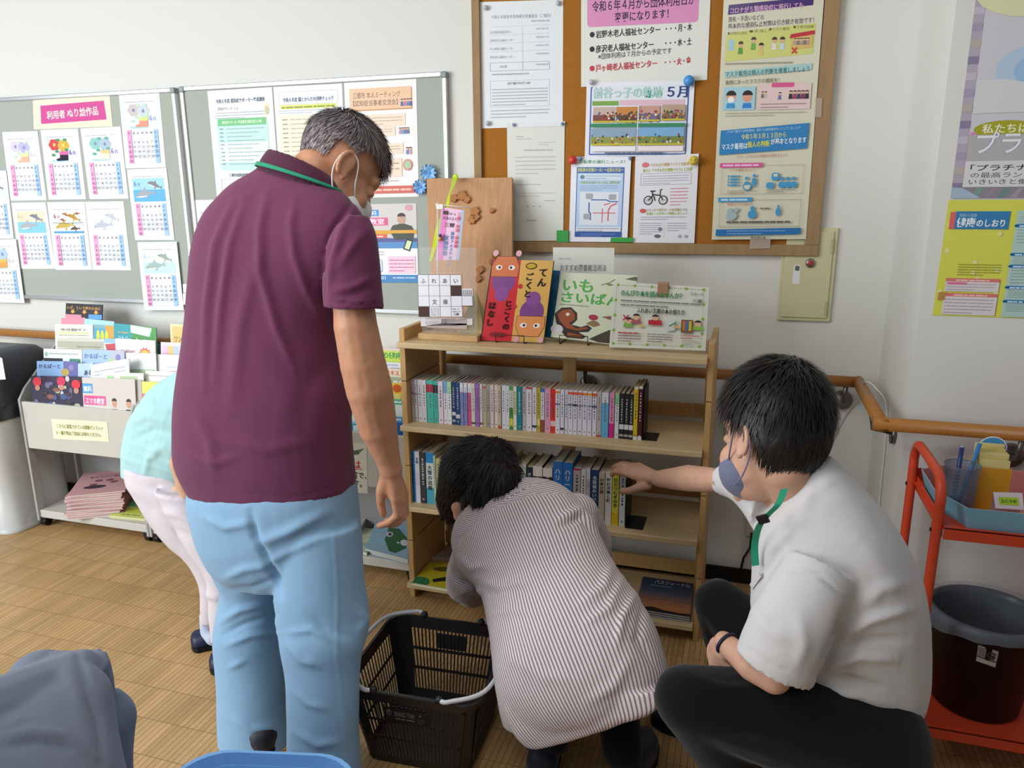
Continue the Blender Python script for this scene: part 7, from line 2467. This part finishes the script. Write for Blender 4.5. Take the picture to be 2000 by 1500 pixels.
# the stripes run along the back: arc length round the trunk axis, across the yoke and round the sleeves
ax = [r[0] for r in TR]
aw = [r[1].normalized() for r in TR]
me = sh3.data
off = children_shift(p3)
p0x, p1x = ax[1], ax[-1]
dxx = (p1x - p0x).normalized()
axx = (at(1290, 1262, 1.6) - at(963, 1262, 1.6)).normalized()
axx = (axx - dxx * axx.dot(dxx)).normalized()
bxx = dxx.cross(axx)
bxx = bxx if bxx.y > 0 else -bxx
p0x = p0x + bxx * .1
atr = me.attributes.new('stripe', 'FLOAT', 'POINT')
cols = []
vals = []
yk = []
for v in me.vertices:
    co = v.co + off
    bi = min(range(len(ax) - 1), key=lambda i: ((ax[i] + ax[i + 1]) / 2 - co).length)
    best = None
    for i in range(max(0, bi - 1), min(len(ax) - 1, bi + 2)):
        d = ax[i + 1] - ax[i]
        t = max(0, min(1, (co - ax[i]).dot(d) / d.dot(d)))
        q = ax[i] + d * t
        if best is None or (co - q).length < best[0]:
            best = ((co - q).length, q, aw[i].lerp(aw[i + 1], t).normalized(), d.normalized(), i + t)
    dist, q, a, t, s = best
    bb = t.cross(a).normalized()
    rel = co - q
    bb = bb if bb.y > 0 else -bb
    th = math.atan2(rel.dot(a), -rel.dot(bb))
    rad = .19
    sx = p0x + dxx * (co - p0x).dot(dxx)
    rl = co - sx
    val = math.atan2(rl.dot(axx), -rl.dot(bxx)) * rad
    x, y = topx(co)
    # yoke line: above it the stripes run along the shoulders
    yl = 1062 - (x - 893) * (62 / 57) if x < 950 else (1000 - (x - 950) * .39 if x < 1040 else 965)
    isy = y < yl and x < 1110 and s < 4
    if isy:
        val = rel.dot(V((0, 0, 1))) * .9 + (co - ax[1]).dot(t) * -1.0
    elif x < 952 and y > 1085 and co.y > 1.8:
        val = (co - at(915, 1118, 1.9)).dot(V((.25, .1, .96)))
    vals.append(val)
    yk.append(isy)
atr.data.foreach_set('value', vals)
for p in me.polygons:
    p.material_index = 1 if sum(yk[i] for i in p.vertices) > len(p.vertices) / 2 else 0
# black trousers, dark shoes
BLK = M('#15151A', .85, 'cloth', .15)
t_ = MB()
for dx, kx in ((-.09, -.13), (.09, -.02)):
    k_ = V((hp.x + kx, 1.93, .30))
    a_ = V((hp.x + dx * 1.0, 1.60, .085))
    chain(t_, [(hp + V((dx * .8, .02, .03)), .085), (k_, .068), (a_, .05)])
flesh(t_, 'trousers', p3, BLK, .007, 3)
for dx in (-.1, .1):
    a_ = V((hp.x + dx, 1.53, 0))
    shoe(p3, a_, a_ + V((dx * .3, .24, 0)), .095, .085, M('#1E2434', .5, 'cloth'), SOLE)
# bobbed hair
hb = MB()
for n_ in (nd(930, 922, 2.0, 146), nd(912, 945, 2.0, 116), nd(893, 968, 1.99, 84), nd(884, 985, 1.99, 62), nd(893, 1003, 1.99, 36), nd(962, 905, 1.98, 104), nd(985, 912, 1.95, 56), nd(1000, 922, 1.92, 40), nd(965, 945, 1.90, 96), nd(985, 935, 1.885, 66), nd(935, 985, 1.90, 70), nd(955, 965, 1.87, 84), nd(985, 945, 1.86, 70), nd(930, 975, 2.04, 70)):
    hb.ball(n_[0], n_[1], None, 24)
chain(hb, [nd(893, 968, 1.99, 84), nd(888, 985, 1.99, 62), nd(897, 1004, 1.99, 32)])
chain(hb, [nd(935, 922, 2.0, 140), nd(985, 912, 1.95, 56), nd(1002, 921, 1.93, 24)])
HB3 = M('#0D0B0C', .6, 'hair', .2)
cb3 = at(945, 900, 1.97)


def hairpost(co, n):
    d = co - cb3
    a = math.atan2(d.dot(cam2w(1, 0, 0)), d.dot(cam2w(0, 1, 0)))
    return .0022 * noise.noise(V((a * 16, d.length * 6, 1))) + .0012 * noise.noise(V((a * 45, d.length * 9, 4)))


hair3 = flesh(hb, 'hair', p3, HB3, .005, 10, hairpost)
# fine locks combed down from the crown over the bob
rg = random.Random(6)
mb = MB()
hm2 = [M(c, .5, '', .3) for c in ('#0E0C0D', '#171314', '#1E1918')]
off = children_shift(p3)
vv = list(hair3.data.vertices)
dn_ = (cam2w(-.45, .85, .25))
for i in range(4200):
    v = rg.choice(vv)
    p, nrm = v.co + off, v.normal
    fw = (p - cb3).normalized() * .7 + dn_ * .8 + V((rg.gauss(0, .08), rg.gauss(0, .08), rg.gauss(0, .08)))
    fw = (fw - nrm * fw.dot(nrm))
    if fw.length < .05:
        continue
    fw.normalize()
    L = rg.uniform(.03, .06)
    sd = fw.cross(nrm).normalized() * .0012
    pts = []
    for k in range(5):
        x = k / 4
        c = p + fw * L * x + nrm * (.0005 + .004 * x - .010 * x * x)
        pts += [c - sd * (1 - x * x), c + sd * (1 - x * x)]
    mb.add(pts, [(2 * k, 2 * k + 1, 2 * k + 3, 2 * k + 2) for k in range(4)], rg.choice(hm2), True)
mb.build('hair_locks', p3)

# ======================================================== 4 squatting person in the pale grey shirt
p4 = figure('person squatting in a pale grey shirt, reaching an arm to the books, short black hair', (.15, 1.5, 0))
H4 = Head(at(1506, 862, 1.545), (-.43, .12, .90), (.05, -.97, .16), 1.07)
b = MB()
H4.flesh(b)
nb4 = nd(1560, 985, 1.54, 88)
cone(b, H4.P(-.035, 0, -.05), .05, nb4[0], nb4[1])
chain(b, [nb4, nd(1620, 1090, 1.5, 180), nd(1660, 1230, 1.5, 180), nd(1685, 1360, 1.5, 130)])
fa = [nd(1500, 1010, 1.56, 70), nd(1450, 948, 1.61, 44), nd(1405, 937, 1.70, 44), nd(1385, 937, 1.75, 50), nd(1345, 934, 1.86, 53), nd(1312, 935, 1.99, 42), nd(1287, 935, 2.06, 33)]
chain(b, fa)
chain(b, [nb4, fa[0]])
w4 = fa[-1][0]
kn = [at(1238, 929, 2.15), at(1234, 920, 2.175), at(1238, 914, 2.20), at(1247, 911, 2.22)]
tp = [[at(1216, 922, 2.20), at(1201, 921, 2.235), at(1195, 927, 2.25)], [at(1217, 909, 2.225), at(1205, 910, 2.262), at(1199, 914, 2.282)], [at(1222, 907, 2.255), at(1213, 906, 2.285), at(1208, 908, 2.305)], [at(1232, 909, 2.27), at(1225, 907, 2.29), at(1221, 908, 2.305)]]
hand(b, w4, fa[-1][1], kn, tp, [at(1264, 946, 2.10), at(1246, 953, 2.125), at(1229, 959, 2.16), at(1215, 959, 2.195)], .0118)
na = [nd(1582, 1150, 1.39, 62), nd(1538, 1270, 1.325, 74), nd(1512, 1322, 1.315, 66), nd(1470, 1300, 1.33, 62), nd(1430, 1268, 1.365, 46), nd(1414, 1252, 1.38, 39)]
chain(b, na)
chain(b, [nb4, nd(1600, 1100, 1.47, 80), na[0]])
w5 = na[-1][0]
hand(b, w5, na[-1][1], [at(1399, 1268, 1.40), at(1403, 1274, 1.39), at(1409, 1278, 1.38), at(1416, 1279, 1.37)], [[at(1391, 1284, 1.41), at(1391, 1298, 1.41), at(1396, 1306, 1.405)], [at(1397, 1292, 1.40), at(1400, 1305, 1.395), at(1406, 1309, 1.39)], [at(1406, 1294, 1.39), at(1411, 1304, 1.385), at(1418, 1306, 1.38)], [at(1416, 1293, 1.375), at(1422, 1300, 1.37), at(1428, 1301, 1.37)]], [at(1399, 1255, 1.40), at(1390, 1268, 1.415), at(1389, 1282, 1.42)], .0095)
kneeN, kneeF = at(1345, 1366, 1.30), at(1402, 1178, 1.74)
hipN, hipF = at(1690, 1450, 1.43), at(1660, 1420, 1.60)
ankN = V((at(1480, 1500, 1.42).x, 1.47, .085))
ankF = V((.02, 1.82, .085))
for h_, k_, a_ in ((hipN, kneeN, ankN), (hipF, kneeF, ankF)):
    chain(b, [(h_, .075), (k_, .044), (k_.lerp(a_, .4) + V((.02, 0, 0)), .042), (a_, .034), (a_ + V((-.13, .03, -.05)), .026)])
chain(b, [nd(1685, 1360, 1.5, 130), (hipN.lerp(hipF, .5), .085)])
flesh(b, 'body', p4, SKIN2, .0045, 3, lambda co, n: .0005 * noise.noise(co * 60))
H4.eyes(p4)
GRY = M('#C9C6C6', .85, 'cloth', .15)
s_ = MB()
T4 = [pxring((1524, 962), (1606, 884), 1.52, .8), pxring((1502, 992), (1650, 917), 1.52, 1.0, 2.2), pxring((1482, 1022), (1704, 974), 1.515, 1.02, 2.3), pxring((1472, 1066), (1748, 1030), 1.51, 1.0, 2.3), pxring((1466, 1124), (1786, 1096), 1.505, .92, 2.3), pxring((1468, 1192), (1810, 1165), 1.50, .86, 2.3), pxring((1492, 1258), (1817, 1245), 1.50, .84, 2.3), pxring((1540, 1312), (1816, 1318), 1.50, .84, 2.3), pxring((1590, 1346), (1805, 1378), 1.50, .86, 2.3), pxring((1622, 1378), (1782, 1424), 1.50, .95, 2.3)]
loft(s_, T4, 48, 5, True, True)
loft(s_, [pxring((1535, 1072), (1668, 1150), 1.40, .9), pxring((1492, 1150), (1652, 1205), 1.36, .85), pxring((1456, 1220), (1622, 1268), 1.335, .85), pxring((1436, 1268), (1586, 1338), 1.325, .85)], 32, 5, False, True)
loft(s_, [pxring((1505, 945), (1490, 1045), 1.54, .8), pxring((1456, 916), (1450, 985), 1.585, .9), pxring((1407, 906), (1419, 968), 1.66, .9)], 28, 5, False, True)
F5 = [([(1535, 1112), (1600, 1122), (1661, 1177)], -.004, 3.5, 'r'), ([(1661, 1177), (1640, 1240), (1600, 1320)], -.012, 9, 'r'), ([(1690, 1180), (1720, 1150), (1770, 1140)], .005, 14, 'r'), ([(1650, 1240), (1700, 1210), (1780, 1190)], .008, 11, 'r'), ([(1640, 1270), (1690, 1250), (1770, 1250)], -.006, 9, 'r'), ([(1620, 1300), (1680, 1280), (1750, 1290)], .008, 10, 'r'), ([(1615, 1325), (1660, 1325), (1720, 1345)], -.007, 8, 'r'), ([(1630, 1350), (1680, 1355), (1740, 1380)], .007, 9, 'r'), ([(1660, 1385), (1700, 1395), (1745, 1425)], -.008, 7, 'r'), ([(1500, 1080), (1525, 1060), (1545, 1030)], .006, 10, 'r'), ([(1480, 1130), (1510, 1100), (1530, 1060)], -.005, 8, 'r'), ([(1560, 1010), (1590, 960), (1630, 935)], .004, 12, 'r'), ([(1443, 1258), (1510, 1300), (1580, 1325)], -.0015, 2.5, 'r'), ([(1470, 1180), (1500, 1230), (1540, 1250)], .004, 14, 'r'), ([(1560, 1200), (1570, 1260), (1555, 1310)], .004, 14, 'r'), ([(1430, 930), (1445, 955), (1470, 975)], .003, 6, 'r'), ([(1680, 1060), (1720, 1100), (1750, 1160)], .003, 22, 'r')]
flesh(s_, 'shirt', p4, GRY, .006, 3, wrinkles(F5, .0028, (8, 8, 6), 21))
cl4 = MB()
loft(cl4, [pxring((1512, 984), (1642, 908), 1.52, .72), pxring((1520, 966), (1622, 890), 1.522, .78)], 36, 4, False, True)
flesh(cl4, 'collar', p4, GRY, .0045, 2)
# chest pocket flap
pk = [at(1465, 1136, 1.47), at(1490, 1108, 1.40), at(1494, 1120, 1.395), at(1472, 1150, 1.455)]
MB().prism([at(1466, 1140, 1.462), at(1484, 1118, 1.425), at(1488, 1126, 1.42), at(1471, 1150, 1.455)], V((-.002, -.003, 0)), GRY).build('pocket', p4)
# lanyard: from the collar down the chest
ln = MB()
lpts = catmull([at(1532, 955, 1.40), at(1520, 985, 1.378), at(1498, 1008, 1.385), at(1482, 1030, 1.40), at(1474, 1065, 1.42), at(1476, 1105, 1.42)], 6)
sd = V((.0065, 0, .002))
nn = len(lpts)
ln.add([p - sd for p in lpts] + [p + sd for p in lpts] + [p - sd + V((0, .0015, 0)) for p in lpts] + [p + sd + V((0, .0015, 0)) for p in lpts], [(i, i + 1, nn + i + 1, nn + i) for i in range(nn - 1)] + [(2 * nn + i + 1, 2 * nn + i, 3 * nn + i, 3 * nn + i + 1) for i in range(nn - 1)], GRN, True)
ln.obox(at(1490, 1014, 1.385), V((.009, 0, .004)), V((0, .003, 0)), V((-.004, 0, .007)), M('#1A1A1C', .4))
ln.build('lanyard', p4)
t_ = MB()
for h_, k_, a_, w0, w1 in ((hipN, kneeN, ankN, .115, .064), (hipF, kneeF, ankF, .11, .058)):
    mid = h_.lerp(k_, .5) + V((0, 0, .008))
    chain(t_, [(h_, w0), (mid, (w0 + w1) / 2 + .006), (k_, w1), (k_.lerp(a_, .4) + V((.02, 0, 0)), w1 * .97), (a_, .053)])
chain(t_, [(hipN, .12), (hipF, .12)])
chain(t_, [(hipN, .11), nd(1690, 1390, 1.5, 190), (hipF, .11)])
flesh(t_, 'trousers', p4, M('#0F0F12', .9, 'cloth', .1), .007, 3, wrinkles([([(1340, 1320), (1420, 1345), (1500, 1340)], .004, 10, 'r'), ([(1380, 1440), (1450, 1420), (1530, 1440)], .004, 10, 'r')], .003, (9, 9, 7), 31))
for a_, d_ in ((ankN, (-.2, .04)), (ankF, (-.2, .03))):
    hl = V((a_.x + .05, a_.y, 0))
    shoe(p4, hl, hl + V((d_[0] - .05, d_[1], 0)), .095, .08, M('#1A1A1C', .5), SOLE)
# wrist band
d5 = (na[-2][0] - na[-1][0]).normalized()
c5 = w5 + d5 * .006
o1 = d5.orthogonal().normalized()
o2 = d5.cross(o1)
MB().tube([c5 + (o1 * math.cos(q) + o2 * math.sin(q)) * (na[-1][1] + .002) for q in [k * math.pi / 14 for k in range(29)]], .0035, M('#20243A', .5), 8, False).build('wrist_band', p4)


def th4(f, r, u):
    if f > .5 and u < .30:
        return None
    if f > .05 and u < -.05 - .0 * f and f > .1:
        return None if u < (-.12 if f < .45 else .2) else .014
    if u < -.93 or (f > -.3 and u < -.45):
        return None
    if abs(r) > .6 and -.3 < f < .2 and u < -.2:
        return None
    return .016 + .012 * max(0, u) + .014 * max(0, min(1, (-u - .2) * 2)) * (f < .1)


def fl4(d, rg):
    # hair falls from a whorl at the back of the crown
    wv_ = V((-.55, -.1, .83))
    q = V(d) - wv_
    return (q[0] + rg.gauss(0, .1), q[1] + rg.gauss(0, .1), q[2] - .5)


H4.hair(p4, ['#131011', '#1C1718', '#0C0A0B', '#241D1C'], th4, 5200, lambda d, rg: rg.uniform(.025, .05), fl4, 8, .0013, .22, rough=.45)
gm = M('#6C7088', .85, 'cloth', .1)
mk = MB()
H4.ell(mk, .052, 0, -.056, .055, .066, .056)
H4.ell(mk, .08, 0, -.036, .038, .042, .036)
flesh(mk, 'face_mask', p4, gm, .005, 3)
for q in (-1, 1):
    MB().tube(catmull([H4.P(.05, q * .058, -.04), H4.P(.03, q * .072, -.022), H4.P(.006, q * .082, .018), H4.P(-.022, q * .086, .026), H4.P(-.036, q * .086, -.0), H4.P(-.03, q * .08, -.036), H4.P(.0, q * .07, -.07), H4.P(.035, q * .058, -.085)], 5), .0017, gm, 6).build('mask_loop', p4)

# ======================================================== 5 seated person, only the knees in view
p5 = figure('seated person at the lower left corner, only dark grey trousered knees in view', (-1.25, .75, .0))
kn1, kn2 = nd(112, 1348, .95, 186), nd(190, 1420, 1.02, 104)
hp5 = V((-1.32, .50, .50))
b = MB()
chain(b, [(kn1[0], .045), (hp5 + V((-.02, .08, 0)), .07)])
chain(b, [(kn2[0], .045), (hp5 + V((.02, .0, 0)), .07)])
an1, an2 = V((kn1[0].x + .02, kn1[0].y + .0, .09)), V((kn2[0].x - .02, kn2[0].y + .0, .09))
chain(b, [(kn1[0], .045), (kn1[0].lerp(an1, .4), .042), (an1, .032)])
chain(b, [(kn2[0], .045), (kn2[0].lerp(an2, .4), .042), (an2, .032)])
chain(b, [(hp5, .11), (hp5 + V((-.02, -.04, .25)), .11), (hp5 + V((-.02, -.04, .46)), .09), (hp5 + V((-.02, -.02, .60)), .05)])
H5 = Head(hp5 + V((-.02, .02, .70)), (.1, .25, .96), (0, -.96, .26))
H5.flesh(b)
cone(b, H5.P(-.035, 0, -.04), .052, hp5 + V((-.02, -.02, .55)), .055)
for q in (-1, 1):
    e5, w5_ = hp5 + V((q * .25 - .04, .0, .2)), hp5 + V((q * .10 - .1, .12, .13))
    chain(b, [(hp5 + V((q * .17 - .02, -.04, .46)), .045), (e5, .038), (w5_, .026)])
    kk = [w5_ + V((q * (.03 - .02 * i), .075 + .006 * (i in (1, 2)), .0)) for i in range(4)]
    hand(b, w5_, .022, kk, [[k + V((0, .035, -.004)), k + V((0, .058, -.016)), k + V((0, .068, -.026))] for k in kk], [w5_ + V((-q * .02, .02, 0)), w5_ + V((-q * .048, .045, -.006)), w5_ + V((-q * .058, .07, -.012))])
flesh(b, 'body', p5, SKIN2, .006, 3)
H5.eyes(p5)
H5.hair(p5, ['#4A4644', '#6A6664', '#3A3634'], th4, 1500, lambda d, rg: rg.uniform(.02, .04), fl4, 3, .0013, .2)
DG = M('#6E7686', .9, 'cloth', .15)
t_ = MB()
t_.ball(at(118, 1336, .975), (.074, .06, .062), None, 24)
t_.ball(at(150, 1320, .985), .05, None, 24)
t_.ball(at(78, 1332, .965), .06, None, 24)
t_.ball(at(190, 1420, 1.035), .058, None, 24)
loft(t_, [pxring((80, 1290), (165, 1284), .985, .4), pxring((52, 1310), (196, 1312), .97, .45), pxring((14, 1352), (208, 1350), .95, .55), pxring((-26, 1410), (210, 1420), .91, .7), pxring((-80, 1480), (216, 1500), .86, .8), pxring((-140, 1580), (210, 1600), .80, .8)], 40, 5)
loft(t_, [pxring((110, 1300), (200, 1310), 1.0, .9), pxring((130, 1370), (212, 1370), 1.02, .9), pxring((120, 1460), (205, 1460), 1.03, .9), pxring((115, 1560), (195, 1560), 1.04, .9)], 28, 4)
loft(t_, [pxring((150, 1362), (222, 1360), 1.045, .9), pxring((140, 1400), (246, 1396), 1.04, .9), pxring((135, 1450), (244, 1450), 1.03, .9), pxring((126, 1560), (236, 1560), 1.02, .9)], 28, 4)
for k_, h_, a_ in ((kn1[0], hp5 + V((-.02, .08, 0)), an1), (kn2[0], hp5 + V((.02, .0, 0)), an2)):
    chain(t_, [(h_, .1), (k_, .064), (k_.lerp(a_, .4), .06), (a_, .052)])
chain(t_, [(hp5 + V((-.06, .02, .0)), .12), (hp5 + V((.08, .0, 0)), .12)])
for a_ in (an1, an2):
    shoe(p5, V((a_.x, a_.y - .06, 0)), V((a_.x + .02, a_.y + .2, 0)), .095, .08, NAVY, SOLE)
flesh(t_, 'trousers', p5, DG, .006, 4, wrinkles([([(147, 1256), (165, 1330), (190, 1400), (200, 1490)], -.006, 8, 'r'), ([(0, 1440), (60, 1432), (130, 1440), (180, 1480)], .007, 10, 'r'), ([(0, 1462), (70, 1450), (140, 1465)], -.006, 8, 'r'), ([(10, 1420), (50, 1405)], .004, 8, 'r'), ([(120, 1300), (150, 1360), (165, 1440)], .004, 14, 'r')], .003, (9, 9, 7), 41))
s_ = MB()
chain(s_, [(hp5 + V((0, .0, .05)), .145), (hp5 + V((-.02, -.04, .28)), .14), (hp5 + V((-.02, -.04, .48)), .105)])
for q in (-1, 1):
    chain(s_, [(hp5 + V((q * .15 - .02, -.04, .47)), .068), (hp5 + V((q * .23 - .02, .03, .26)), .058)])
flesh(s_, 'shirt', p5, M('#B4D6DC', .85, 'cloth', .15), .008, 3)
